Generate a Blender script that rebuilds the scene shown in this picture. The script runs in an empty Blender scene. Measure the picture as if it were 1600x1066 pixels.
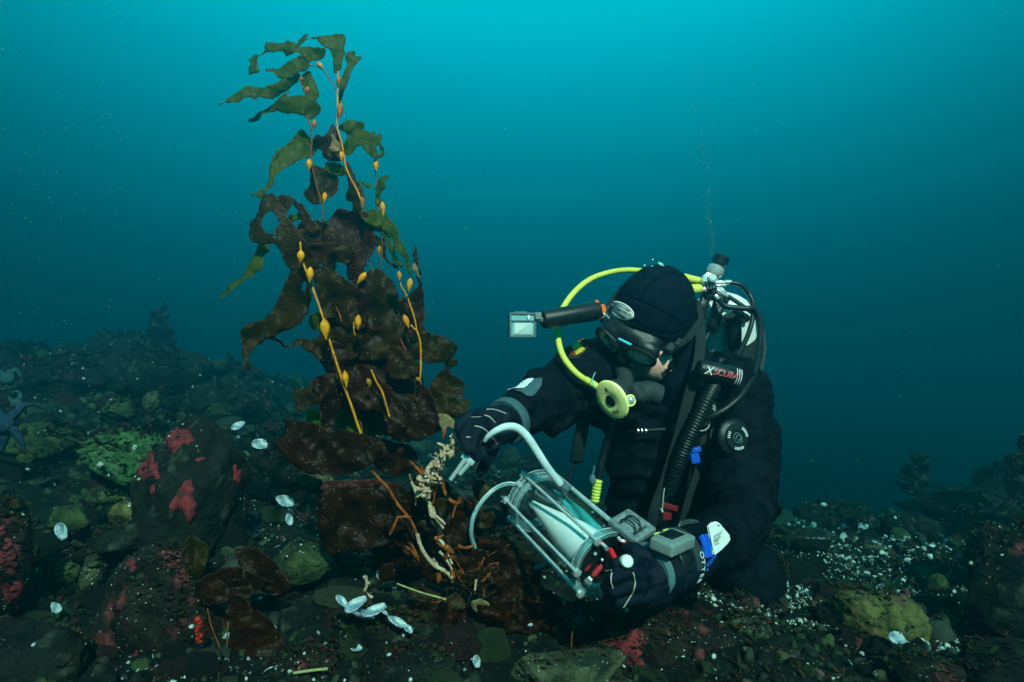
import bpy, bmesh, math, random
import numpy as np
from mathutils import Vector, Matrix
from mathutils import geometry as mgeo

random.seed(7)
rng = np.random.default_rng(7)
PI = math.pi
SC = bpy.context.scene
COL = SC.collection
R = math.radians

# ------------------------------------------------------------------ camera, light, exposure
CAM = Vector((0.0, 0.0, 0.55))
PITCH = R(8.0)
FPX = 978.0            # focal length in pixels of the 1600 px wide picture
cam_d = bpy.data.cameras.new('camera')
cam = bpy.data.objects.new('camera', cam_d)
COL.objects.link(cam)
cam.location = CAM
cam.rotation_euler = (PI/2 + PITCH, 0, 0)
cam_d.sensor_width = 36
cam_d.lens = 36*FPX/1600
cam_d.clip_start = 0.02
cam_d.clip_end = 400
cam_d.dof.use_dof = True
cam_d.dof.focus_distance = 1.22
cam_d.dof.aperture_fstop = 7.0
SC.camera = cam

SUN_DIR = Vector((0.20, -0.80, 0.50)).normalized()     # towards the sun lamp, added in place of camera strobes
sun_d = bpy.data.lights.new('sun', 'SUN')
sun_d.energy = 5.0
sun_d.angle = R(2.0)
sun_d.color = (1.0, 0.84, 0.69)
sun = bpy.data.objects.new('sun', sun_d)
COL.objects.link(sun)
sun.rotation_euler = SUN_DIR.to_track_quat('Z', 'Y').to_euler()

SC.view_settings.view_transform = 'Standard'
SC.view_settings.look = 'None'
SC.view_settings.exposure = 0.78
SC.view_settings.gamma = 1.0
SC.view_settings.use_curve_mapping = False
SC.cycles.use_denoising = True
try:
    SC.cycles.denoiser = 'OPENIMAGEDENOISE'
    SC.cycles.denoising_input_passes = 'RGB_ALBEDO_NORMAL'
except Exception:
    pass
SC.cycles.max_bounces = 6
SC.cycles.diffuse_bounces = 2
SC.cycles.glossy_bounces = 3
SC.cycles.transmission_bounces = 5
SC.cycles.transparent_max_bounces = 12
SC.cycles.volume_bounces = 0
SC.cycles.caustics_reflective = False
SC.cycles.caustics_refractive = False
SC.cycles.sample_clamp_indirect = 4.0

# the open water: daylight coming down through the sea, brightest towards the surface
world = bpy.data.worlds.new('World')
SC.world = world
world.use_nodes = True
wn = world.node_tree
wn.nodes.clear()
def N(t, kind, **kw):
    n = t.nodes.new(kind)
    for k, v in kw.items():
        setattr(n, k, v)
    return n
w_out = N(wn, 'ShaderNodeOutputWorld')
w_bg = N(wn, 'ShaderNodeBackground')
w_tc = N(wn, 'ShaderNodeTexCoord')
w_sep = N(wn, 'ShaderNodeSeparateXYZ')
w_ramp = N(wn, 'ShaderNodeValToRGB')
wn.links.new(w_tc.outputs['Generated'], w_sep.inputs[0])
w_map = N(wn, 'ShaderNodeMapRange')
w_map.inputs['From Min'].default_value = -1
w_map.inputs['From Max'].default_value = 1
wn.links.new(w_sep.outputs['Z'], w_map.inputs['Value'])
wn.links.new(w_map.outputs[0], w_ramp.inputs[0])
els = w_ramp.color_ramp
def s2l(c):
    return tuple(((x/255+.055)/1.055)**2.4 if x/255 > .04045 else x/255/12.92 for x in c)
WSTOPS = [(-1.0, (0, 12, 17)), (-0.30, (0, 30, 38)), (-0.02, (0, 40, 52)), (0.05, (0, 52, 62)), (0.16, (0, 75, 86)),
          (0.28, (0, 101, 113)), (0.40, (0, 131, 146)), (0.50, (0, 160, 178)), (0.58, (0, 188, 204)),
          (0.72, (0, 196, 212)), (1.0, (0, 200, 216))]
while len(els.elements) < len(WSTOPS):
    els.elements.new(0.5)
for e, (z, c) in zip(els.elements, WSTOPS):
    e.position = (z+1)/2
    e.color = (*s2l(c), 1)
# a broad brighter area of water towards the surface ahead, dimmer to the sides
w_dot = N(wn, 'ShaderNodeVectorMath', operation='DOT_PRODUCT')
w_dot.inputs[1].default_value = Vector((0.0, 0.80, 0.56)).normalized()
wn.links.new(w_tc.outputs['Generated'], w_dot.inputs[0])
w_m2 = N(wn, 'ShaderNodeMapRange', interpolation_type='SMOOTHSTEP')
w_m2.inputs['From Min'].default_value = 0.55
w_m2.inputs['From Max'].default_value = 1.0
w_m2.inputs['To Min'].default_value = 0.52
w_m2.inputs['To Max'].default_value = 1.12
wn.links.new(w_dot.outputs['Value'], w_m2.inputs['Value'])
w_mul = N(wn, 'ShaderNodeVectorMath', operation='SCALE')
wn.links.new(w_ramp.outputs['Color'], w_mul.inputs[0])
wn.links.new(w_m2.outputs[0], w_mul.inputs['Scale'])
wn.links.new(w_mul.outputs[0], w_bg.inputs['Color'])
w_bg.inputs['Strength'].default_value = 0.60
wn.links.new(w_bg.outputs[0], w_out.inputs['Surface'])

# ------------------------------------------------------------------ helpers
cp, sp = math.cos(PITCH), math.sin(PITCH)
def P(px, py, d):
    """world point seen at pixel (px, py) of the photograph at depth d metres"""
    u = (px-800)/FPX*d
    v = (533-py)/FPX*d
    return Vector((u, d*cp - v*sp, CAM.z + d*sp + v*cp))
def PX(n, d):
    return n/FPX*d
CAMX = Vector((1, 0, 0)); CAMF = Vector((0, cp, sp)); CAMU = Vector((0, -sp, cp))

def _hash3(ix, iy, iz, seed):
    n = (ix*73856093) ^ (iy*19349663) ^ (iz*83492791) ^ (seed*2654435761 & 0xffffffff)
    n = (n ^ (n >> 13)) * 1274126177 & 0xffffffff
    n = (n ^ (n >> 16)) & 0xffff
    return n / 65535.0
def vnoise(p, seed=0):
    """smooth value noise in -1..1, p (n,3)"""
    p = np.asarray(p, dtype=np.float64)
    i = np.floor(p).astype(np.int64); f = p-i
    f = f*f*(3-2*f)
    out = 0
    for dx in (0, 1):
        wx = f[:, 0] if dx else 1-f[:, 0]
        for dy in (0, 1):
            wy = f[:, 1] if dy else 1-f[:, 1]
            for dz in (0, 1):
                wz = f[:, 2] if dz else 1-f[:, 2]
                out = out + wx*wy*wz*_hash3(i[:, 0]+dx, i[:, 1]+dy, i[:, 2]+dz, seed)
    return out*2-1
def fbm(p, seed=0, octaves=4, gain=.5, lac=2.03):
    p = np.asarray(p, dtype=np.float64)
    a, s, tot = 1.0, 0, 0
    for k in range(octaves):
        s = s + a*vnoise(p*lac**k + 17.3*k, seed+k*31); tot += a; a *= gain
    return s/tot

def mesh_np(name, verts, faces, mats=(), smooth=True, mi=None):
    me = bpy.data.meshes.new(name)
    me.from_pydata([tuple(map(float, v)) for v in verts] if not isinstance(verts, np.ndarray) else verts.tolist(), [],
                   faces.tolist() if isinstance(faces, np.ndarray) else [tuple(f) for f in faces])
    for m in mats:
        me.materials.append(m)
    if smooth:
        me.polygons.foreach_set('use_smooth', [True]*len(me.polygons))
    if mi is not None:
        me.polygons.foreach_set('material_index', list(map(int, mi)))
    me.update()
    return me
def big_mesh(name, V, F, mats, smooth=False, mi=None):
    """triangles, from arrays"""
    me = bpy.data.meshes.new(name)
    me.vertices.add(len(V)); me.vertices.foreach_set('co', V.astype(np.float32).ravel())
    me.loops.add(len(F)*3); me.loops.foreach_set('vertex_index', F.astype(np.int32).ravel())
    me.polygons.add(len(F)); me.polygons.foreach_set('loop_start', np.arange(0, len(F)*3, 3, dtype=np.int32))
    if smooth:
        me.polygons.foreach_set('use_smooth', np.ones(len(F), dtype=bool))
    for m in mats:
        me.materials.append(m)
    if mi is not None:
        me.polygons.foreach_set('material_index', mi.astype(np.int32))
    me.update(calc_edges=True)
    return me

def link(o, parent=None):
    COL.objects.link(o)
    if parent is not None:
        o.parent = parent
    return o
def obj(name, me, parent=None, label=None):
    """a mesh in world coordinates as one object; a child keeps its world position"""
    o = bpy.data.objects.new(name, me)
    COL.objects.link(o)
    if parent is not None:
        o.parent = parent
        t = parent; off = Vector((0, 0, 0))
        while t is not None:
            off += t.location; t = t.parent
        o.location = -off
    if label:
        o['label'] = label
    return o
def thing(name, label, cat, loc=(0, 0, 0), group=None):
    o = bpy.data.objects.new(name, None)
    o.empty_display_size = .05
    COL.objects.link(o); o.location = loc
    o['label'] = label; o['category'] = cat
    if group: o['group'] = group
    return o
def tag(o, label, cat, group=None):
    o['label'] = label; o['category'] = cat
    if group: o['group'] = group
    return o
ORD = ['first', 'second', 'third', 'fourth', 'fifth', 'sixth', 'seventh', 'eighth', 'ninth', 'tenth', 'eleventh', 'twelfth', 'thirteenth', 'fourteenth', 'fifteenth', 'sixteenth', 'seventeenth', 'eighteenth', 'nineteenth', 'twentieth'] + ['twenty-'+w for w in ('first', 'second', 'third', 'fourth', 'fifth', 'sixth', 'seventh', 'eighth', 'ninth')]
def zone(px, py):
    if px < 480: return 'on the far left slope' if py < 700 else ('near the red patched boulder' if py < 860 else 'at the lower left')
    if px < 800: return 'behind the kelp base' if py < 880 else 'in front of the kelp base'
    if px < 1200: return 'below the diver' if py > 950 else 'beyond the diver'
    return 'on the far bottom at right' if py < 860 else ('behind the faceted rock' if py < 940 else 'around the faceted rock at the lower right')
def label_by_place(items, noun, group, ordinals=True):
    """items (object, look word): look first, then the place, then the rank from the left"""
    buckets = {}
    for o, look in items:
        r_ = Vector(o.location)-CAM; d_ = r_.dot(CAMF); px = 800+FPX*r_.dot(CAMX)/d_; py = 533-FPX*r_.dot(CAMU)/d_
        buckets.setdefault((look, zone(px, py)), []).append((px, o))
    for (look, z), L in buckets.items():
        L.sort(key=lambda q: q[0])
        for i_, (_, o) in enumerate(L):
            if ordinals and len(L) > 1: o['label'] = '%s %s %s, %s from the left' % (look, noun, z, ORD[i_])
            else: o['label'] = '%s %s %s' % (look, noun, z)
            o['group'] = group if ordinals else '%s %s' % (look, group+' '+z)
def structure(o):
    o['kind'] = 'structure'; return o
def stuff(o, label=None, cat=None):
    o['kind'] = 'stuff'
    if label: o['label'] = label
    if cat: o['category'] = cat
    return o
def recenter(o):
    """move a top-level mesh's origin to the middle of its base"""
    me = o.data
    n = len(me.vertices); a = np.empty(n*3, np.float32); me.vertices.foreach_get('co', a); a = a.reshape(-1, 3)
    c = np.array([(a[:, 0].min()+a[:, 0].max())/2, (a[:, 1].min()+a[:, 1].max())/2, a[:, 2].min()])
    me.vertices.foreach_set('co', (a-c).astype(np.float32).ravel()); me.update()
    o.location = Vector(c.tolist())
    return o

def catmull(pts, n=8, closed=False):
    pts = [np.array(p, float) for p in pts]
    m = len(pts)
    if m < 3 and not closed:
        return np.array([pts[0] + (pts[-1]-pts[0])*t for t in np.linspace(0, 1, n+1)])
    out = []
    rngk = range(m) if closed else range(m-1)
    for i in rngk:
        if closed:
            p0, p1, p2, p3 = pts[i-1], pts[i], pts[(i+1) % m], pts[(i+2) % m]
        else:
            p1, p2 = pts[i], pts[i+1]
            p0 = pts[i-1] if i > 0 else 2*p1-p2
            p3 = pts[i+2] if i+2 < m else 2*p2-p1
        for k in range(n):
            t = k/n
            out.append(.5*((2*p1) + (-p0+p2)*t + (2*p0-5*p1+4*p2-p3)*t*t + (-p0+3*p1-3*p2+p3)*t**3))
    if not closed:
        out.append(pts[-1])
    return np.array(out)

def tube_vf(pts, rad, seg=12, flat=1.0, up=None):
    """sweep; pts (n,3), rad scalar or (n,)"""
    pts = np.asarray(pts, float); n = len(pts)
    rad = np.broadcast_to(np.asarray(rad, float), (n,))
    tan = np.gradient(pts, axis=0); tan /= np.linalg.norm(tan, axis=1)[:, None] + 1e-12
    u = np.array(up if up is not None else (0.13, 0.2, 1.0), float)
    if abs(np.dot(u/np.linalg.norm(u), tan[0])) > .95: u = np.array((1.0, 0.1, 0.2))
    V = []; F = []
    for i in range(n):
        u = u - tan[i]*np.dot(u, tan[i]); u /= np.linalg.norm(u)+1e-12
        w = np.cross(tan[i], u)
        for k in range(seg):
            a = 2*PI*k/seg
            V.append(pts[i] + rad[i]*(math.cos(a)*w + flat*math.sin(a)*u))
    for i in range(n-1):
        for k in range(seg):
            F.append((i*seg+k, i*seg+(k+1) % seg, (i+1)*seg+(k+1) % seg, (i+1)*seg+k))
    F.append(tuple(range(seg))[::-1]); F.append(tuple((n-1)*seg+k for k in range(seg)))
    return V, F
def tube(name, ctrl, rad, mat, parent=None, seg=12, n=8, flat=1.0, up=None, label=None, link_it=True):
    """ctrl: list of 3D points or (point, r)"""
    if isinstance(rad, (int, float)):
        c = catmull([tuple(p) for p in ctrl], n); r = rad
    else:
        c4 = catmull([(*p, q) for p, q in zip(ctrl, rad)], n); c = c4[:, :3]; r = np.maximum(c4[:, 3], 1e-4)
    V, F = tube_vf(c, r, seg, flat, up)
    me = mesh_np(name, V, F, [mat])
    return obj(name, me, parent, label) if link_it else me

class MB:
    """collects shapes into one mesh"""
    def __init__(s): s.V = []; s.F = []; s.M = []
    def add(s, V, F, mi=0):
        b = len(s.V); s.V += [tuple(map(float, v)) for v in V]; s.F += [tuple(i+b for i in f) for f in F]; s.M += [mi]*len(F)
        return s
    def tube(s, a, b, r, r2=None, seg=16, mi=0):
        a, b = Vector(a), Vector(b)
        V, F = tube_vf([a, a.lerp(b, .5), b], [r, (r+(r2 if r2 is not None else r))/2, r2 if r2 is not None else r], seg)
        return s.add(V, F, mi)
    def path(s, pts, r, seg=10, n=6, mi=0, flat=1.0, up=None):
        V, F = tube_vf(catmull([tuple(p) for p in pts], n), r, seg, flat, up); return s.add(V, F, mi)
    def lathe(s, o, ax, prof, seg=28, mi=0, sx=1.0, side=None):
        """prof: list of (distance along the axis, radius)"""
        o, ax = Vector(o), Vector(ax).normalized()
        x = Vector(side) if side is not None else (Vector((0, 0, 1)) if abs(ax.z) < .9 else Vector((1, 0, 0)))
        x = (x - ax*x.dot(ax)).normalized(); y = ax.cross(x)
        V = []; F = []
        for t, r in prof:
            for k in range(seg):
                a = 2*PI*k/seg
                V.append(o + ax*t + (x*math.cos(a)*sx + y*math.sin(a))*max(r, 1e-5))
        m = len(prof)
        for i in range(m-1):
            for k in range(seg):
                F.append((i*seg+k, i*seg+(k+1) % seg, (i+1)*seg+(k+1) % seg, (i+1)*seg+k))
        F.append(tuple(range(seg))[::-1]); F.append(tuple((m-1)*seg+k for k in range(seg)))
        return s.add(V, F, mi)
    def box(s, c, ax, ay, az, sx, sy, sz, bev=.15, mi=0, seg=3):
        """rounded box: half sizes sx, sy, sz along the axes; bev as a share of the smallest"""
        bm = bmesh.new(); bmesh.ops.create_cube(bm, size=2)
        for v in bm.verts: v.co = Vector((v.co.x*sx, v.co.y*sy, v.co.z*sz))
        if bev > 0:
            bmesh.ops.bevel(bm, geom=list(bm.edges), offset=bev*min(sx, sy, sz), segments=seg, profile=.5, affect='EDGES')
        M = Matrix((Vector(ax).normalized(), Vector(ay).normalized(), Vector(az).normalized())).transposed()
        c = Vector(c)
        bm.verts.index_update()
        V = [c + M @ v.co for v in bm.verts]; F = [[v.index for v in f.verts] for f in bm.faces]
        bm.free()
        return s.add(V, F, mi)
    def prism(s, pts2, c, ax, ay, az, h, mi=0):
        """outline in (ax, ay) extruded by +-h along az"""
        c, ax, ay, az = Vector(c), Vector(ax).normalized(), Vector(ay).normalized(), Vector(az).normalized()
        n = len(pts2)
        V = [c + ax*x + ay*y - az*h for x, y in pts2] + [c + ax*x + ay*y + az*h for x, y in pts2]
        F = [tuple(range(n))[::-1], tuple(range(n, 2*n))] + [(i, (i+1) % n, n+(i+1) % n, n+i) for i in range(n)]
        return s.add(V, F, mi)
    def ell(s, c, ax, ay, az, a, b, d, mi=0, seg=24, rings=14):
        c, ax, ay, az = Vector(c), Vector(ax).normalized(), Vector(ay).normalized(), Vector(az).normalized()
        V = []; F = []
        for i in range(rings+1):
            th = PI*i/rings
            for k in range(seg):
                ph = 2*PI*k/seg
                V.append(c + ax*(a*math.sin(th)*math.cos(ph)) + ay*(b*math.sin(th)*math.sin(ph)) + az*(d*math.cos(th)))
        for i in range(rings):
            for k in range(seg):
                F.append((i*seg+k, (i+1)*seg+k, (i+1)*seg+(k+1) % seg, i*seg+(k+1) % seg))
        return s.add(V, F, mi)
    def torus(s, c, ax, R_, r, seg=48, seg2=10, mi=0, a0=0, a1=2*PI, side=None, flat=1.0, sx=1.0):
        c, ax = Vector(c), Vector(ax).normalized()
        x = Vector(side) if side is not None else (Vector((0, 0, 1)) if abs(ax.z) < .9 else Vector((1, 0, 0)))
        x = (x - ax*x.dot(ax)).normalized(); y = ax.cross(x)
        full = abs(a1-a0-2*PI) < 1e-6
        V = []; F = []
        n = seg if full else seg+1
        for i in range(n):
            a = a0+(a1-a0)*i/seg
            d = x*math.cos(a)*sx + y*math.sin(a)
            for k in range(seg2):
                b = 2*PI*k/seg2
                V.append(c + d*(R_+r*math.cos(b)) + ax*(r*flat*math.sin(b)))
        for i in range(seg):
            for k in range(seg2):
                j = (i+1) % n
                F.append((i*seg2+k, j*seg2+k, j*seg2+(k+1) % seg2, i*seg2+(k+1) % seg2))
        if not full:
            F.append(tuple(range(seg2))); F.append(tuple((n-1)*seg2+k for k in range(seg2))[::-1])
        return s.add(V, F, mi)
    def build(s, name, mats, parent=None, label=None, smooth=True, sharp=35):
        if not isinstance(mats, (list, tuple)): mats = [mats]
        me = mesh_np(name, s.V, s.F, mats, smooth, s.M)
        if smooth:
            bm = bmesh.new(); bm.from_mesh(me)
            bmesh.ops.recalc_face_normals(bm, faces=bm.faces)
            lim = R(sharp)
            for e in bm.edges:
                if len(e.link_faces) == 2 and e.calc_face_angle(0) > lim: e.smooth = False
            bm.to_mesh(me); bm.free()
        return obj(name, me, parent, label)

def text_vf(body, size, depth=.0006):
    cu = bpy.data.curves.new('lettering', 'FONT'); cu.body = body; cu.size = size; cu.extrude = depth
    cu.align_x = 'CENTER'; cu.align_y = 'CENTER'; cu.resolution_u = 3
    o = bpy.data.objects.new('lettering', cu); COL.objects.link(o)
    dg = bpy.context.evaluated_depsgraph_get(); dg.update()
    m = o.evaluated_get(dg).to_mesh()
    V = [tuple(v.co) for v in m.vertices]; F = [tuple(p.vertices) for p in m.polygons]
    o.evaluated_get(dg).to_mesh_clear()
    bpy.data.objects.remove(o); bpy.data.curves.remove(cu)
    return V, F

# ------------------------------------------------------------------ materials
def new_mat(name):
    m = bpy.data.materials.new(name); m.use_nodes = True
    t = m.node_tree; b = t.nodes['Principled BSDF']
    return m, t, b
def pm(name, c1, c2=None, scale=30, rough=.6, metal=0, bump=0, bscale=None, spec=.5, flecks=None, coat=0, detail=6, lo=.4, hi=.6, c3=None, s3=8, lo3=.5, hi3=.58, rvar=0):
    """a two or three tone mottled surface with fine relief"""
    m, t, b = new_mat(name)
    tc = N(t, 'ShaderNodeTexCoord')
    b.inputs['Roughness'].default_value = rough
    b.inputs['Metallic'].default_value = metal
    b.inputs['Specular IOR Level'].default_value = spec if metal > .3 else spec*.30      # under water surfaces reflect far less than in air
    b.inputs['Coat Weight'].default_value = coat
    col = None
    if c2 is None:
        b.inputs['Base Color'].default_value = (*c1, 1)
    else:
        n = N(t, 'ShaderNodeTexNoise'); n.inputs['Scale'].default_value = scale; n.inputs['Detail'].default_value = detail
        n.inputs['Roughness'].default_value = .65
        t.links.new(tc.outputs['Object'], n.inputs['Vector'])
        r = N(t, 'ShaderNodeValToRGB'); r.color_ramp.elements[0].position = lo; r.color_ramp.elements[1].position = hi
        r.color_ramp.elements[0].color = (*c1, 1); r.color_ramp.elements[1].color = (*c2, 1)
        t.links.new(n.outputs['Fac'], r.inputs[0]); col = r.outputs[0]
        if rvar:
            mr = N(t, 'ShaderNodeMapRange'); mr.inputs['To Min'].default_value = rough-rvar; mr.inputs['To Max'].default_value = rough+rvar
            t.links.new(n.outputs['Fac'], mr.inputs['Value']); t.links.new(mr.outputs[0], b.inputs['Roughness'])
    def over(colour, fac):
        nonlocal col
        mx = N(t, 'ShaderNodeMix', data_type='RGBA')
        t.links.new(fac, mx.inputs['Factor'])
        if col is not None: t.links.new(col, mx.inputs['A'])
        else: mx.inputs['A'].default_value = (*c1, 1)
        mx.inputs['B'].default_value = (*colour, 1); col = mx.outputs['Result']
    if c3 is not None:
        n3 = N(t, 'ShaderNodeTexNoise'); n3.inputs['Scale'].default_value = s3; n3.inputs['Detail'].default_value = 5
        mp = N(t, 'ShaderNodeMapping'); mp.inputs['Location'].default_value = (3.1, 1.7, 5.3)
        t.links.new(tc.outputs['Object'], mp.inputs[0]); t.links.new(mp.outputs[0], n3.inputs['Vector'])
        r3 = N(t, 'ShaderNodeMapRange'); r3.inputs['From Min'].default_value = lo3; r3.inputs['From Max'].default_value = hi3
        t.links.new(n3.outputs['Fac'], r3.inputs['Value']); over(c3, r3.outputs[0])
    if flecks is not None:
        fc, fs, ft = flecks
        v = N(t, 'ShaderNodeTexVoronoi'); v.inputs['Scale'].default_value = fs
        t.links.new(tc.outputs['Object'], v.inputs['Vector'])
        r4 = N(t, 'ShaderNodeMapRange'); r4.inputs['From Min'].default_value = ft; r4.inputs['From Max'].default_value = ft*.7
        t.links.new(v.outputs['Distance'], r4.inputs['Value'])
        # only some cells
        sepc = N(t, 'ShaderNodeSeparateColor'); t.links.new(v.outputs['Color'], sepc.inputs[0])
        gt = N(t, 'ShaderNodeMath', operation='GREATER_THAN'); gt.inputs[1].default_value = .72
        t.links.new(sepc.outputs[0], gt.inputs[0])
        ml = N(t, 'ShaderNodeMath', operation='MULTIPLY'); t.links.new(r4.outputs[0], ml.inputs[0]); t.links.new(gt.outputs[0], ml.inputs[1])
        over(fc, ml.outputs[0])
    if col is not None: t.links.new(col, b.inputs['Base Color'])
    if bump:
        nb = N(t, 'ShaderNodeTexNoise'); nb.inputs['Scale'].default_value = bscale or scale*2; nb.inputs['Detail'].default_value = 8
        nb.inputs['Roughness'].default_value = .7
        t.links.new(tc.outputs['Object'], nb.inputs['Vector'])
        bp = N(t, 'ShaderNodeBump'); bp.inputs['Strength'].default_value = min(1, bump); bp.inputs['Distance'].default_value = .02 if bump >= 1 else .01
        t.links.new(nb.outputs['Fac'], bp.inputs['Height']); t.links.new(bp.outputs[0], b.inputs['Normal'])
    return m
def kelp_mat(name, c1, c2, trans, tfac=.35, rough=.46):
    """leafy seaweed: mottled, a little glossy, lets light through"""
    m, t, b = new_mat(name)
    tc = N(t, 'ShaderNodeTexCoord')
    n = N(t, 'ShaderNodeTexNoise'); n.inputs['Scale'].default_value = 34; n.inputs['Detail'].default_value = 9
    n.inputs['Roughness'].default_value = .62
    t.links.new(tc.outputs['Object'], n.inputs['Vector'])
    r = N(t, 'ShaderNodeValToRGB'); r.color_ramp.elements[0].position = .34; r.color_ramp.elements[1].position = .76
    r.color_ramp.elements[0].color = (*c1, 1); r.color_ramp.elements[1].color = (*c2, 1)
    t.links.new(n.outputs['Fac'], r.inputs[0])
    v = N(t, 'ShaderNodeTexVoronoi'); v.inputs['Scale'].default_value = 210
    t.links.new(tc.outputs['Object'], v.inputs['Vector'])
    sepc = N(t, 'ShaderNodeSeparateColor'); t.links.new(v.outputs['Color'], sepc.inputs[0])
    gt = N(t, 'ShaderNodeMath', operation='GREATER_THAN'); gt.inputs[1].default_value = .90
    t.links.new(sepc.outputs[0], gt.inputs[0])
    ls = N(t, 'ShaderNodeMath', operation='LESS_THAN'); ls.inputs[1].default_value = .20
    t.links.new(v.outputs['Distance'], ls.inputs[0])
    ml = N(t, 'ShaderNodeMath', operation='MULTIPLY'); t.links.new(ls.outputs[0], ml.inputs[0]); t.links.new(gt.outputs[0], ml.inputs[1])
    mx = N(t, 'ShaderNodeMix', data_type='RGBA'); t.links.new(ml.outputs[0], mx.inputs['Factor'])
    t.links.new(r.outputs[0], mx.inputs['A']); mx.inputs['B'].default_value = (.30, .28, .22, 1)
    t.links.new(mx.outputs['Result'], b.inputs['Base Color'])
    b.inputs['Roughness'].default_value = rough; b.inputs['Specular IOR Level'].default_value = .16
    nb = N(t, 'ShaderNodeTexNoise'); nb.inputs['Scale'].default_value = 48; nb.inputs['Detail'].default_value = 8; nb.inputs['Distortion'].default_value = 1.2
    t.links.new(tc.outputs['Object'], nb.inputs['Vector'])
    bp = N(t, 'ShaderNodeBump'); bp.inputs['Strength'].default_value = .9; bp.inputs['Distance'].default_value = .006
    t.links.new(nb.outputs['Fac'], bp.inputs['Height']); t.links.new(bp.outputs[0], b.inputs['Normal'])
    tr = N(t, 'ShaderNodeBsdfTranslucent'); tr.inputs['Color'].default_value = (*trans, 1)
    t.links.new(bp.outputs[0], tr.inputs['Normal'])
    ms = N(t, 'ShaderNodeMixShader'); ms.inputs[0].default_value = tfac
    out = t.nodes['Material Output']
    t.links.new(b.outputs[0], ms.inputs[1]); t.links.new(tr.outputs[0], ms.inputs[2]); t.links.new(ms.outputs[0], out.inputs['Surface'])
    return m
def clear_mat(name, tint=(.85, .97, .98), refl=.12, rough=.03, body=.04):
    """clear acrylic seen through water"""
    m, t, b = new_mat(name)
    t.nodes.remove(b)
    tr = N(t, 'ShaderNodeBsdfTransparent'); tr.inputs[0].default_value = (*tint, 1)
    gl = N(t, 'ShaderNodeBsdfGlossy'); gl.inputs['Roughness'].default_value = rough
    df = N(t, 'ShaderNodeBsdfDiffuse'); df.inputs[0].default_value = (.55, .75, .76, 1)
    lw = N(t, 'ShaderNodeLayerWeight'); lw.inputs['Blend'].default_value = .35
    mr = N(t, 'ShaderNodeMapRange'); mr.inputs['To Min'].default_value = refl*.3; mr.inputs['To Max'].default_value = min(1, refl*4.5)
    t.links.new(lw.outputs['Facing'], mr.inputs['Value'])
    m1 = N(t, 'ShaderNodeMixShader'); m1.inputs[0].default_value = body
    t.links.new(tr.outputs[0], m1.inputs[1]); t.links.new(df.outputs[0], m1.inputs[2])
    m2 = N(t, 'ShaderNodeMixShader')
    t.links.new(mr.outputs[0], m2.inputs[0]); t.links.new(m1.outputs[0], m2.inputs[1]); t.links.new(gl.outputs[0], m2.inputs[2])
    t.links.new(m2.outputs[0], t.nodes['Material Output'].inputs['Surface'])
    return m

M = {}
M['seabed'] = pm('seabed', (.002, .0035, .003), (.013, .016, .010), 22, .85, bump=1, bscale=60, c3=(.045, .055, .035), s3=9, lo3=.56, hi3=.66)
M['stone_dark'] = pm('stone_dark', (.002, .0032, .0026), (.016, .017, .011), 18, .8, bump=1, bscale=45, c3=(.055, .06, .04), s3=22, lo3=.58, hi3=.68)
M['stone_green'] = pm('stone_green', (.018, .034, .013), (.085, .105, .036), 30, .85, bump=1, bscale=70, c3=(.02, .03, .02), s3=14, lo3=.55, hi3=.7, flecks=((.35, .36, .2), 220, .16))
M['stone_tan'] = pm('stone_tan', (.035, .036, .02), (.13, .125, .065), 26, .8, bump=1, bscale=60, c3=(.03, .04, .025), s3=16, lo3=.54, hi3=.64, flecks=((.6, .58, .5), 140, .22))
M['stone_red'] = pm('stone_red', (.022, .017, .015), (.050, .038, .030), 20, .7, bump=1, bscale=50, c3=(.28, .045, .045), s3=10, lo3=.55, hi3=.57)
M['stone_pink'] = pm('stone_pink', (.004, .0035, .003), (.030, .022, .013), 25, .75, bump=1, bscale=50, c3=(.26, .050, .052), s3=17, lo3=.54, hi3=.66, flecks=((.55, .5, .45), 130, .2))
M['stone_gold'] = pm('stone_gold', (.05, .048, .014), (.22, .185, .055), 34, .8, bump=1, bscale=80, c3=(.26, .11, .10), s3=11, lo3=.55, hi3=.64, flecks=((.45, .42, .2), 260, .2))
M['stone_algae'] = pm('stone_algae', (.025, .065, .025), (.10, .19, .060), 34, .85, bump=1, bscale=90, c3=(.015, .03, .02), s3=9, lo3=.56, hi3=.66)
M['crust_red'] = pm('crust_red', (.27, .026, .030), (.08, .012, .014), 42, .55, bump=.6, bscale=120)
M['pebble'] = pm('pebble', (.005, .0075, .006), (.040, .044, .028), 12, .8, bump=.5, bscale=60, c3=(.11, .05, .045), s3=6, lo3=.6, hi3=.68)
M['shell'] = pm('shell', (.56, .57, .54), (.12, .20, .26), 2.6, .3, bump=.2, bscale=14, spec=1.5)
M['shell_dark'] = pm('shell_dark', (.10, .10, .14), (.30, .32, .38), 4, .35, bump=.2, bscale=14)
M['sand'] = pm('sand', (.30, .34, .28), (.50, .54, .46), 60, .8)
M['turf_brown'] = kelp_mat('turf_brown', (.02, .012, .005), (.07, .035, .012), (.10, .05, .01))
M['turf_green'] = kelp_mat('turf_green', (.015, .03, .01), (.05, .08, .025), (.05, .10, .02))
M['turf_red'] = kelp_mat('turf_red', (.04, .01, .01), (.13, .03, .025), (.10, .02, .02))
M['kelp_green'] = kelp_mat('kelp_green', (.026, .046, .001), (.075, .105, .003), (.50, .66, .008), .50)  # crown blades: partly their own green, partly backlight put into the colour
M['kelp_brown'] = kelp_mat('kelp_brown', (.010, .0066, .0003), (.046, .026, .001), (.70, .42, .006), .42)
M['kelp_deep'] = kelp_mat('kelp_deep', (.0070, .0024, .0003), (.042, .0135, .001), (.66, .21, .004), .34)
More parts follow.
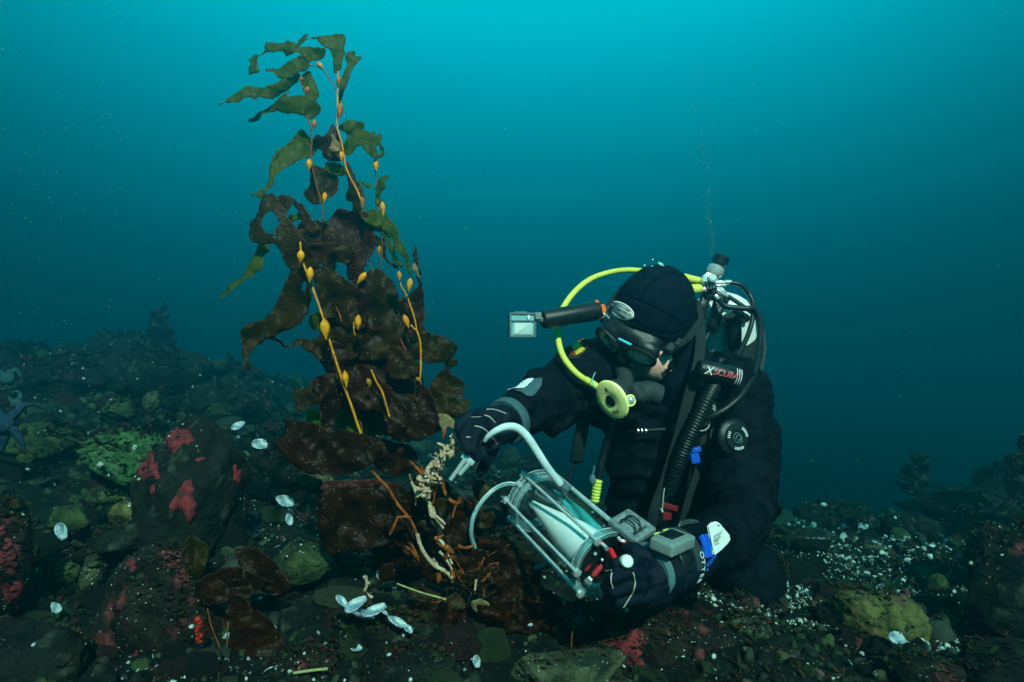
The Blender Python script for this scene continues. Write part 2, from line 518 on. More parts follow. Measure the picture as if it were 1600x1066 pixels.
M['kelp_shadow'] = kelp_mat('kelp_shadow', (.003, .0026, .0012), (.008, .007, .003), (.02, .03, .01), .15)
M['kelp_tan'] = kelp_mat('kelp_tan', (.16, .12, .05), (.26, .19, .08), (.25, .18, .06), .2)
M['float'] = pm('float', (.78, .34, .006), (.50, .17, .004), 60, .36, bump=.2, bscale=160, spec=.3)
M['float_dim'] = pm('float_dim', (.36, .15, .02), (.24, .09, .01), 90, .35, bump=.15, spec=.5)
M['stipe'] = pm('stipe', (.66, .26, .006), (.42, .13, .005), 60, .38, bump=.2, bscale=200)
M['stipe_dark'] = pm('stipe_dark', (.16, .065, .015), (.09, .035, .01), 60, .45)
M['orange_root'] = pm('orange_root', (.34, .075, .006), (.13, .028, .005), 80, .45, bump=.3)
M['pale_growth'] = pm('pale_growth', (.80, .55, .38), (.50, .30, .18), 90, .6, bump=.8, bscale=160, c3=(.20, .07, .03), s3=70, lo3=.58, hi3=.66)

# ------------------------------------------------------------------ haze: the water itself
hz = MB(); hz.box((0, 27, -1.1), (1, 0, 0), (0, 1, 0), (0, 0, 1), 62, 37, 2.75, 0)
haze = hz.build('haze', [], smooth=False)
hm = bpy.data.materials.new('sea_haze'); hm.use_nodes = True
ht = hm.node_tree; ht.nodes.clear()
ho = N(ht, 'ShaderNodeOutputMaterial'); hv = N(ht, 'ShaderNodeVolumePrincipled')
hv.inputs['Color'].default_value = (.006, .30, .365, 1)
hv.inputs['Density'].default_value = .34
hv.inputs['Absorption Color'].default_value = (0, .52, .66, 1)
hv.inputs['Anisotropy'].default_value = .8
ht.links.new(hv.outputs[0], ho.inputs['Volume'])
haze.data.materials.append(hm)
stuff(haze, 'clear blue green sea water fading the far reef', 'water')

# ------------------------------------------------------------------ seabed
CTRL = [(0, 1066, .9), (200, 1066, .95), (500, 1066, 1.0), (800, 1066, 1.02), (1100, 1066, 1.02), (1400, 1066, 1.08), (1600, 1066, 1.1),
        (100, 960, 1.25), (400, 960, 1.25), (600, 960, 1.22), (750, 945, 1.30), (900, 970, 1.25), (1100, 975, 1.3), (1300, 980, 1.4), (1500, 980, 1.4),
        (0, 830, 1.7), (200, 840, 1.65), (450, 840, 1.65), (650, 870, 1.6), (900, 880, 1.75), (1000, 900, 1.7), (1250, 880, 2.1), (1450, 880, 2.0), (1600, 870, 1.9),
        (0, 720, 2.4), (200, 720, 2.6), (330, 750, 2.5), (500, 770, 2.4), (700, 800, 2.5), (1000, 848, 2.6), (1250, 856, 2.9), (1450, 858, 2.7), (1600, 830, 2.6),
        (0, 640, 3.3), (150, 640, 3.5), (300, 660, 3.5), (450, 700, 3.3), (700, 760, 3.6), (1000, 825, 3.8), (1250, 840, 4), (1450, 843, 4), (1600, 800, 3.6),
        (0, 575, 4.6), (120, 560, 5.2), (230, 555, 5.2), (330, 575, 5.2), (420, 620, 5.0), (520, 690, 4.8), (700, 720, 6), (1000, 820, 6), (1300, 835, 6), (1500, 835, 6), (1600, 810, 5.5)]
CP = np.array([tuple(P(*c)) for c in CTRL])
extra = [(-2.5, 0, .15), (-1, 0, .02), (0, 0, .0), (1, 0, 0), (2.5, 0, .1), (0, -3, 0), (-4, -4, .1), (4, -4, .1), (-7, 3, .7), (-9, 8, .8), (-5, 10, .3), (0, 12, -1.6), (6, 10, -1.6), (8, 4, -.3), (5, 2.5, .15), (0, 25, -2.4), (-20, 20, -.6), (20, 20, -2.2), (-25, -5, 0), (25, -5, 0), (0, 60, -2.6), (-40, 60, -2.2), (40, 60, -2.6)]
CP = np.vstack([CP, np.array(extra, float)])
def h_base(x, y):
    x = np.atleast_1d(np.asarray(x, float)); y = np.atleast_1d(np.asarray(y, float))
    out = np.zeros_like(x); wsum = np.zeros_like(x)
    for cx, cy, cz in CP:
        s = .10 + .16*math.hypot(cx, cy-.3)
        w = 1/(((x-cx)**2+(y-cy)**2)/(s*s) + .25)**2
        out += w*cz; wsum += w
    return out/wsum
def h_rel(x, y):
    x = np.atleast_1d(np.asarray(x, float)); y = np.atleast_1d(np.asarray(y, float))
    p = np.stack([x, y, np.zeros_like(x)], 1)
    dist = np.hypot(x, y)
    a = np.clip(dist/3.0, .45, 1.6)
    return a*(.070*fbm(p*2.2, 3, 3) + .075*np.abs(fbm(p*6.0, 9, 3)) + .018*fbm(p*17, 21, 3) + .008*fbm(p*48, 22, 2))
def H(x, y):
    return h_base(x, y) + h_rel(x, y)
def Hs(x, y):
    return float(H([x], [y])[0])
ng = 520
u = np.linspace(-1, 1, ng)
gx = 0.0 + 3.2*u + 57*np.sign(u)*np.abs(u)**5.0
gy = 2.2 + 2.6*u + 56*np.where(u > 0, u**4.5, -(np.abs(u)**4.5)*.30)
X, Y = np.meshgrid(gx, gy)
Z = H(X.ravel(), Y.ravel())
V = np.stack([X.ravel(), Y.ravel(), Z], 1)
i = np.arange(ng*ng).reshape(ng, ng)
a, b, c, d = i[:-1, :-1].ravel(), i[:-1, 1:].ravel(), i[1:, 1:].ravel(), i[1:, :-1].ravel()
F = np.vstack([np.stack([a, b, c], 1), np.stack([a, c, d], 1)])
seabed = structure(obj('seabed', big_mesh('seabed', V, F, [M['seabed']], smooth=True)))

# ------------------------------------------------------------------ rocks
def ico(sub):
    bm = bmesh.new(); bmesh.ops.create_icosphere(bm, subdivisions=sub, radius=1)
    bm.verts.index_update()
    V = np.array([tuple(v.co) for v in bm.verts]); F = np.array([[v.index for v in f.verts] for f in bm.faces]); bm.free()
    return V, F
ICO = {k: ico(k) for k in (1, 2, 3, 5)}
def rock_shape(seed, sub=5, facets=9, rough=.16, sharp=.75):
    V, F = ICO[sub]
    r = np.random.default_rng(seed)
    D = V.copy(); rad = np.full(len(V), 1.3)
    for k in range(facets):
        n = r.normal(size=3); n /= np.linalg.norm(n)
        dd = r.uniform(sharp, 1.05)
        c = D@n
        lim = np.where(c > .05, dd/np.maximum(c, .05), 9)
        rad = np.minimum(rad, lim)
    rad = np.minimum(rad, 1.15)
    rad = rad*(1 + rough*fbm(D*1.6+seed*3.3, seed, 4) + (.05*fbm(D*7+seed, seed+5, 3) if sub > 3 else 0))
    if sub > 3:
        rad = rad*(1 + .035*fbm(D*15+seed, seed+9, 3) + .065*np.abs(fbm(D*6+seed, seed+19, 3)))
    return D*rad[:, None], F
ROCKS = []
def rock(label, px, py, w, h, d, mat, seed=0, dz=1.0, rot=0, group=None, name='rock', sub=5, facets=9, tilt=0, crust=()):
    """a rock whose outline centres on (px, py), w by h pixels"""
    V, F = rock_shape(seed or random.randint(1, 9999), sub, facets)
    ext = (V.max(0)-V.min(0))/2
    V = (V-(V.max(0)+V.min(0))/2)/ext
    sx, sz = PX(w/2, d), PX(h/2, d)
    V = V*np.array([sx, (sx+sz)/2*dz, sz])
    if tilt:
        ca, sa = math.cos(tilt), math.sin(tilt)
        V = np.stack([V[:, 0]*ca-V[:, 2]*sa, V[:, 1], V[:, 0]*sa+V[:, 2]*ca], 1)
    if rot:
        ca, sa = math.cos(rot), math.sin(rot)
        V = np.stack([V[:, 0]*ca-V[:, 1]*sa, V[:, 0]*sa+V[:, 1]*ca, V[:, 2]], 1)
    o = obj(name, big_mesh(name, V, F, [M[mat]], smooth=True))
    o.location = P(px, py, d)
    tag(o, label, 'rock', group)
    if sub > 3: ROCKS.append((V+np.array(o.location), F))
    zb = V[:, 2].min()
    for (cx, cy, cw, ch) in crust:      # encrusting patches: thin raised skins that follow the rock
        view = np.array(P(cx, cy, d)) - np.array(o.location)
        # vertices on the camera side near the patch centre
        loc = np.array(o.location)
        W = V+loc
        rel = W-np.array(CAM)
        dep = rel@np.array(CAMF); ppx = 800+FPX*(rel@np.array(CAMX))/dep; ppy = 533-FPX*(rel@np.array(CAMU))/dep
        ang = np.arctan2(ppy-cy, ppx-cx)
        wob = 1+.22*np.sin(3*ang+cx)+.14*np.sin(5*ang+cy)
        near = ((ppx-cx)/(cw/2))**2+((ppy-cy)/(ch/2))**2 < wob**2
        front = dep < np.array(P(cx, cy, d)-CAM)@np.array(CAMF)+.02
        sel = near & front
        fsel = sel[F].all(1)
        if fsel.sum() < 3: continue
        ids = np.unique(F[fsel]); mp = -np.ones(len(V), int); mp[ids] = np.arange(len(ids))
        nrm = V[ids]/np.linalg.norm(V[ids], axis=1)[:, None]
        VV = V[ids]+nrm*.0022*(1+.6*fbm(V[ids]*120, 4, 2))[:, None]
        c = obj('crust_patch', big_mesh('crust_patch', VV, mp[F[fsel]], [M['crust_red']], smooth=True))
        md = c.modifiers.new('thickness', 'SOLIDIFY'); md.thickness = .0035; md.offset = -1
        c.parent = o
    return o

rock('tall dark boulder with three big red patches, left of the kelp', 292, 770, 175, 245, 1.55, 'stone_dark', 11, .9, crust=[(278, 684, 48, 44), (288, 787, 42, 66), (232, 732, 38, 46), (226, 690, 24, 30), (372, 742, 22, 30), (240, 765, 14, 20), (300, 828, 12, 18), (330, 895, 16, 34), (310, 720, 24, 12), (345, 775, 9, 16)])
rock('low green algae covered rock behind the red patched boulder', 195, 715, 150, 100, 2.05, 'stone_algae', 23, 1.1, tilt=-.25)
rock('round pale cobble lying left of the red patched boulder', 205, 803, 62, 50, 1.5, 'stone_gold', 31)
rock('large domed dark rock at the lower left with a red sponge on its flank', 240, 975, 175, 245, 1.12, 'stone_pink', 45, .9, crust=[(208, 885, 20, 26), (240, 935, 34, 18), (213, 1022, 18, 16), (270, 1040, 16, 20)])
rock('pink and maroon rock cut off by the left edge of the picture', -5, 880, 85, 200, 1.2, 'stone_pink', 52, crust=[(12, 870, 34, 50), (22, 925, 40, 50), (4, 830, 20, 22)])
rock('upright tan stone between the domed rock and the left shells', 143, 895, 32, 58, 1.3, 'stone_tan', 61)
rock('dark green stone left of the upright tan stone', 100, 895, 60, 60, 1.4, 'stone_green', 66)
rock('dull green cobble above the white shell at the left', 112, 812, 62, 46, 1.55, 'stone_green', 68)
rock('flat green stone above the round pale cobble', 168, 778, 52, 22, 1.7, 'stone_green', 69)
rock('long dark log-like rock under the round pale cobble', 175, 848, 130, 46, 1.42, 'stone_dark', 70, tilt=.25)
rock('yellow green stone showing behind the lowest big kelp blade', 492, 748, 58, 46, 1.5, 'stone_tan', 71)
rock('dark green rock in the shade below the kelp blades at left', 470, 880, 110, 70, 1.35, 'stone_green', 72)
rock('small reddish stone left of the shell pile', 435, 905, 40, 34, 1.3, 'stone_pink', 73)
rock('dark slab under the open mussel shells', 600, 985, 170, 60, 1.12, 'stone_dark', 74)
rock('brown rock at the bottom beside the yellow twig', 470, 1045, 110, 70, 1.02, 'stone_pink', 75)
rock('low dark rock at the bottom centre left', 640, 1050, 150, 60, 1.0, 'stone_dark', 76)
rock('broad olive rock at the bottom centre with pale flecks', 890, 1062, 190, 90, .98, 'stone_tan', 77, tilt=.1)
rock('wide dark ledge with pink crust below the diver glove', 1020, 1015, 290, 130, 1.14, 'stone_pink', 85, .8, crust=[(985, 1008, 44, 52), (955, 998, 26, 28), (1008, 990, 20, 16), (1000, 1035, 26, 22)])
rock('dark ledge end sloping down below the sampler', 900, 985, 120, 60, 1.2, 'stone_dark', 86)
rock('angular tan stone right of the pink crusted ledge', 1175, 1003, 100, 80, 1.2, 'stone_tan', 93, tilt=-.3)
rock('small rounded pinkish stone behind the angular tan stone', 1166, 945, 42, 34, 1.4, 'stone_pink', 94)
rock('big faceted yellow green rock with a pink front at the right', 1376, 968, 140, 100, 1.25, 'stone_gold', 131, .9, tilt=-.35, facets=6)
rock('pink crusted stone at the foot of the faceted rock', 1330, 1010, 70, 60, 1.2, 'stone_pink', 105)
rock('dark rock with dull top left of the faceted rock', 1250, 985, 90, 60, 1.3, 'stone_dark', 106)
rock('low dark rock between diver and faceted rock', 1285, 930, 70, 34, 1.7, 'stone_dark', 107)
rock('small upright tan stone right of the faceted rock', 1480, 975, 34, 50, 1.3, 'stone_tan', 108, tilt=.3)
rock('dark sloping rock at the right edge', 1575, 940, 150, 120, 1.25, 'stone_dark', 109, tilt=.5)
rock('brown weedy boulder rising at the right edge', 1585, 875, 130, 110, 1.6, 'stone_pink', 110)
rock('black rock filling the lower right corner', 1560, 1040, 140, 90, 1.05, 'stone_dark', 111)
rock('dark rock at the bottom right beside the faceted rock', 1445, 1050, 120, 60, 1.05, 'stone_pink', 112)
rock('black boulder in the lower left corner', 40, 1040, 200, 130, .95, 'stone_dark', 113)
rock('broad dark boulder behind the red patched boulder', 430, 735, 120, 90, 2.1, 'stone_dark', 114)
rock('dark hummock on the left slope under the blue sea star', 70, 690, 130, 60, 2.3, 'stone_green', 115)
rock('small green cobble below the blue sea star', 40, 715, 26, 22, 1.9, 'stone_green', 116)
rock('pointed green stone on the left slope', 185, 640, 60, 40, 2.8, 'stone_green', 117)
rock('pale green upright stone on the left slope', 237, 628, 24, 36, 2.9, 'stone_tan', 118)
rock('dark shelf below the glove tube, behind the sampler', 800, 860, 140, 70, 1.7, 'stone_dark', 119)
rock('rounded dark rock under the kneeling diver', 1000, 955, 150, 50, 1.45, 'stone_dark', 120)
# the left ridge: big boulders fading into the water
for k, (px, py, w, h, d, lb) in enumerate([
        (90, 600, 180, 90, 3.8, 'broad dim boulder low on the left ridge'), (230, 600, 190, 110, 4.0, 'widest dim boulder of the left ridge'),
        (345, 640, 130, 90, 3.6, 'dim boulder at the right foot of the left ridge'), (375, 608, 90, 80, 4.6, 'dim upright boulder at the right end of the left ridge'),
        (205, 545, 120, 50, 5.0, 'dim flat boulder near the top of the left ridge'), (120, 560, 110, 40, 5.4, 'faint boulder on the crest of the left ridge'),
        (20, 560, 100, 50, 4.6, 'faint boulder at the left edge on the ridge'), (430, 665, 70, 50, 3.8, 'dim rock right of the left ridge beside the kelp')]):
    rock(lb, px, py, w, h, d, 'stone_dark', 200+k, 1.0, group='boulders of the left ridge')
for k, (px, py, w, h, d, lb) in enumerate([
        (1300, 800, 120, 34, 3.4, 'dim low rock on the far bottom at right'), (1420, 825, 90, 50, 2.7, 'dim dark rock below the far kelp at right'),
        (1520, 800, 150, 80, 3.0, 'dim boulder near the right edge behind the sea star'), (1580, 760, 110, 90, 3.8, 'faint boulder at the right edge'),
        (1340, 865, 60, 26, 2.2, 'small dim rock left of the right hand sea star'), (1235, 840, 70, 40, 2.5, 'dim rock beside the dark weed at the diver back'),
        (1210, 900, 60, 50, 1.9, 'squared dark rock behind the diver knee'), (760, 770, 100, 50, 3.0, 'faint rock behind the white tube'),
        (820, 730, 60, 34, 4.5, 'faint round rock under the diver arm'), (600, 740, 90, 40, 3.0, 'dim rock seen through the gap in the kelp')]):
    rock(lb, px, py, w, h, d, 'stone_dark', 240+k, 1.0, group='dim rocks of the far bottom')

# half buried rocks that look alike
mid = []
for k, mt in enumerate(['stone_dark', 'stone_dark', 'stone_pink', 'stone_green', 'stone_dark', 'stone_tan', 'stone_dark']):
    V, F = rock_shape(410+k, 5, 8, .22); mid.append(big_mesh('half_buried_rock', V*np.array([1, .9, .7]), F, [M[mt]], smooth=True))
# scattered cobbles that look alike
def ground_px(px, py):
    """march the view ray to the seabed"""
    o = np.array(CAM); dvec = np.array(P(px, py, 1.0))-o
    ts = np.linspace(.7, 9, 260)
    pts = o+dvec*ts[:, None]
    hh = h_base(pts[:, 0], pts[:, 1])+.02
    k = np.argmax(pts[:, 2] < hh)
    return (pts[k], ts[k]) if pts[k, 2] < hh[k] else (None, None)
protos = []
LOOK = {'stone_dark': 'dark', 'stone_pink': 'reddish', 'stone_green': 'green', 'stone_tan': 'buff', 'pebble': 'grey'}
MIDS = []; COBS = []
mr_ = random.Random(19); nm = 0
while nm < 95:
    px, py = mr_.uniform(-60, 1660), 600+mr_.random()**.9*470
    if px > 480 and py < 770: continue
    if 820 < px < 1200 and py < 950: continue
    g, t = ground_px(px, py)
    if g is None: continue
    q = PX(mr_.uniform(17, 38), t)
    o = bpy.data.objects.new('half_buried_rock', mr_.choice(mid)); COL.objects.link(o)
    o.location = (g[0], g[1], Hs(g[0], g[1])+q*.1); o.rotation_euler = (mr_.uniform(-.3, .3), mr_.uniform(-.3, .3), mr_.uniform(0, 6.3))
    o.scale = (q*mr_.uniform(.8, 1.4), q, q*mr_.uniform(.7, 1.15))
    tag(o, 'dark weed grown rock half buried in the rubble', 'rock', 'half buried rocks of the bottom'); MIDS.append((o, LOOK[o.data.materials[0].name])); nm += 1
for k, (mt, s) in enumerate([('stone_dark', 301), ('stone_green', 302), ('stone_tan', 303), ('pebble', 304), ('stone_pink', 305), ('stone_dark', 306), ('stone_dark', 307), ('pebble', 308)]):
    V, F = rock_shape(s, 3, 8, .2); protos.append(big_mesh('cobble', V*np.array([1, .85, .62]), F, [M[mt]], smooth=True))
cob_rng = random.Random(3)
ncob = 0
while ncob < 210:
    px, py = cob_rng.uniform(-40, 1640), 560+cob_rng.random()**.8*520
    if px > 500 and py < 740: continue
    if 840 < px < 1180 and py < 930: continue
    g, t = ground_px(px, py)
    if g is None: continue
    s = PX(cob_rng.uniform(6, 17), t)*(1 if py > 700 else 1.5)
    o = bpy.data.objects.new('cobble', cob_rng.choice(protos)); COL.objects.link(o)
    o.location = (g[0], g[1], Hs(g[0], g[1])+s*.25); o.rotation_euler = (cob_rng.uniform(-.4, .4), cob_rng.uniform(-.4, .4), cob_rng.uniform(0, 6.3))
    q = s*cob_rng.uniform(.75, 1.3); o.scale = (q*cob_rng.uniform(.8, 1.25), q, q*cob_rng.uniform(.7, 1.1))
    tag(o, 'small weedy cobble lying loose among the rubble', 'cobble', 'loose cobbles among the rubble'); COBS.append((o, LOOK[o.data.materials[0].name]))
    ncob += 1

label_by_place(MIDS, 'half buried rock', 'half buried rocks of the bottom')
label_by_place(COBS, 'loose cobble', 'loose cobbles', False)

# ------------------------------------------------------------------ gravel, shell hash, turf: things nobody could count
def scatter_xy(n, rmin=.75, rmax=7.5, amin=-52, amax=50, power=1.0, seed=1):
    r = np.random.default_rng(seed)
    t = r.random(n)**power
    rad = rmin*(rmax/rmin)**t
    ang = np.radians(r.uniform(amin, amax, n))
    return rad*np.sin(ang), rad*np.cos(ang), rad, r
def rot_mats(r, n):
    q = r.normal(size=(n, 4)); q /= np.linalg.norm(q, axis=1)[:, None]
    w, x, y, z = q.T
    return np.stack([np.stack([1-2*(y*y+z*z), 2*(x*y-z*w), 2*(x*z+y*w)], 1), np.stack([2*(x*y+z*w), 1-2*(x*x+z*z), 2*(y*z-x*w)], 1),
                     np.stack([2*(x*z-y*w), 2*(y*z+x*w), 1-2*(x*x+y*y)], 1)], 1)
def pieces(name, base, n, sizes, mats, probs, seed, squash=(1, 1, 1), keep=None, lift=.1, smooth=True, pos=None, **kw):
    """n copies of small base shapes laid on the seabed as one mesh"""
    if pos is None:
        x, y, rad, r = scatter_xy(n, seed=seed, **kw)
        z = H(x, y)
        pos3 = np.stack([x, y, z], 1)
    else:
        pos3 = pos; rad = np.linalg.norm(pos3-np.array(CAM), axis=1); r = np.random.default_rng(seed)
    if keep is not None:
        k = keep(pos3, r); pos3 = pos3[k]; rad = rad[k]
    n = len(pos3)
    Rm = rot_mats(r, n)
    s = sizes(r, rad, n)
    sc3 = s[:, None]*np.array(squash)*r.uniform(.7, 1.35, (n, 3))
    Vs = []; Fs = []; Ms = []; off = 0
    which = r.integers(0, len(base), n); mi = r.choice(len(mats), n, p=probs)
    for b, (BV, BF) in enumerate(base):
        ids = np.where(which == b)[0]
        if len(ids) == 0: continue
        W = BV[None]*sc3[ids][:, None, :]
        W = np.einsum('nij,nvj->nvi', Rm[ids], W) + pos3[ids][:, None, :] + np.array([0, 0, 1])*(s[ids]*lift)[:, None, None]
        Vs.append(W.reshape(-1, 3))
        Fs.append((BF[None]+(off+np.arange(len(ids))*len(BV))[:, None, None]).reshape(-1, 3))
        Ms.append(np.repeat(mi[ids], len(BF)))
        off += len(ids)*len(BV)
    return obj(name, big_mesh(name, np.vstack(Vs), np.vstack(Fs), [M[m] for m in mats], smooth=smooth, mi=np.concatenate(Ms)))
stone_b = [rock_shape(500+k, 2, 7, .2) for k in range(5)]
stone_1 = [rock_shape(520+k, 1, 6, .25) for k in range(5)]
cl = lambda p, s, seed: fbm(np.stack([p[:, 0], p[:, 1], np.zeros(len(p))], 1)*s, seed, 3)
g = pieces('gravel', stone_b, 6500, lambda r, d, n: .0045*d*np.exp(r.normal(0, .5, n)), ['pebble', 'stone_dark', 'stone_green', 'stone_tan', 'stone_pink'], [.3, .38, .14, .1, .08], 5, (1, 1, .7))
stuff(g, 'dark gravel and small stones covering the sea floor', 'gravel')
g = pieces('fine_gravel', stone_1, 22000, lambda r, d, n: .0018*d*np.exp(r.normal(0, .45, n)), ['pebble', 'stone_dark', 'sand', 'stone_tan'], [.36, .42, .07, .15], 6, (1, 1, .7), smooth=False)
stuff(g, 'fine gravel between the stones', 'gravel')
# broken shell: thin curved chips
def chip(k):
    r = np.random.default_rng(600+k); n = 7
    a = np.linspace(0, 2*PI, n, endpoint=False)+r.uniform(-.25, .25, n); q = r.uniform(.6, 1.1, n)
    V = [[0, 0, .25]]+[[math.cos(t)*w, math.sin(t)*w*.7, 0] for t, w in zip(a, q)]
    V += [[v[0], v[1], v[2]-.10] for v in V]
    F = [[0, i+1, (i+1) % n+1] for i in range(n)]+[[n+1, n+1+(i+1) % n+1, n+1+i+1] for i in range(n)]
    for i in range(n):
        p, q2 = i+1, (i+1) % n+1
        F += [[p, p+n+1, q2], [q2, p+n+1, q2+n+1]]
    return np.array(V, float), np.array(F)
chips = [chip(k) for k in range(6)]
def shell_keep(p, r):
    den = .03 + 2.6*np.clip(cl(p, 2.2, 71)-.05, 0, 1)
    den = den*np.where(p[:, 0] > 1.0*p[:, 1]/1.6, 1.5, 1)
    return r.random(len(p)) < den
g = pieces('shell_hash', chips, 17000, lambda r, d, n: .0023*d**.8*np.exp(r.normal(0, .55, n)), ['shell', 'sand', 'shell_dark', 'pebble'], [.38, .27, .15, .2], 8, (1, 1, 1), keep=shell_keep, lift=.6, smooth=False, rmax=5.5)
stuff(g, 'pale broken shell chips strewn over the sea floor', 'shell hash')
# pale shell sand patch at the right
def patch_keep(p, r):
    px = 800+FPX*p[:, 0]/p[:, 1]
    return (r.random(len(p)) < np.exp(-((px-1290)/160)**2)) & (r.random(len(p)) < .55+.9*np.clip(cl(p, 3.5, 5)+.1, 0, 1))
g = pieces('shell_gravel', chips, 80000, lambda r, d, n: .0028*d**.25*np.exp(r.normal(0, .55, n)), ['sand', 'shell', 'pebble'], [.52, .16, .32], 18, (1, 1, 1), keep=patch_keep, lift=.5, smooth=False, rmin=1.45, rmax=6.5, amin=8, amax=46)
stuff(g, 'patch of pale shell gravel on the bottom right of the diver', 'shell gravel')
# thin strands and splinters lying about
def strand(k):
    r = np.random.default_rng(800+k); V = []; F = []; n = 6; p = np.zeros(3); d = np.array([1., 0, 0])
    for i_ in range(n):
        w = .045*(1-.6*i_/n)
        V += [list(p+[0, w, 0]), list(p+[0, -w*.6, w]), list(p+[0, -w*.6, -w])]
        d = d+r.normal(0, .35, 3); d /= np.linalg.norm(d); p = p+d*.35
    for i_ in range(n-1):
        for j_ in range(3):
            a_, b_ = i_*3+j_, i_*3+(j_+1) % 3; F += [[a_, b_, b_+3], [a_, b_+3, a_+3]]
    V = np.array(V); V -= V.mean(0)
    return V, np.array(F)
def strand_keep(p, r): return r.random(len(p)) < .15+1.6*np.clip(cl(p, 3.1, 55)-.02, 0, 1)
g = pieces('splinters', [strand(k) for k in range(6)], 7000, lambda r, d, n: .008*d**.8*np.exp(r.normal(0, .5, n)), ['stone_tan', 'turf_brown', 'turf_red', 'sand', 'orange_root'], [.34, .34, .16, .08, .08], 56, (1, 1, .5), keep=strand_keep, lift=.25, rmax=4)
stuff(g, 'thin brown and pale strands of weed debris on the bottom', 'weed debris')
# turf of small weeds
def leafy(k):
    r = np.random.default_rng(700+k); V = []; F = []
    for j in range(5):
        a = r.uniform(0, 2*PI); l = r.uniform(.7, 1.3); w = r.uniform(.12, .3)
        d = np.array([math.cos(a)*.6, math.sin(a)*.6, 1.0]); d /= np.linalg.norm(d); s = np.array([-math.sin(a), math.cos(a), 0])
        b = len(V)
        for t, ww in ((0, .25), (.4, 1), (.8, .8), (1.05, .1)):
            c = d*l*t + np.array([math.cos(a), math.sin(a), -.5])*t*t*.4
            V += [list(c-s*w*ww), list(c+s*w*ww)]
        for q in range(3):
            F += [[b+2*q, b+2*q+1, b+2*q+3], [b+2*q, b+2*q+3, b+2*q+2]]
    return np.array(V, float), np.array(F)
leafs = [leafy(k) for k in range(6)]
def upright(name, n, size, mats, probs, seed, keep=None, pos=None, **kw):
    if pos is None:
        x, y, rad, r = scatter_xy(n, seed=seed, **kw)
        pos = np.stack([x, y, H(x, y)], 1)
    else:
        rad = np.linalg.norm(pos-np.array(CAM), axis=1); r = np.random.default_rng(seed)
    if keep is not None:
        k = keep(pos, r); pos = pos[k]; rad = rad[k]
    n = len(pos); a = r.uniform(0, 2*PI, n); s = size(r, rad, n)
    which = r.integers(0, len(leafs), n); mi = r.choice(len(mats), n, p=probs)
    Vs = []; Fs = []; Ms = []; off = 0
    for b, (BV, BF) in enumerate(leafs):
        ids = np.where(which == b)[0]
        ca, sa = np.cos(a[ids])[:, None], np.sin(a[ids])[:, None]
        W = np.stack([BV[:, 0]*ca-BV[:, 1]*sa, BV[:, 0]*sa+BV[:, 1]*ca, np.broadcast_to(BV[:, 2], (len(ids), len(BV)))], 2)*s[ids][:, None, None]
        W = W+pos[ids][:, None, :]
        Vs.append(W.reshape(-1, 3)); Fs.append((BF[None]+(off+np.arange(len(ids))*len(BV))[:, None, None]).reshape(-1, 3)); Ms.append(np.repeat(mi[ids], len(BF))); off += len(ids)*len(BV)
    return obj(name, big_mesh(name, np.vstack(Vs), np.vstack(Fs), [M[m] for m in mats], mi=np.concatenate(Ms), smooth=True))
g = upright('weed_turf', 9000, lambda r, d, n: .007*d**.9*np.exp(r.normal(0, .45, n)), ['turf_brown', 'turf_green', 'turf_red'], [.45, .38, .17], 31, keep=lambda p, r: cl(p, 1.9, 44) + r.normal(0, .18, len(p)) > .03)
stuff(g, 'short brown green and red weed growing over the bottom', 'seaweed')
g = upright('far_weed', 9000, lambda r, d, n: .009*d**.9*np.exp(r.normal(0, .6, n)), ['turf_brown', 'turf_green'], [.6, .4], 32, rmin=3.0, rmax=9, keep=lambda p, r: (cl(p, 1.2, 45) > -.05) & ((p[:, 0] < -.6) | (p[:, 0] > 2.2)))
stuff(g, 'dark weed on the far slopes fading into the water', 'seaweed')

# growth and chips sitting on the rocks themselves
def rock_points(n, seed):
    r = np.random.default_rng(seed); out = []
    ar = []
    for V, F in ROCKS:
        a_, b_, c_ = V[F[:, 0]], V[F[:, 1]], V[F[:, 2]]; cr = np.cross(b_-a_, c_-a_); A_ = np.linalg.norm(cr, axis=1)/2
        cen_ = (a_+b_+c_)/3; dist = np.linalg.norm(cen_-np.array(CAM), axis=1)
        nz = cr[:, 2]/(2*A_+1e-12); w = A_*(nz > -.2)*(.4+.6*np.clip(nz, 0, 1))/dist**2
        ar.append((cen_, w))
    C_ = np.vstack([q[0] for q in ar]); W_ = np.concatenate([q[1] for q in ar]); W_ /= W_.sum()
    return C_[r.choice(len(C_), n, p=W_)]
pp = rock_points(16000, 91); pp = pp[cl(pp, 9, 92)+np.random.default_rng(1).normal(0, .15, len(pp)) > .02]
g = pieces('rock_chips', chips+stone_1, 0, lambda r, d, n: .0014*d*np.exp(r.normal(0, .5, n)), ['pebble', 'sand', 'stone_dark', 'shell'], [.50, .07, .41, .02], 93, pos=pp, lift=.2, smooth=False)
stuff(g, 'grit and shell chips lying on the rocks', 'shell hash')
pp = rock_points(20000, 95); pp = pp[cl(pp, 7, 96)+np.random.default_rng(2).normal(0, .15, len(pp)) > .05]
g = upright('rock_turf', 0, lambda r, d, n: .0042*d*np.exp(r.normal(0, .45, n)), ['turf_brown', 'turf_green', 'turf_red'], [.45, .35, .2], 97, pos=pp)
stuff(g, 'low algal turf growing on the rocks', 'seaweed')

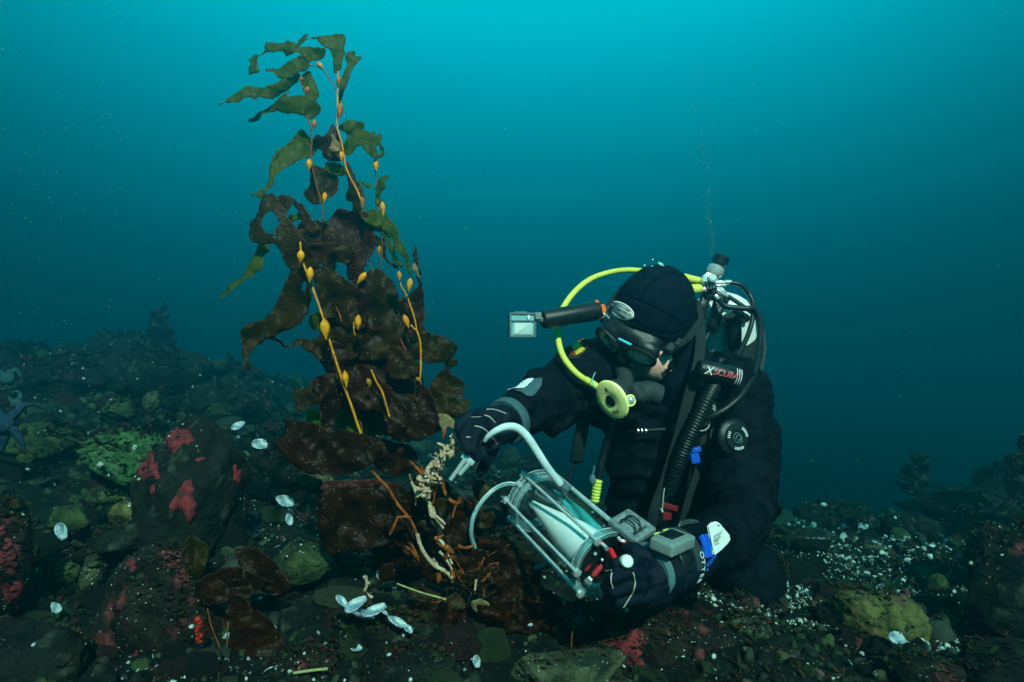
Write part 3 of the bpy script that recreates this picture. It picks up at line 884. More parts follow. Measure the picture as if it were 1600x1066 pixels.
# ------------------------------------------------------------------ shells one can pick out
def mussel_mesh(seed):
    """half of a mussel shell, cupped"""
    r = np.random.default_rng(seed); V = []; F = []
    nu, nv = 14, 8; br = r.uniform(.72, 1.0); kk = r.uniform(.6, 1.1)
    for i in range(nu+1):
        t = i/nu*br; w = (math.sin(PI*t**kk))**.7*(.27+.015*math.sin(i*2.1+seed))+.01
        for j in range(nv+1):
            s = j/nv*2-1
            V.append([t-.5, s*w, -(1-s*s)*w*.55*(1-.1*r.random())])
    for i in range(nu):
        for j in range(nv):
            q = i*(nv+1)+j; F.append((q, q+1, q+nv+2, q+nv+1))
    bx_ = r.uniform(.55, .8); F = [f for f in F if (V[f[0]][0]+.5)/br*.8+.35*V[f[0]][1]/.3+.12*math.sin(f[0]*1.7) < bx_+.25]
    me = mesh_np('mussel_shell', V, F, [M['shell']])
    return me
mus = [mussel_mesh(k) for k in range(8)]
def shell(px, py, size, label, mat='shell', group=None, d=None, rot=None, seed=0, up=True):
    g_, t = ground_px(px, py)
    if d is None: d = (t if g_ is not None else 1.2)-.02
    p = P(px, py, d)
    r = random.Random(seed or px*7+py)
    me = mus[r.randrange(8)]
    if mat != 'shell':
        me = me.copy(); me.materials.clear(); me.materials.append(M[mat])
    o = bpy.data.objects.new('shell', me); COL.objects.link(o)
    s = PX(size, d)*(.95 if rot else .75)
    o.location = p; o.scale = (s, s, s)
    o.rotation_euler = rot or (r.uniform(.6, 2.6), r.uniform(-.9, .9), r.uniform(-1.6, 1.6))
    m = o.modifiers.new('thickness', 'SOLIDIFY'); m.thickness = .05
    tag(o, label, 'shell', group)
    return o
shell(557, 943, 44, 'open white mussel half, topmost of the shell pile below the kelp', rot=(.6, -.5, .2), d=1.045)
shell(588, 952, 46, 'curved white mussel half at the right of the shell pile', rot=(.3, -.3, .5), d=1.05)
shell(570, 958, 60, 'long dark rimmed mussel half under the open white one', 'shell_dark', rot=(-.1, .25, 0), d=1.05)
shell(604, 958, 24, 'small purple tinted shell at the right end of the shell pile', rot=(.5, .5, .9), d=1.05)
shell(535, 940, 30, 'pale shell edge at the left end of the shell pile', rot=(.2, .7, -.3), d=1.05)
shell(622, 972, 40, 'pale broken shell between the shell pile and the dark kelp', rot=(.35, .5, .2), d=1.05)
shell(640, 984, 26, 'narrow white shell sliver tucked against the dark kelp', rot=(.3, .6, -.2), d=1.05)
shell(96, 832, 34, 'bright white shell piece standing at the left', rot=(1.4, 1.1, 0), d=1.42)
shell(88, 950, 24, 'bluish white shell sliver at the lower left', rot=(1.3, .9, .3))
shell(672, 888, 50, 'shiny white mussel pair under the pale kelp stalk', rot=(.9, .2, .2))
shell(640, 880, 24, 'small bright shell left of the shiny mussel pair', rot=(.9, .2, .2))
shell(514, 884, 16, 'small pale oval shell on the dark stone left of the kelp base', rot=(1.1, 0, 0))
shell(594, 900, 20, 'round buff shell above the shell pile', rot=(1.2, 1, 0))
shell(633, 898, 26, 'grey oval shell above right of the shell pile', 'shell_dark', rot=(1.2, 1.2, 0))
shell(446, 783, 34, 'pair of spiny pale shells at left below the kelp blade', rot=(1.2, .4, .4), d=1.45)
shell(452, 812, 22, 'small white upright shell under the spiny pale shells', rot=(1.3, 1.3, .2), d=1.42)
shell(410, 694, 34, 'white and lilac shell piece right of the red patched boulder', rot=(1.1, .1, .4), d=1.75)
shell(372, 665, 24, 'white shell scrap above the white and lilac shell', rot=(1.1, -.5, .4), d=1.95)
shell(138, 678, 14, 'tiny bright shell on the green algae rock', d=2.0)
shell(1225, 905, 22, 'bright white shell on the pale shell gravel', rot=(1.2, .9, 0), d=1.8)
shell(1223, 1003, 32, 'white broken shell below the pale shell gravel', d=1.18)
shell(1262, 1048, 30, 'white shell near the bottom edge left of the faceted rock', d=1.08)
shell(1327, 1035, 26, 'white shell with a dark hollow below the faceted rock', d=1.1)
shell(1405, 997, 36, 'white and pink broken shell at the front of the faceted rock', d=1.13, rot=(1.2, .1, 0))
shell(1440, 908, 14, 'small white shell beside the right hand sea star', d=1.8)
shell(1378, 917, 18, 'white oval shell behind the faceted rock', d=1.6)
shell(735, 1000, 18, 'pale shell under the dark kelp skirt', d=1.1)
shell(745, 1035, 24, 'white upright shell at the bottom centre', d=1.05, rot=(1.4, 1.4, 0))
shell(430, 982, 22, 'white shell at the bottom left of the shell pile', d=1.12)
shell(556, 1012, 30, 'pale shell on the dark slab below the shell pile', d=1.05)
shell(595, 1042, 24, 'turquoise white shell at the bottom', d=1.0)
shell(420, 1048, 30, 'chalky white lump at the bottom left corner of the brown rock', d=1.0)
shell(155, 1035, 26, 'white shell at the foot of the domed rock', d=1.02)
shell(885, 945, 34, 'pale shell left under the glove of the diver', 'shell_dark', d=1.28)
srng = random.Random(11)
SH = []
for k in range(80):
    px, py = srng.uniform(10, 1590), srng.uniform(720, 1060)
    if 700 < px < 1180 and py < 940: continue
    if ground_px(px, py)[0] is None: continue
    mt_ = srng.choice(['shell', 'shell', 'shell_dark'])
    SH.append((shell(px, py, srng.uniform(7, 15), 'x', mt_, 'loose shells in the rubble', seed=k+1), 'white' if mt_ == 'shell' else 'dark'))

label_by_place(SH, 'small loose shell', 'loose shells in the rubble')
# red sponge, twigs, sea stars
mb = MB()
for k in range(9):
    mb.ell(P(311+srng.uniform(-3, 3), 968+k*4.2, 1.0+.004*k), (1, 0, 0), (0, 1, 0), (0, 0, 1), .0045, .004, .0045, seg=10, rings=7)
tag(recenter(mb.build('sponge', pm('sponge_red', (.72, .03, .012), (.5, .02, .01), 200, .6, bump=.5))), 'knobbly bright red sponge on the flank of the domed rock', 'sponge')
tw = pm('twig', (.40, .36, .14), (.24, .20, .08), 90, .6)
for pts, rr, lb in [([(458, 1052, .97), (485, 1048, .97), (512, 1045, .97)], .0022, 'straight yellowish twig on the brown rock at the bottom'),
                    ([(575, 975, 1.1), (610, 970, 1.1), (640, 972, 1.1)], .0013, 'thin pale twig below the shell pile'),
                    ([(620, 912, 1.18), (655, 925, 1.18), (690, 935, 1.18), (716, 945, 1.18)], .0018, 'thin brown twig lying from the grey shell to the kelp base')]:
    tag(recenter(tube('twig', [P(*q) for q in pts], rr, tw, seg=8)), lb, 'twig')
mb = MB()
for q in ([(572, 900), (573, 915), (570, 925), (582, 934)], [(572, 915), (578, 910)], [(573, 906), (568, 900)]):
    mb.path([P(a_, b_, 1.2) for a_, b_ in q], .0028, seg=8)
tag(recenter(mb.build('coral_twig', M['pale_growth'])), 'small white forked growth above the shell pile', 'coral')
def sea_star(label, arms, d, rad, mat):
    t = thing('sea_star', label, 'sea star', P(*arms[0][0], d+.02))
    for ar in arms:
        n = len(ar)
        tube('arm', [P(x_, y_, d+.015*i_) for i_, (x_, y_) in enumerate(ar)], [rad*(1-.75*i_/(n-1)) for i_ in range(n)], mat, t, seg=12, flat=.7)
    c = MB(); c.ell(P(*arms[0][0], d), CAMX, CAMF, CAMU, rad*1.35, rad*1.1, rad*1.2); c.build('central_disc', mat, t)
    return t
sm = pm('star_blue', (.02, .06, .12), (.05, .11, .18), 80, .7, bump=1, bscale=260)
sm2 = pm('star_pale', (.04, .10, .12), (.09, .17, .19), 80, .7, bump=1, bscale=260)
sea_star('blue sea star reaching over the left edge rocks', [[(2, 662), (20, 650), (38, 634), (54, 633)], [(2, 662), (20, 672), (32, 688), (38, 704)], [(2, 662), (-6, 640), (-12, 620)], [(2, 662), (5, 685), (2, 705)], [(2, 662), (-20, 668), (-40, 670)]], 1.9, .026, sm)
sea_star('small pale blue sea star higher on the left slope', [[(26, 630), (32, 620), (28, 612), (18, 615)], [(26, 630), (18, 626), (14, 620)], [(26, 630), (34, 634)], [(26, 630), (22, 638)], [(26, 630), (16, 634)]], 2.2, .014, sm2)
sea_star('pale long armed sea star on the bottom at right', [[(1470, 912), (1450, 900), (1430, 894), (1412, 898)], [(1470, 912), (1490, 920), (1510, 916), (1530, 914)], [(1470, 912), (1478, 900), (1490, 893)], [(1470, 912), (1460, 925), (1445, 932)], [(1470, 912), (1490, 930), (1500, 938)]], 1.85, .017, sm2)
sea_star('faint spread sea star on the ridge crest at the left edge', [[(12, 592), (24, 578), (34, 590)], [(12, 592), (0, 582), (-8, 590)], [(12, 592), (18, 604)], [(12, 592), (4, 602)], [(12, 592), (14, 578)]], 2.9, .022, sm2)

# ------------------------------------------------------------------ kelp
CROPS = {'A': (320, 30, 3.553), 'B': (320, 280, 3.807), 'C': (360, 480, 3.9475), 'D': (460, 620, 2.96), 'E': (0, 740, 3.27), 'F': (1160, 680, 2.7614), 'O': (0, 0, 1.0)}
def cpx(crop, p):
    x0, y0, s = CROPS[crop]; return (x0+p[0]/s, y0+p[1]/s)
def inside(poly, x, y):
    c = np.zeros(len(x), bool); n = len(poly)
    for i_ in range(n):
        x1, y1 = poly[i_]; x2, y2 = poly[i_-1]
        k = ((y1 > y) != (y2 > y)) & (x < (x2-x1)*(y-y1)/((y2-y1)+1e-12)+x1)
        c ^= k
    return c
bseed = [0]
def blade_mesh(crop, outline, d, wave=.012, tx=0, ty=0, hole=(), step=3.2, ragged=1.7, mat='kelp_brown', name='blade'):
    """a thin wavy leaf; outline in photo pixels, laid round depth d, tilted by tx / ty metres across its size"""
    bseed[0] += 1; sd = bseed[0]
    o = catmull([cpx(crop, p) for p in outline], 6, closed=True)
    # resample at about 3 px and fray the rim a little
    def fray(o, amp):
        seg = np.linalg.norm(np.roll(o, -1, 0)-o, axis=1); L = np.concatenate([[0], np.cumsum(seg)]); n = max(12, int(L[-1]/3.0))
        t = np.linspace(0, L[-1], n, endpoint=False); oo = np.vstack([o, o[:1]])
        q = np.stack([np.interp(t, L, oo[:, 0]), np.interp(t, L, oo[:, 1])], 1)
        tn = np.roll(q, -1, 0)-np.roll(q, 1, 0); tn /= np.linalg.norm(tn, axis=1)[:, None]+1e-9
        nn = np.stack([-tn[:, 1], tn[:, 0]], 1)
        z = np.zeros(len(q))
        j = fbm(np.stack([q[:, 0]/7, q[:, 1]/7, z+sd], 1), sd, 3)
        return q+nn*(j*amp*1.8)[:, None]
    o = fray(o, ragged)
    loops = [o]+[fray(catmull([cpx(crop, p) for p in h], 6, closed=True), .5) for h in hole]
    x0, y0 = o.min(0); x1, y1 = o.max(0); w, h = x1-x0, y1-y0
    gx_, gy_ = np.meshgrid(np.arange(x0+step/2, x1, step), np.arange(y0+step/2, y1, step*.87))
    gx_[1::2] += step/2
    G = np.stack([gx_.ravel(), gy_.ravel()], 1)
    k = inside(o, G[:, 0], G[:, 1])
    for hh in loops[1:]: k &= ~inside(hh, G[:, 0], G[:, 1])
    G = G[k]
    allp = np.vstack(loops)
    if len(G):
        dmin = np.array([np.min(np.hypot(*(allp-g_).T)) for g_ in G]); G = G[dmin > 1.6]
    coords = [Vector(p) for p in np.vstack([allp, G])] if len(G) else [Vector(p) for p in allp]
    edges = []; b = 0
    for lp in loops:
        n = len(lp); edges += [(b+i_, b+(i_+1) % n) for i_ in range(n)]; b += n
    vv, _, ff, *_ = mgeo.delaunay_2d_cdt(coords, edges, [], 0, 1e-5)
    pts = np.array([tuple(v) for v in vv])
    ff = [f for f in ff if len(f) == 3]
    cen = np.array([pts[list(f)].mean(0) for f in ff])
    k = inside(o, cen[:, 0], cen[:, 1])
    for hh in loops[1:]: k &= ~inside(hh, cen[:, 0], cen[:, 1])
    ff = [f for f, kk in zip(ff, k) if kk]
    q = np.stack([pts[:, 0]/max(26, min(w, h)*.42), pts[:, 1]/max(26, min(w, h)*.42), np.full(len(pts), sd*1.7)], 1)
    q2 = np.stack([pts[:, 0]/13, pts[:, 1]/13, np.full(len(pts), sd*2.3)], 1)
    dm = np.array([np.min(np.hypot(*(allp-g_).T)) for g_ in pts])
    edge = np.exp(-dm/7)
    dep = d + wave*1.9*fbm(q, sd, 2) + .0021*fbm(q2, sd+7, 3)*(1+2.0*edge)
    dep += tx*((pts[:, 0]-x0)/max(w, 1)-.5) + ty*((pts[:, 1]-y0)/max(h, 1)-.5)
    V = [tuple(P(a_[0], a_[1], z_)) for a_, z_ in zip(pts, dep)]
    me = mesh_np(name, V, ff, [M[mat]])
    return me
def blade(parent, crop, outline, d, mat='kelp_brown', label=None, name='blade', **kw):
    o = obj(name, blade_mesh(crop, outline, d, mat=mat, **kw), parent, label)
    m = o.modifiers.new('thickness', 'SOLIDIFY'); m.thickness = .0009; m.offset = 0
    return o
def bulb(parent, crop, c, w, h, ang, d, mat='float'):
    """a pear shaped gas float: w by h in crop pixels, ang its lean, narrow end down"""
    s = CROPS[crop][2]; px, py = cpx(crop, c); o = P(px, py, d)
    ax = (CAMU*math.cos(ang)+CAMX*math.sin(ang)).normalized()
    k_ = random.Random(int(c[0]*7+c[1])).uniform(.82, 1.12); L, r = PX(h/s, d)*k_, PX(w/s/2, d)*1.0*k_
    prof = [(-.60*L, .14*r), (-.48*L, .24*r), (-.38*L, .42*r), (-.26*L, .68*r), (-.12*L, .90*r), (.04*L, 1.0*r), (.18*L, .97*r), (.30*L, .82*r), (.39*L, .60*r), (.45*L, .38*r), (.49*L, .20*r), (.53*L, .12*r)]
    m = MB(); m.lathe(o, ax, prof, seg=20); return m.build('float', M[mat], parent, sharp=80)
def stem(parent, crop, pts, d, r=.0026, mat='stipe', name='stipe', taper=.8, knobs=True, dd=0):
    q = [cpx(crop, p) for p in pts]; n = len(q)
    P3 = [P(a_, b_, d+dd*i_/(max(n-1, 1))) for i_, (a_, b_) in enumerate(q)]
    c4 = catmull([(*p, r*(taper+(1-taper)*i_/(max(n-1, 1)))) for i_, p in enumerate(P3)], 8)
    rad = c4[:, 3]*(1+.10*vnoise(c4[:, :3]*160, 5)) if knobs else c4[:, 3]
    V, F = tube_vf(c4[:, :3], rad, 10)
    return obj(name, mesh_np(name, V, F, [M[mat]]), parent)

kelp = thing('giant_kelp', 'tall brown and green kelp with amber floats rising from the bottom left of the diver', 'kelp', (float(P(725, 925, 1.28).x), float(P(725, 925, 1.28).y), Hs(P(725, 925, 1.28).x, P(725, 925, 1.28).y)))
K = kelp
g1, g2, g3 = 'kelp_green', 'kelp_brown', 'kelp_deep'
# crown
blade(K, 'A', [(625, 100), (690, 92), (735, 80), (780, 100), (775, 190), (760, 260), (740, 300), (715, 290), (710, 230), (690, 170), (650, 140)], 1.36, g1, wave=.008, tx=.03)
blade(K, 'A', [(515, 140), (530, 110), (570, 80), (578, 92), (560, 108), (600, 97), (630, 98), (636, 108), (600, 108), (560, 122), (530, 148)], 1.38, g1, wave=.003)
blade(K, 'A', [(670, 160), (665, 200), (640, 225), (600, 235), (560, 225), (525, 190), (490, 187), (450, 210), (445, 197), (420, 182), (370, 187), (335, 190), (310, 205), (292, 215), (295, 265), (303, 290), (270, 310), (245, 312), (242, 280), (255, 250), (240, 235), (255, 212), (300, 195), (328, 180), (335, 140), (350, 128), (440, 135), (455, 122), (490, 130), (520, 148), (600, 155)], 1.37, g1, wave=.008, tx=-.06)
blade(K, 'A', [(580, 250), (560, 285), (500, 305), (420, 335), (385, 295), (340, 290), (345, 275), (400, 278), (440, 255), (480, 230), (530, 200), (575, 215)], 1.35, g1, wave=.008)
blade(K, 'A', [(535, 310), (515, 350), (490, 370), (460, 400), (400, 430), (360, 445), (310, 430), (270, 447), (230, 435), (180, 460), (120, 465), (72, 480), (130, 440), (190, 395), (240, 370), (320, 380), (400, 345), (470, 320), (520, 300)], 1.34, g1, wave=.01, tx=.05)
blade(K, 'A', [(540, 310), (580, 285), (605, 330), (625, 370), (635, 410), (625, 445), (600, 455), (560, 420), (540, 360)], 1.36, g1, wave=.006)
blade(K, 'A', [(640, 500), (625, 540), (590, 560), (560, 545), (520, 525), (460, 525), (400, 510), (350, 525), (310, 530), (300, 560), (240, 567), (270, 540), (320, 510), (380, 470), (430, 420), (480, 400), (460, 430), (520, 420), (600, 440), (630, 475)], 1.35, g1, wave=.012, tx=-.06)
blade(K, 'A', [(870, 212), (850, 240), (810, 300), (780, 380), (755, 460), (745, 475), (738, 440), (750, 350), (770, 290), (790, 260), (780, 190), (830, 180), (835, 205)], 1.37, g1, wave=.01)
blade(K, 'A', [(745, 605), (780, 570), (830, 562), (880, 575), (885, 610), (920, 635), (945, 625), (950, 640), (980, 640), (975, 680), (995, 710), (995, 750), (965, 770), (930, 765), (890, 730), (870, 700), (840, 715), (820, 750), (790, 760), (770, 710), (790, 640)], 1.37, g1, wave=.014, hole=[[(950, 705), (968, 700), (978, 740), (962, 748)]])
blade(K, 'A', [(715, 585), (735, 620), (755, 680), (770, 740), (775, 780), (740, 790), (690, 790), (660, 760), (650, 730), (610, 720), (605, 680), (625, 645), (660, 655), (690, 610)], 1.355, g2, wave=.012)
blade(K, 'A', [(705, 640), (755, 700), (750, 730), (710, 740), (683, 718), (705, 690)], 1.325, 'kelp_tan', 'pale tan worn scrap of blade', wave=.004)
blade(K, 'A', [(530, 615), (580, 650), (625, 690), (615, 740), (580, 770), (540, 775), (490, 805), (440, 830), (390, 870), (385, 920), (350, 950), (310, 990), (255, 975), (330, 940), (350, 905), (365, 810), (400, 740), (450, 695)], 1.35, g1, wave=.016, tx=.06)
blade(K, 'A', [(590, 810), (640, 820), (700, 850), (745, 885), (740, 920), (730, 960), (690, 990), (650, 1025), (610, 1030), (550, 975), (575, 930), (585, 880)], 1.36, g2, wave=.012)
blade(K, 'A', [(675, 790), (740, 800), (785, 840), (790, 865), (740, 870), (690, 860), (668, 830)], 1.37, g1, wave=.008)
blade(K, 'A', [(770, 770), (810, 820), (840, 880), (880, 960), (885, 1040), (860, 1066), (820, 1066), (820, 1015), (790, 1000), (785, 960), (795, 910)], 1.37, g2, wave=.01)
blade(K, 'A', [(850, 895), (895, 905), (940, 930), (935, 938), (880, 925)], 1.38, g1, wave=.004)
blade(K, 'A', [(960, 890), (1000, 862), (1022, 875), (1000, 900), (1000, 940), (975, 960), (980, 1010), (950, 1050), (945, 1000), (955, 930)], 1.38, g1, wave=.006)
# ring and middle mass
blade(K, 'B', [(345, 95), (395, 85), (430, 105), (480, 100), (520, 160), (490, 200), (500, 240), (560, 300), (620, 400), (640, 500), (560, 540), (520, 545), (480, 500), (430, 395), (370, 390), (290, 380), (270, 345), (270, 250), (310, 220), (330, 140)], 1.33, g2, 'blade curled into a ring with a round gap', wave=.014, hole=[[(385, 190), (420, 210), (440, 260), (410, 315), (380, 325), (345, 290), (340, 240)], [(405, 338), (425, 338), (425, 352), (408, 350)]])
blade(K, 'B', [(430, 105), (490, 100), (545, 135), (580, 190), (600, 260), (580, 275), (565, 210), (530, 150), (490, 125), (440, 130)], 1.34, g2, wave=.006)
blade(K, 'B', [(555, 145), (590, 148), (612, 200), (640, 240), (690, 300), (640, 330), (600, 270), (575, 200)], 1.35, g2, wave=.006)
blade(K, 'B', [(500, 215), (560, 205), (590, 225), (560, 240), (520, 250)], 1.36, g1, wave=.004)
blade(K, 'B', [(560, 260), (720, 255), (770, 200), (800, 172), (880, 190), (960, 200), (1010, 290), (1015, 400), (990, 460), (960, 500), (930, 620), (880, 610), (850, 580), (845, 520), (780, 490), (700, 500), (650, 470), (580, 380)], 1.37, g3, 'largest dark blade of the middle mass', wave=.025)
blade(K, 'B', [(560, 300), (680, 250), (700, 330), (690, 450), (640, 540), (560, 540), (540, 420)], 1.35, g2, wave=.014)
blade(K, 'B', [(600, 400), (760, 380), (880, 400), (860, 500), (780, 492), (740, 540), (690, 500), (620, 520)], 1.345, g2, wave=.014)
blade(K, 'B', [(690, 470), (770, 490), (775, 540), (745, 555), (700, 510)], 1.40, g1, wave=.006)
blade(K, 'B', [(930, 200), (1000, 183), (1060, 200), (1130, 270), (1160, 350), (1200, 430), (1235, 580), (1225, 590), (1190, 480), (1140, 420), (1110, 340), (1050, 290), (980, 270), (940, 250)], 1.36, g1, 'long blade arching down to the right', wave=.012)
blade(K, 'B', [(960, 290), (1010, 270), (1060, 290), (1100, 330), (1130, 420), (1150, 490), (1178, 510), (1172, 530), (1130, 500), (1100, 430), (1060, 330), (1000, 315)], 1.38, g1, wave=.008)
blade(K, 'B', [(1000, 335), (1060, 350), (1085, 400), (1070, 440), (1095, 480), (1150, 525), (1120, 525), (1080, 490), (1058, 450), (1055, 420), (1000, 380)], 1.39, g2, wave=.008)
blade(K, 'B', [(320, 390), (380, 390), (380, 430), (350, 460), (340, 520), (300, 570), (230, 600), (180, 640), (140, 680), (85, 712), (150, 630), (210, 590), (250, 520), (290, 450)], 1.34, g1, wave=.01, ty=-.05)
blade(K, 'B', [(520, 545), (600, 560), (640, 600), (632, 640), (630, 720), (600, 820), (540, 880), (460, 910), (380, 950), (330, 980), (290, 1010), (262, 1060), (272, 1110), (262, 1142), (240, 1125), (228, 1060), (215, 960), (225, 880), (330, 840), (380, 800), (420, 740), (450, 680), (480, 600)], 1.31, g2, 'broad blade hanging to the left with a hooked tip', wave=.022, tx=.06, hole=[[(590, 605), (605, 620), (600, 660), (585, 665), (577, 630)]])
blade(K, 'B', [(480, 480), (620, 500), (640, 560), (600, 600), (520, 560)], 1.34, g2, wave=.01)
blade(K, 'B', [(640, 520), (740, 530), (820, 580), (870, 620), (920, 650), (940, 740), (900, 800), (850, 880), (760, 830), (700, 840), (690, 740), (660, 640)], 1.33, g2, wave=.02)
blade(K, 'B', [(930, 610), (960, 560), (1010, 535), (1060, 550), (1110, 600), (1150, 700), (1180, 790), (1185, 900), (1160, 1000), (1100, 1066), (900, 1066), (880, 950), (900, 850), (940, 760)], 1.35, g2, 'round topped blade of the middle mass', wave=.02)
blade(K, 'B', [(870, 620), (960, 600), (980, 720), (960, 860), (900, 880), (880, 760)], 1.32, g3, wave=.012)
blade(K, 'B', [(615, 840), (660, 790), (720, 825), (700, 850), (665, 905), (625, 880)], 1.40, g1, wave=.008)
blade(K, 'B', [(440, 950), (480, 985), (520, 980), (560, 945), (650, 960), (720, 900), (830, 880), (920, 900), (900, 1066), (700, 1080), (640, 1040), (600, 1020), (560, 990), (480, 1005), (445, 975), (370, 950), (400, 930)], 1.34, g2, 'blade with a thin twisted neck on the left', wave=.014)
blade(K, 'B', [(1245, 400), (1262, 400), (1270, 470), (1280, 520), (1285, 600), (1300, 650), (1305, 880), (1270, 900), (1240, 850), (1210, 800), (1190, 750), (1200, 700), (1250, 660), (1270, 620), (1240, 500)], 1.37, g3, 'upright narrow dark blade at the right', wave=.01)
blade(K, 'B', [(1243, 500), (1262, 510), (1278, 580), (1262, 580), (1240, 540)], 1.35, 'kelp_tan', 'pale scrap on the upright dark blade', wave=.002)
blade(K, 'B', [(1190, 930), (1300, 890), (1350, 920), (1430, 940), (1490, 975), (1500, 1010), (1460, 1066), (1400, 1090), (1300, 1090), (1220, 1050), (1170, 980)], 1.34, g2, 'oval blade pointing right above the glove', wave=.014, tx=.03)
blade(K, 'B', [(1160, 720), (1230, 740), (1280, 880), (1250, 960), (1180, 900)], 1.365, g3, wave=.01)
# lower mass
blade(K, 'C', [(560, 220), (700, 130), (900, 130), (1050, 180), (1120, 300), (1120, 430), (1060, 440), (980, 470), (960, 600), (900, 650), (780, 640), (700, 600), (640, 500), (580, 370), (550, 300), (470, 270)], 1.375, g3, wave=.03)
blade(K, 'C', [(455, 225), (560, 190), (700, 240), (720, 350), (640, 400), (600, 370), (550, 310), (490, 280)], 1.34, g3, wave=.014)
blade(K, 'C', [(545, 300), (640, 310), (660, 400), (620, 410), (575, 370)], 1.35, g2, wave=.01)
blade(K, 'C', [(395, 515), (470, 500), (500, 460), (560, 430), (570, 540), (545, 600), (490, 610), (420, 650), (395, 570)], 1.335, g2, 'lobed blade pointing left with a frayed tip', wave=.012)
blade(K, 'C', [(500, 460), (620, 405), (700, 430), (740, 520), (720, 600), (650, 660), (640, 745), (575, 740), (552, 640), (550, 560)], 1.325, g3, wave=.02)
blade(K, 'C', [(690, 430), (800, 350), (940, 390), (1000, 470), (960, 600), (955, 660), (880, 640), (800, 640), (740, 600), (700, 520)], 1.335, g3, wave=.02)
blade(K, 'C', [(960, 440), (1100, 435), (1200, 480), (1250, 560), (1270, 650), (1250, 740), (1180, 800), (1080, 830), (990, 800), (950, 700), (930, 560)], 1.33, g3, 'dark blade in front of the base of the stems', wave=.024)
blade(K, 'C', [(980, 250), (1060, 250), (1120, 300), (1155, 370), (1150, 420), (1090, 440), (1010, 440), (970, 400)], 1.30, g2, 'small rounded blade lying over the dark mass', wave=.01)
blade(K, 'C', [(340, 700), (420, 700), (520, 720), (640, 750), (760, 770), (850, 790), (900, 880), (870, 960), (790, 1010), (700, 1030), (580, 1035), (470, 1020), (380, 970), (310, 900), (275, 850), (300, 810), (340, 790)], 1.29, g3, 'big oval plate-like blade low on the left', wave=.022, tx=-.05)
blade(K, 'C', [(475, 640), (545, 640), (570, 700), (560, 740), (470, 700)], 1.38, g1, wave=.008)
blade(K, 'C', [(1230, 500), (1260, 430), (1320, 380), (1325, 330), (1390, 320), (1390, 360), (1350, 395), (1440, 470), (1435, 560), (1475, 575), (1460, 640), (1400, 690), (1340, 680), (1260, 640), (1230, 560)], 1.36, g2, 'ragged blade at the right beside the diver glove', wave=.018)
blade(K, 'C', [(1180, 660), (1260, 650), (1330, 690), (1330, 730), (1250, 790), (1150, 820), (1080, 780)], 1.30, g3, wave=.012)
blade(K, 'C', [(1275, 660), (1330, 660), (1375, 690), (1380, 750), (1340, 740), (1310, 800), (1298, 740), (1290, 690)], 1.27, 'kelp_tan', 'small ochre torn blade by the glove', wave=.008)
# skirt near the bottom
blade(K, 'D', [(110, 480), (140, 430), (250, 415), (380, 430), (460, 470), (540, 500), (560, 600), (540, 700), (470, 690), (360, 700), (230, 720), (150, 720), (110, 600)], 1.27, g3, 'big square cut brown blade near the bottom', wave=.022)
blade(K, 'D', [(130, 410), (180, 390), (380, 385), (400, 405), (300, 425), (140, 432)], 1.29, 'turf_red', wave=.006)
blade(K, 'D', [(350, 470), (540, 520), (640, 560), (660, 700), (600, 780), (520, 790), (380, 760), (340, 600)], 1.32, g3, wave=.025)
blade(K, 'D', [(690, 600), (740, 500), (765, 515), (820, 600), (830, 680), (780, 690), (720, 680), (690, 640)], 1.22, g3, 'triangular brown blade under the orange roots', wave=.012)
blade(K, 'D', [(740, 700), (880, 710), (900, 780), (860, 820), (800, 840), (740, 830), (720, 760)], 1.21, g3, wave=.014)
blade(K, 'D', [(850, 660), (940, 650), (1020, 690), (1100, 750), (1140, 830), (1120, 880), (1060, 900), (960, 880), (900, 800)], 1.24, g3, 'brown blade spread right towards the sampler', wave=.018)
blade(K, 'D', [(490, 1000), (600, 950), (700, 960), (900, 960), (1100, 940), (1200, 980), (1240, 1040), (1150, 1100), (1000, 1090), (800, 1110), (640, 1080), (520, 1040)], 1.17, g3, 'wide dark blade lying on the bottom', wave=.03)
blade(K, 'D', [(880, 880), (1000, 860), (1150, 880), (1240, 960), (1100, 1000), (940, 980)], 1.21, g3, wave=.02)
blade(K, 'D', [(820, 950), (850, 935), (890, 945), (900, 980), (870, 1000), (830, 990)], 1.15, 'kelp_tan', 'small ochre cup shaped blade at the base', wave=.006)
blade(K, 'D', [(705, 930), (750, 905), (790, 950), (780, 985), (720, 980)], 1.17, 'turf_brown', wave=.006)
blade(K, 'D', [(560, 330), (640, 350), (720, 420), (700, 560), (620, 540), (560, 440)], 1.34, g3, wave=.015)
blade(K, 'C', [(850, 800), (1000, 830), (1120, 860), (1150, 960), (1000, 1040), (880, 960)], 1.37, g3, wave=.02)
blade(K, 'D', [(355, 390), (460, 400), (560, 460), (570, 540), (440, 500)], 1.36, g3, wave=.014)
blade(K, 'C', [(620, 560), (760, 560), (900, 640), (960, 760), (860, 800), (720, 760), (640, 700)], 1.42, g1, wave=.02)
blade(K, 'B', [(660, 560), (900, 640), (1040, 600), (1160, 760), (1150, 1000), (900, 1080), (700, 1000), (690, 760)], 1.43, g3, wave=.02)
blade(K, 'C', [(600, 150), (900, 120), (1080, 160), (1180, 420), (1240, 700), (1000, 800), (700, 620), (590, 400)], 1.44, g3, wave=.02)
kr = random.Random(8)
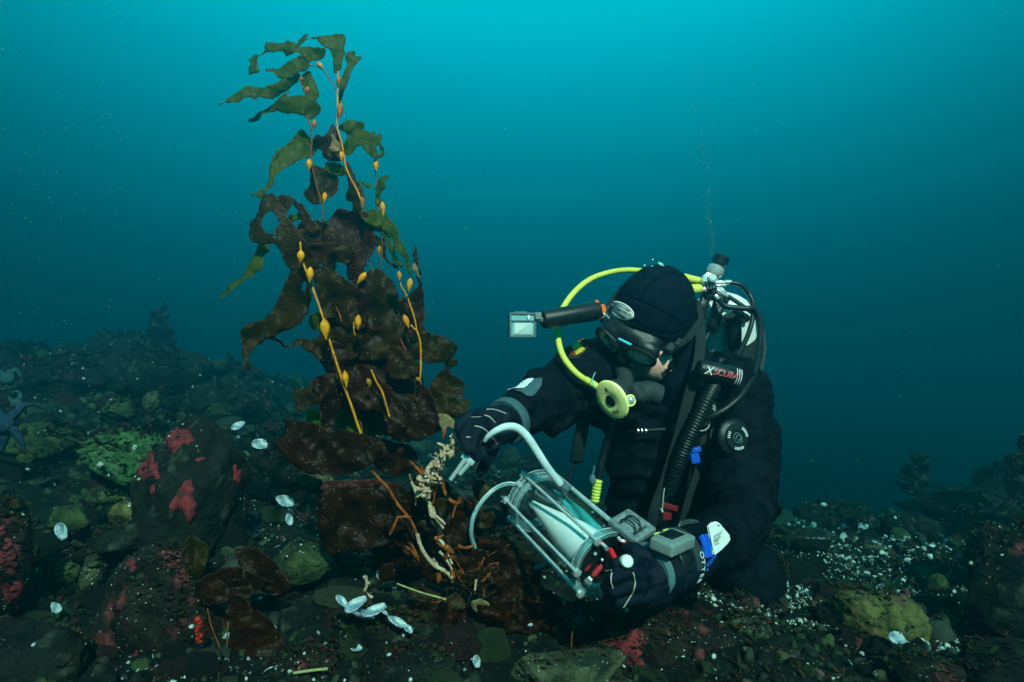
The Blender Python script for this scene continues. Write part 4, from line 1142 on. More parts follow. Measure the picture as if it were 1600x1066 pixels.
for k in range(44):           # small ragged blades filling the foot of the plant
    bx, by = kr.gauss(705, 48), kr.uniform(770, 950); a_ = kr.uniform(0, 6.28); L_ = kr.uniform(16, 46); w_ = L_*kr.uniform(.28, .5)
    ca, sa_ = math.cos(a_), math.sin(a_)
    sh = [(0, 0), (.3, .6), (.6, 1), (.9, .5), (1.05, 0), (.85, -.6), (.5, -.9), (.2, -.5)]
    pts = [(bx+ca*L_*u_-sa_*w_*v_*kr.uniform(.7, 1.2), by+sa_*L_*u_+ca*w_*v_*kr.uniform(.7, 1.2)) for u_, v_ in sh]
    blade(K, 'O', pts, kr.uniform(1.22, 1.34), kr.choice([g3, g3, g2, 'turf_brown']), wave=.01, step=5)
# stems and floats
stem(K, 'O', [(469, 378), (472, 405), (484, 438), (501, 485), (512, 522), (522, 556)], 1.295, .0026, dd=-.01)
stem(K, 'C', [(640, 300), (650, 330), (700, 480), (750, 620), (780, 710), (806, 782)], 1.272, .0030)
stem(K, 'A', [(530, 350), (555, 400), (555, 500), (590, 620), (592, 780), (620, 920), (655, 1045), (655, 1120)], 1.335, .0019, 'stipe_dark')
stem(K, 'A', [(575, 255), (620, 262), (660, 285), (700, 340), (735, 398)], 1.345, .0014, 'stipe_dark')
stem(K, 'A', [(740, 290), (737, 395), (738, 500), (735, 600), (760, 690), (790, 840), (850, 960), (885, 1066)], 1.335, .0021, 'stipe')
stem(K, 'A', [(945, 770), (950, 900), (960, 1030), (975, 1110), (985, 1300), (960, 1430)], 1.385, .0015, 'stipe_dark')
stem(K, 'B', [(1160, 600), (1170, 640), (1200, 690), (1245, 820), (1262, 900)], 1.30, .0018, 'stipe')
stem(K, 'B', [(1218, 650), (1205, 680), (1200, 700)], 1.295, .0015, 'stipe')
stem(K, 'B', [(1225, 868), (1245, 890), (1262, 905), (1282, 980), (1285, 1100), (1280, 1200)], 1.295, .0022, 'stipe')
stem(K, 'B', [(975, 480), (995, 530), (1005, 560)], 1.37, .0015, 'stipe_dark')
stem(K, 'B', [(780, 760), (800, 800), (815, 850)], 1.325, .0018, 'orange_root')
stem(K, 'B', [(885, 850), (888, 900), (895, 930)], 1.30, .0015, 'stipe')
stem(K, 'C', [(868, 385), (900, 460), (935, 520), (960, 600), (982, 680)], 1.305, .0024, 'stipe')
stem(K, 'C', [(760, 610), (800, 700), (815, 780)], 1.36, .0020, 'stipe_dark')
stem(K, 'C', [(1060, 160), (1055, 210), (1085, 270)], 1.32, .0018, 'orange_root')
stem(K, 'D', [(362, 345), (400, 390), (435, 425), (480, 500), (540, 575), (570, 645)], 1.225, .0030, 'orange_root', taper=1)
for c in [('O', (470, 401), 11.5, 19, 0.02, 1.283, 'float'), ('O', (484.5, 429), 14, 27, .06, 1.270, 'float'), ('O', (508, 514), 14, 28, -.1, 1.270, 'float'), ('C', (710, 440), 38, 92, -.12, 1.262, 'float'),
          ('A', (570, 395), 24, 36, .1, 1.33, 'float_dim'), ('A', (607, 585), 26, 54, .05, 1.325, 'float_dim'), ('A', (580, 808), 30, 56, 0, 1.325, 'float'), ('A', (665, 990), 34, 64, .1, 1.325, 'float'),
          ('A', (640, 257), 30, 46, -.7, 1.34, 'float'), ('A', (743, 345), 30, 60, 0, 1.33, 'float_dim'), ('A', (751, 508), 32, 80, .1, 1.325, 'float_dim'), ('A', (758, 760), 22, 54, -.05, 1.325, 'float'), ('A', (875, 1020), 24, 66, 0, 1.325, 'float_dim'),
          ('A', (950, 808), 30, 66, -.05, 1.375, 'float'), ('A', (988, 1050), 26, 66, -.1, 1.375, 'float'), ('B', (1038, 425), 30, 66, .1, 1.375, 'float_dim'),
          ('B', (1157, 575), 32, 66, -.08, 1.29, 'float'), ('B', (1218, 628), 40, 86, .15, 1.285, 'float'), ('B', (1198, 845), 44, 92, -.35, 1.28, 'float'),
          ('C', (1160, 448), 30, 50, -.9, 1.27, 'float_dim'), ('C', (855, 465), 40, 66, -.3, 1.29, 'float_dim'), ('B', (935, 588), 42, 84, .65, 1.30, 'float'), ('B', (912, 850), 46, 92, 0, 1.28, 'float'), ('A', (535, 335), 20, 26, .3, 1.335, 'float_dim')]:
    bulb(K, *c)
# pale overgrown stalks and the branching holdfast
def stalk(pts, d, mat='pale_growth', name='overgrown_stalk', crop='D', dd=0):
    s = CROPS[crop][2]; n = len(pts)
    P3 = [(*P(*cpx(crop, p[:2]), d+dd*i_/(n-1)), PX(p[2]/s, d)) for i_, p in enumerate(pts)]
    c4 = catmull(P3, 9); c4[:, 3] = np.maximum(c4[:, 3], .0008)
    rr = c4[:, 3]*(1+.22*fbm(c4[:, :3]*130, 3, 3))
    V, F = tube_vf(c4[:, :3], rr, 14)
    return obj(name, mesh_np(name, V, F, [M[mat]]), K)
stalk([(742, 150, 6), (750, 185, 11), (740, 225, 13), (712, 243, 11), (685, 225, 8), (660, 215, 5)], 1.17)
stalk([(735, 215, 9), (760, 200, 8), (778, 180, 6)], 1.165)
stalk([(740, 235, 8), (765, 225, 6), (786, 220, 5)], 1.165)
stalk([(735, 235, 12), (725, 262, 13), (710, 290, 6)], 1.17)
stalk([(672, 228, 8), (684, 265, 9), (688, 300, 9), (675, 335, 9), (655, 358, 7)], 1.18)
stalk([(662, 285, 8), (640, 310, 14), (622, 335, 17), (610, 362, 12)], 1.185)
stalk([(533, 358, 3), (540, 385, 5), (552, 415, 8), (575, 438, 22), (600, 460, 13), (620, 488, 9), (634, 520, 15), (640, 545, 18), (655, 560, 9), (672, 585, 6), (690, 610, 4)], 1.20)
stalk([(655, 552, 7), (680, 572, 7), (698, 592, 5)], 1.195)
stalk([(620, 390, 6), (624, 430, 6), (622, 475, 7)], 1.195)
stalk([(575, 385, 16), (588, 370, 14), (600, 380, 8)], 1.20)
stalk([(560, 440, 6), (562, 480, 4), (560, 500, 3)], 1.205)
stalk([(568, 635, 9), (580, 680, 9), (605, 730, 9), (650, 780, 10), (700, 810, 9), (730, 838, 8)], 1.19)
stalk([(640, 748, 7), (655, 770, 7), (665, 790, 6)], 1.19)
stalk([(650, 650, 5), (680, 670, 7), (700, 700, 8), (715, 740, 6), (730, 775, 5)], 1.20)
stalk([(670, 715, 6), (700, 750, 6), (730, 800, 5)], 1.195)
stalk([(840, 845, 7), (838, 870, 5), (835, 895, 5)], 1.17)
for q in ([(540, 303, 5), (575, 340, 7), (610, 375, 9), (650, 400, 7)], [(585, 325, 5), (600, 360, 7), (612, 400, 6)], [(600, 380, 7), (575, 430, 6), (562, 480, 4)], [(640, 400, 6), (650, 440, 5), (640, 500, 4)],
          [(685, 395, 9), (695, 440, 8), (720, 478, 9), (755, 492, 10), (765, 465, 6)], [(750, 490, 9), (738, 530, 6), (730, 560, 4)], [(620, 375, 8), (660, 360, 5), (690, 390, 5)], [(610, 390, 6), (640, 360, 5), (645, 330, 4)],
          [(540, 680, 5), (560, 720, 7), (575, 760, 6)], [(510, 690, 3), (540, 710, 5), (565, 745, 5)], [(470, 560, 4), (510, 555, 7), (540, 560, 6)], [(440, 640, 6), (460, 600, 8), (475, 565, 5)],
          [(690, 690, 14), (715, 705, 14), (735, 725, 6)], [(665, 815, 12), (668, 840, 14), (665, 860, 6)], [(725, 800, 8), (735, 830, 10), (730, 860, 8)], [(700, 150, 6), (692, 175, 8), (688, 195, 3)],
          [(755, 690, 10), (790, 700, 7), (830, 690, 8)], [(650, 660, 8), (690, 640, 6)]):
    stalk(q, 1.195 if len(q) > 2 else 1.2, 'orange_root', 'holdfast_branch')
hr = random.Random(5)
mb = MB()
for k in range(60):
    t_ = hr.random(); bx, by = 660+52*t_+hr.gauss(0, 5), 770-85*t_+hr.gauss(0, 6); a_ = hr.uniform(0, 6.28); l_ = hr.uniform(4, 12); d_ = hr.uniform(1.155, 1.19)
    r_ = hr.uniform(.0012, .0030); p_ = P(bx, by, d_); q_ = P(bx+l_*math.cos(a_), by+l_*math.sin(a_)*.9, d_+hr.uniform(-.01, .01))
    mb.tube(p_, q_, r_, r_*hr.uniform(.5, 1.3), 7); mb.ell(q_, CAMX, CAMF, CAMU, r_*1.4, r_*1.4, r_*1.2, seg=8, rings=5)
fr_ = mb.build('pale_frill', M['pale_growth'], kelp); fr_['kind'] = 'stuff'
mb = MB()
base = P(735, 930, 1.22)
for k in range(60):
    a_ = hr.uniform(0, 6.28); l_ = hr.uniform(.02, .085); st = base+Vector((math.cos(a_)*.02, math.sin(a_)*.02, hr.uniform(0, .05)))
    up_ = hr.uniform(-.3, 1.0)
    e_ = st+Vector((math.cos(a_)*l_*.8, math.sin(a_)*l_*.8, l_*up_))
    m_ = st.lerp(e_, .35)+Vector((hr.uniform(-.02, .02), hr.uniform(-.02, .02), hr.uniform(0, .02))); n_ = st.lerp(e_, .7)+Vector((hr.uniform(-.02, .02), hr.uniform(-.02, .02), hr.uniform(-.01, .015)))
    mb.path([st, m_, n_, e_], hr.uniform(.0007, .0019), seg=6, n=4, mi=hr.choice([0, 0, 2, 2, 2]))
hf = mb.build('holdfast', [M['orange_root'], M['pale_growth'], M['turf_brown']], kelp)
hf['kind'] = 'stuff'
# brown kelp at the lower left and small weeds round about
k2 = thing('brown_kelp', 'dull brown kelp sprawled on the bottom right of the domed rock', 'kelp', P(352, 1040, 1.06))
blade(k2, 'E', [(960, 330), (1040, 350), (1060, 400), (1050, 470), (1000, 560), (970, 500), (955, 420)], 1.12, g2, 'olive upright blade', wave=.01)
blade(k2, 'E', [(1000, 560), (1100, 500), (1210, 480), (1300, 520), (1400, 560), (1300, 600), (1200, 640), (1050, 680), (1010, 620)], 1.10, g3, wave=.014)
blade(k2, 'E', [(1200, 400), (1300, 380), (1400, 450), (1450, 520), (1480, 600), (1400, 620), (1280, 560)], 1.14, g3, wave=.014)
blade(k2, 'E', [(1180, 640), (1260, 640), (1300, 740), (1200, 790), (1140, 760)], 1.08, g3, wave=.012)
blade(k2, 'E', [(1200, 750), (1320, 700), (1430, 820), (1440, 900), (1300, 960), (1180, 880)], 1.06, g3, wave=.02)
stem(k2, 'E', [(1060, 690), (1080, 780), (1120, 880), (1155, 980)], 1.06, .0012, 'orange_root')
stem(k2, 'E', [(1165, 760), (1160, 880), (1155, 980)], 1.06, .0012, 'orange_root')
k3 = thing('orange_weed', 'thin forked orange weed standing on the ledge below the sampler', 'seaweed', P(893, 1010, 1.08))
stem(k3, 'O', [(893, 1012), (894, 990), (901, 978), (906, 982)], 1.08, .0013, 'orange_root')
stem(k3, 'O', [(894, 995), (896, 980), (892, 972)], 1.08, .0011, 'orange_root')

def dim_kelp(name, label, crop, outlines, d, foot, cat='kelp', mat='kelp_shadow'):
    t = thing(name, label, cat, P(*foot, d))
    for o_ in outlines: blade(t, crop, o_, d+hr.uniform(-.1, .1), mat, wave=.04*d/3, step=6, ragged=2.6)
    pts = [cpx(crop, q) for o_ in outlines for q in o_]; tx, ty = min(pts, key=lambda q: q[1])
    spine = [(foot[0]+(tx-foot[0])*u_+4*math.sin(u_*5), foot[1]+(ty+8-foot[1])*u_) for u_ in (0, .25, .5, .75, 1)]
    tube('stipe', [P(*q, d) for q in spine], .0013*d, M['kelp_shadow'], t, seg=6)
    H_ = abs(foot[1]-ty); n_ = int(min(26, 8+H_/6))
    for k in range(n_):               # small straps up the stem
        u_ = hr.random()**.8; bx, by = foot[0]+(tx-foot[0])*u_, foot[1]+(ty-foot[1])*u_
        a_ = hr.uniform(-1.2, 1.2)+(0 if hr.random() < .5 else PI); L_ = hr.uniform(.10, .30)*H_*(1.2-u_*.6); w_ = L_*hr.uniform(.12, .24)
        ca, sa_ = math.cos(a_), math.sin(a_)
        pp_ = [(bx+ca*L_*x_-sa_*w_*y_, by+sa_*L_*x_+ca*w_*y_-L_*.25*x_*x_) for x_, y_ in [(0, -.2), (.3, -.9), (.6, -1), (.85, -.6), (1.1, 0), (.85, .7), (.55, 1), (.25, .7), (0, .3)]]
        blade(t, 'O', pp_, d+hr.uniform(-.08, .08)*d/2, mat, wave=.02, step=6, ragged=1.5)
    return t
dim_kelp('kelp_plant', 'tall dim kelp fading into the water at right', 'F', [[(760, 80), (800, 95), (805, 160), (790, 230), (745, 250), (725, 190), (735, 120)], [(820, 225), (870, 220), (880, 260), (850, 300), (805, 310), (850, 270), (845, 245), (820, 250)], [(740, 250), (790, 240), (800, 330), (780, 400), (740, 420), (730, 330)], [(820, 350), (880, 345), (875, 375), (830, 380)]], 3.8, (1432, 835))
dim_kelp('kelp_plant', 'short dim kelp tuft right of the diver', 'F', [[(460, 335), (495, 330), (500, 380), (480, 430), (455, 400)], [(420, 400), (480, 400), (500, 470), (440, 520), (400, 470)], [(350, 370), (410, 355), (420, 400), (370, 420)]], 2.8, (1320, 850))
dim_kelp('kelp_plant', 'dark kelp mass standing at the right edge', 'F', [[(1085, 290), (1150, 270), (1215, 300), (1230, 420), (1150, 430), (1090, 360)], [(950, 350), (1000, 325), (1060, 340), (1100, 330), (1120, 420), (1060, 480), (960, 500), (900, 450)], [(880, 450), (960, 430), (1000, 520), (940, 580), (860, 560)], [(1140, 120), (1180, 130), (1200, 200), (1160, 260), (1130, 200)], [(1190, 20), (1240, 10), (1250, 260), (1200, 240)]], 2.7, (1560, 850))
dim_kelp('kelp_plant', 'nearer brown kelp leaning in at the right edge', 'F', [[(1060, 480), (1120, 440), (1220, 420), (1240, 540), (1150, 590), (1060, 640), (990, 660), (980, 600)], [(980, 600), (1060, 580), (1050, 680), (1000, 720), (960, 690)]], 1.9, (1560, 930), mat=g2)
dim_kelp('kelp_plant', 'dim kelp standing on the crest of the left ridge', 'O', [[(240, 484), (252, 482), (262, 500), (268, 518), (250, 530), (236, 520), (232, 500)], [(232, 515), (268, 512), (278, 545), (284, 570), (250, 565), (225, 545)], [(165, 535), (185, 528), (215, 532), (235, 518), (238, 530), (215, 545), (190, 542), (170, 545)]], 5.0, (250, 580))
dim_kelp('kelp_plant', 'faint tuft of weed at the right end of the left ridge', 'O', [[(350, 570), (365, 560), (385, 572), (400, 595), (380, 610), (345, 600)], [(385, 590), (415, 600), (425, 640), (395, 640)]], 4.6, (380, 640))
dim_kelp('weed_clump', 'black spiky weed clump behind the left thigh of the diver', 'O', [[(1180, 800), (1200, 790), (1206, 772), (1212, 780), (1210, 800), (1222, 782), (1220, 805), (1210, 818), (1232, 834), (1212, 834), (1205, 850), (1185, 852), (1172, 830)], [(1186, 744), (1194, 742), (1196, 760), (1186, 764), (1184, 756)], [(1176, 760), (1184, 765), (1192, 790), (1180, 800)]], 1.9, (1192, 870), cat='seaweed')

# ------------------------------------------------------------------ the diver
M['suit'] = pm('suit', (.0018, .0032, .0056), (.0048, .0080, .0130), 30, .62, bump=.35, bscale=700, spec=.10)
M['hood'] = pm('hood', (.0020, .0046, .0105), (.0042, .0086, .0180), 60, .7, bump=.3, bscale=1100, spec=.10)
M['glove'] = pm('glove', (.0020, .0048, .0110), (.0055, .0115, .0230), 60, .5, bump=.35, bscale=900, spec=.32)
M['hood_seam'] = pm('hood_seam', (.0006, .0010, .0018), None, rough=.9, spec=.1)
M['skin'] = pm('skin', (.86, .50, .40), (.74, .36, .28), 90, .5, bump=.2, bscale=500, spec=.4)
M['rubber'] = pm('rubber', (.005, .008, .009), (.010, .014, .016), 60, .35, bump=.15, bscale=600, spec=1.2)
M['rubber_grey'] = pm('rubber_grey', (.022, .032, .034), (.032, .042, .044), 60, .55, bump=.15, bscale=500)
M['web'] = pm('web', (.012, .017, .018), (.020, .027, .028), 140, .8, bump=.4, bscale=900)
M['seam'] = pm('seam', (.45, .44, .38), None, rough=.7)
M['piping'] = pm('piping', (.05, .11, .13), (.035, .08, .10), 150, .6)
M['reflect'] = pm('reflect', (.10, .17, .19), (.08, .14, .16), 300, .5, bump=.3, bscale=1500)
M['white_print'] = pm('white_print', (.78, .80, .78), (.62, .66, .66), 60, .5)
M['chrome'] = pm('chrome', (.82, .84, .82), None, rough=.16, metal=.62, spec=.8)
M['steel'] = pm('steel', (.62, .70, .70), (.45, .54, .55), 60, .24, metal=.35, spec=.8)
M['yellow'] = pm('yellow', (.70, .72, .10), (.62, .62, .08), 60, .4, spec=.5)
M['lime'] = pm('lime', (.98, .90, .34), (.92, .84, .30), 60, .35, spec=.5)
M['orange'] = pm('orange', (.90, .17, .02), None, rough=.4)
M['blue'] = pm('blue', (.01, .10, .62), (.008, .07, .45), 60, .4)
M['blue_light'] = pm('blue_light', (.02, .20, .72), None, rough=.45)
M['grey_plastic'] = pm('grey_plastic', (.20, .25, .24), (.17, .21, .20), 200, .5, bump=.2, bscale=700)
M['dark_glass'] = pm('dark_glass', (.006, .012, .018), None, rough=.08, spec=.8)
M['lens'] = pm('lens', (.010, .03, .035), (.34, .50, .50), 36, .12, spec=2, lo=.40, hi=.56)  # pale mottling paints reflections into the lens colour
M['red'] = pm('red', (.75, .012, .02), None, rough=.4)
M['white'] = pm('white', (.80, .80, .76), (.70, .70, .66), 50, .45)
M['patch_red'] = pm('patch_red', (.42, .03, .03), None, rough=.7)
M['patch_yellow'] = pm('patch_yellow', (.48, .46, .03), None, rough=.7)

def proj(v):
    r_ = Vector(v)-CAM; dd = r_.dot(CAMF); return (round(800+FPX*r_.dot(CAMX)/dd, 1), round(533-FPX*r_.dot(CAMU)/dd, 1), round(dd, 3))

def caps(bm_list, a, ra, b, rb, n=18, flat=None):
    """tapered limb segment, closed by round ends"""
    a, b = Vector(a), Vector(b); m = MB(); L = (b-a).length
    prof = [(-ra*math.cos(t), ra*math.sin(t)) for t in np.linspace(0.02, PI/2, 6)]
    prof += [(L*t, ra+(rb-ra)*t) for t in (.2, .4, .6, .8)]
    prof += [(L+rb*math.sin(t), rb*math.cos(t)) for t in np.linspace(0, PI/2-.02, 6)]
    m.lathe(a, b-a if L > 1e-6 else Vector((0, 0, 1)), prof, seg=n)
    bm_list.append((m.V, m.F))
def limb(lst, pts):
    for (p, r), (q, s) in zip(pts[:-1], pts[1:]): caps(lst, p, r, q, s)
def ellp(lst, c, a, b, d, ax=CAMX, ay=CAMF, az=CAMU):
    m = MB(); m.ell(c, ax, ay, az, a, b, d); lst.append((m.V, m.F))
def fuse(lst, voxel, smooth=6, factor=.6):
    """union of overlapping shapes as one smooth continuous surface"""
    m = MB()
    for V, F in lst: m.add(V, F)
    me = mesh_np('fused', m.V, m.F)
    o = bpy.data.objects.new('fused', me); COL.objects.link(o)
    a = o.modifiers.new('r', 'REMESH'); a.mode = 'VOXEL'; a.voxel_size = voxel; a.use_smooth_shade = True
    s = o.modifiers.new('s', 'SMOOTH'); s.iterations = smooth; s.factor = factor
    dg = bpy.context.evaluated_depsgraph_get(); dg.update()
    out = bpy.data.meshes.new_from_object(o.evaluated_get(dg))
    bpy.data.objects.remove(o); bpy.data.meshes.remove(me)
    return out
def arr(me):
    n = len(me.vertices); a = np.empty(n*3, np.float32); me.vertices.foreach_get('co', a)
    b = np.empty(n*3, np.float32); me.vertex_normals.foreach_get('vector', b)
    return a.reshape(-1, 3).astype(float), b.reshape(-1, 3).astype(float)
def put(me, a):
    me.vertices.foreach_set('co', a.astype(np.float32).ravel()); me.update()

# head frame: Rt his left, Fd the way he looks (down towards the sampler), Up the top of the head
Fd = (CAMX*-.60 + CAMF*-.62 + CAMU*-.50).normalized()
Rt = (CAMX*.78 + CAMU*-.443 + CAMF*-.438); Rt = (Rt-Fd*Rt.dot(Fd)).normalized()
Up = Fd.cross(Rt); Up = Up if Up.z > 0 else -Up
HC = P(1017, 500, 1.45)
def hd(r, f, u): return HC + Rt*r + Fd*f + Up*u

sh_l = P(1140, 612, 1.50); el_l = P(1150, 770, 1.36)
fe_l = P(1128, 842, 1.19); wr_l = P(1058, 872, 1.06); hand_l = P(990, 903, .985)
sh_r = P(955, 582, 1.53); el_r = P(868, 618, 1.40)
wr_r = P(798, 660, 1.27); hand_r = P(752, 674, 1.20)
body = []
# trunk, bent forward over the work
limb(body, [(P(1062, 600, 1.62), .10), (P(1058, 680, 1.62), .145), (P(1066, 780, 1.66), .15), (P(1078, 860, 1.74), .15)])
limb(body, [(P(975, 610, 1.56), .085), (P(1050, 620, 1.58), .11), (P(1130, 620, 1.54), .095)])
ellp(body, P(948, 622, 1.58), .075, .08, .09); ellp(body, P(1000, 700, 1.56), .09, .09, .14); ellp(body, P(1110, 700, 1.58), .09, .09, .14)
ellp(body, P(1020, 800, 1.60), .12, .10, .14)
# neck and head
limb(body, [(P(1055, 590, 1.55), .075), (hd(0, -.03, -.05), .065)])
ellp(body, hd(0, 0, 0), .082, .098, .118, Rt, Fd, Up)
ellp(body, hd(0, .045, -.075), .060, .060, .065, Rt, Fd, Up)
ellp(body, hd(.054, .060, -.060), .040, .042, .048, Rt, Fd, Up); ellp(body, hd(-.046, .056, -.055), .034, .036, .042, Rt, Fd, Up)
limb(body, [(hd(0, .09, .015), .012), (hd(0, .118, -.025), .015)])
ellp(body, hd(0, .100, -.068), .024, .014, .012, Rt, Fd, Up)
ellp(body, hd(0, .078, -.112), .030, .026, .022, Rt, Fd, Up)
# right arm reaching to the kelp
limb(body, [(sh_r, .088), (P(915, 590, 1.47), .080), (P(884, 608, 1.42), .076), (P(850, 622, 1.36), .062), (P(820, 642, 1.31), .048), (wr_r, .040)])
ellp(body, P(862, 655, 1.38), .045, .05, .035)
ellp(body, P(845, 592, 1.37), .04, .04, .03)
# left arm
limb(body, [(sh_l, .092), (P(1158, 670, 1.45), .080), (P(1160, 740, 1.40), .074), (P(1158, 800, 1.33), .068), (P(1138, 838, 1.22), .058), (P(1100, 856, 1.12), .049), (wr_l, .042)])
# legs, kneeling
limb(body, [(P(1110, 880, 1.72), .11), (P(1170, 905, 1.52), .088), (P(1172, 935, 1.50), .07), (P(1190, 930, 1.85), .06)])
limb(body, [(P(1050, 880, 1.72), .11), (P(1010, 920, 1.48), .085), (P(1010, 940, 1.50), .07), (P(1040, 930, 1.85), .06)])
# gloved hands: palm, four fingers of unequal length, thumb
def finger(lst, pts, r0, r1):
    n = len(pts)
    limb(lst, [(p, r0+(r1-r0)*i_/(n-1)) for i_, p in enumerate(pts)])
def hand(lst, palm_c, palm_shape, fingers, thumb):
    for c, r in palm_shape: limb(lst, c and [(c[0], r[0]), (c[1], r[1])])
    for f in fingers: finger(lst, *f)
    finger(lst, *thumb)
glove_r = []; glove_l = []
limb(body, [(wr_r, .036), (P(770, 668, 1.225), .026)])
limb(body, [(wr_l, .038), (P(1025, 890, 1.02), .028)])
# right glove: pinching the nozzle block, knuckles up
limb(glove_r, [(P(800, 656, 1.275), .039), (P(783, 662, 1.25), .037), (P(765, 666, 1.222), .034)])
limb(glove_r, [(P(782, 657, 1.24), .030), (P(752, 655, 1.20), .023)])
limb(glove_r, [(P(782, 672, 1.24), .030), (P(757, 677, 1.20), .022)])
for f in ([(752, 651, 1.19), (732, 651, 1.165), (718, 664, 1.150), (721, 684, 1.140)],
          [(752, 660, 1.185), (733, 664, 1.150), (724, 683, 1.130), (731, 704, 1.125)],
          [(756, 671, 1.18), (741, 679, 1.145), (738, 699, 1.128), (745, 714, 1.135)],
          [(764, 681, 1.185), (753, 693, 1.155), (754, 710, 1.145), (762, 720, 1.155)]):
    finger(glove_r, [P(*q) for q in f], .0122, .0095)
finger(glove_r, [P(782, 680, 1.225), P(769, 702, 1.21), P(758, 724, 1.19), P(752, 738, 1.18)], .0140, .0098)
def PL(a_, b_, c_): return P(a_+9, b_+7, c_)
# left glove: holds the end of the sampler, fingers curled over its rim towards the camera
limb(glove_l, [(PL(1056, 873, 1.058), .0415), (PL(1030, 888, 1.025), .040), (PL(1008, 898, 1.00), .035)])
limb(glove_l, [(PL(1018, 888, 1.01), .030), (PL(994, 888, .985), .022)])
limb(glove_l, [(PL(1018, 912, 1.01), .031), (PL(998, 921, .985), .023)])
for f in ([(997, 877, .975), (976, 869, .950), (956, 874, .945), (944, 888, .958)],
          [(994, 892, .966), (970, 888, .938), (949, 896, .936), (938, 910, .950)],
          [(994, 908, .964), (971, 908, .940), (951, 917, .940), (941, 930, .955)],
          [(997, 924, .970), (977, 928, .950), (960, 936, .952), (952, 946, .965)]):
    finger(glove_l, [PL(*q) for q in f], .0118, .0092)
finger(glove_l, [PL(1010, 880, 1.0), PL(997, 862, .995), PL(983, 852, 1.0), PL(972, 850, 1.008)], .0145, .0100)
bme = fuse(body, .0046, 7, .6)
A, Nn = arr(bme)
loc = (A-np.array(HC)) @ np.array([Rt, Fd, Up]).T
is_face = (loc[:, 1] > .025) & (np.abs(loc[:, 0]) < .085) & (loc[:, 2] > -.16) & (loc[:, 2] < .11) & (np.linalg.norm(loc, axis=1) < .19)
# creases in the suit
rel = A-np.array(CAM); dep = rel@np.array(CAMF)
ppx = 800+FPX*(rel@np.array(CAMX))/dep; ppy = 533-FPX*(rel@np.array(CAMU))/dep
amp = np.where(is_face, 0, .0105)
w1 = fbm(A*np.array([9, 9, 15]), 61, 3); w2 = 1-np.abs(fbm(A*np.array([15, 15, 24])+.35*np.stack([fbm(A*7, 3, 2)]*3, 1), 62, 2))*3.4
A2 = A+Nn*(amp*(.6*w1+.62*np.clip(w2, -1, 1)))[:, None]
put(bme, A2)
bme.materials.append(M['suit']); bme.materials.append(M['skin']); bme.materials.append(M['glove'])
nf = len(bme.polygons); cen = np.empty(nf*3, np.float32); bme.polygons.foreach_get('center', cen); cen = cen.reshape(-1, 3)
lc = (cen-np.array(HC)) @ np.array([Rt, Fd, Up]).T
mi = np.zeros(nf, int)
mi[(lc[:, 1] > .02) & ((lc[:, 0] > .012) | (lc[:, 2] > .02)) & (np.abs(lc[:, 0]) < .088) & (lc[:, 2] > -.14) & (lc[:, 2] < .11) & (np.linalg.norm(lc, axis=1) < .155)] = 1
rc = cen-np.array(CAM); dc = rc@np.array(CAMF); pxc = 800+FPX*(rc@np.array(CAMX))/dc; pyc = 533-FPX*(rc@np.array(CAMU))/dc
bme.polygons.foreach_set('material_index', mi)
person = thing('person', 'diver in a black dry suit kneeling at the kelp with a clear sampler', 'person', P(1075, 945, 1.6))
obj('body', bme, person)
GL = []
for gl_ in (glove_r, glove_l):
    gm = fuse(gl_, .0026, 5, .5); Ag, Ng = arr(gm)
    put(gm, Ag+Ng*(.0016*fbm(Ag*40, 5, 3)-.0012*np.maximum(0, 1-np.abs(fbm(Ag*28, 12, 2))*7))[:, None])
    gm.materials.append(M['glove']); obj('glove', gm, person); GL.append(gm)
# hood: a shell over the head with an opening for the face
hl = []
ellp(hl, hd(0, -.004, .004), .096, .112, .132, Rt, Fd, Up)
ellp(hl, hd(0, .02, -.07), .084, .092, .085, Rt, Fd, Up)
limb(hl, [(hd(0, -.05, -.08), .088), (P(1060, 592, 1.54), .098), (P(1064, 622, 1.56), .10)])
hme = fuse(hl, .004, 10, .6)
Ah, Nh = arr(hme)
Ah = Ah + Nh*(.0022*fbm(Ah*14, 8, 3))[:, None]
lh = (Ah-np.array(HC)) @ np.array([Rt, Fd, Up]).T
# sewn seams pressed into the neoprene
def groove(val, width=.0030, depth=.0030): return -depth*np.exp(-(val/width)**2)
seam = groove(lh[:, 2]-(.055-.25*np.abs(lh[:, 0]))) * (lh[:, 1] > 0)
seam += groove(lh[:, 0]+.012) * (lh[:, 2] > .05) * (lh[:, 1] < .1)
seam += groove(np.abs(lh[:, 0])-.062-.1*np.maximum(lh[:, 2], 0)) * (lh[:, 2] > -.02)*(lh[:, 1] < .07)
put(hme, Ah+Nh*seam[:, None])
bm = bmesh.new(); bm.from_mesh(hme); bm.verts.ensure_lookup_table()
kill = [v for v, q in zip(bm.verts, lh) if q[1] > .02 and ((q[0]-.018)/(.078 if q[0] > .018 else .062))**2+((q[2]+.045)/.088)**2 < 1]
bmesh.ops.delete(bm, geom=kill, context='VERTS'); bm.to_mesh(hme); bm.free()
hme.materials.append(M['hood'])
ho_ = obj('hood', hme, person)
sd_ = ho_.modifiers.new('thickness', 'SOLIDIFY'); sd_.thickness = .005; sd_.offset = -1

def frame_mesh(V, o, ax, ay, az):
    return [o+ax*v[0]+ay*v[1]+az*v[2] for v in V]
def hood_pt(r, u, off=.0015):
    """on the hood's forehead"""
    q = 1-(r/.096)**2-((u-.004)/.132)**2
    f = -.004+.112*math.sqrt(max(q, .01))
    n = (Rt*(r/.096**2)+Fd*((f+.004)/.112**2)+Up*((u-.004)/.132**2)).normalized()
    return hd(r, f, u)+n*off, n
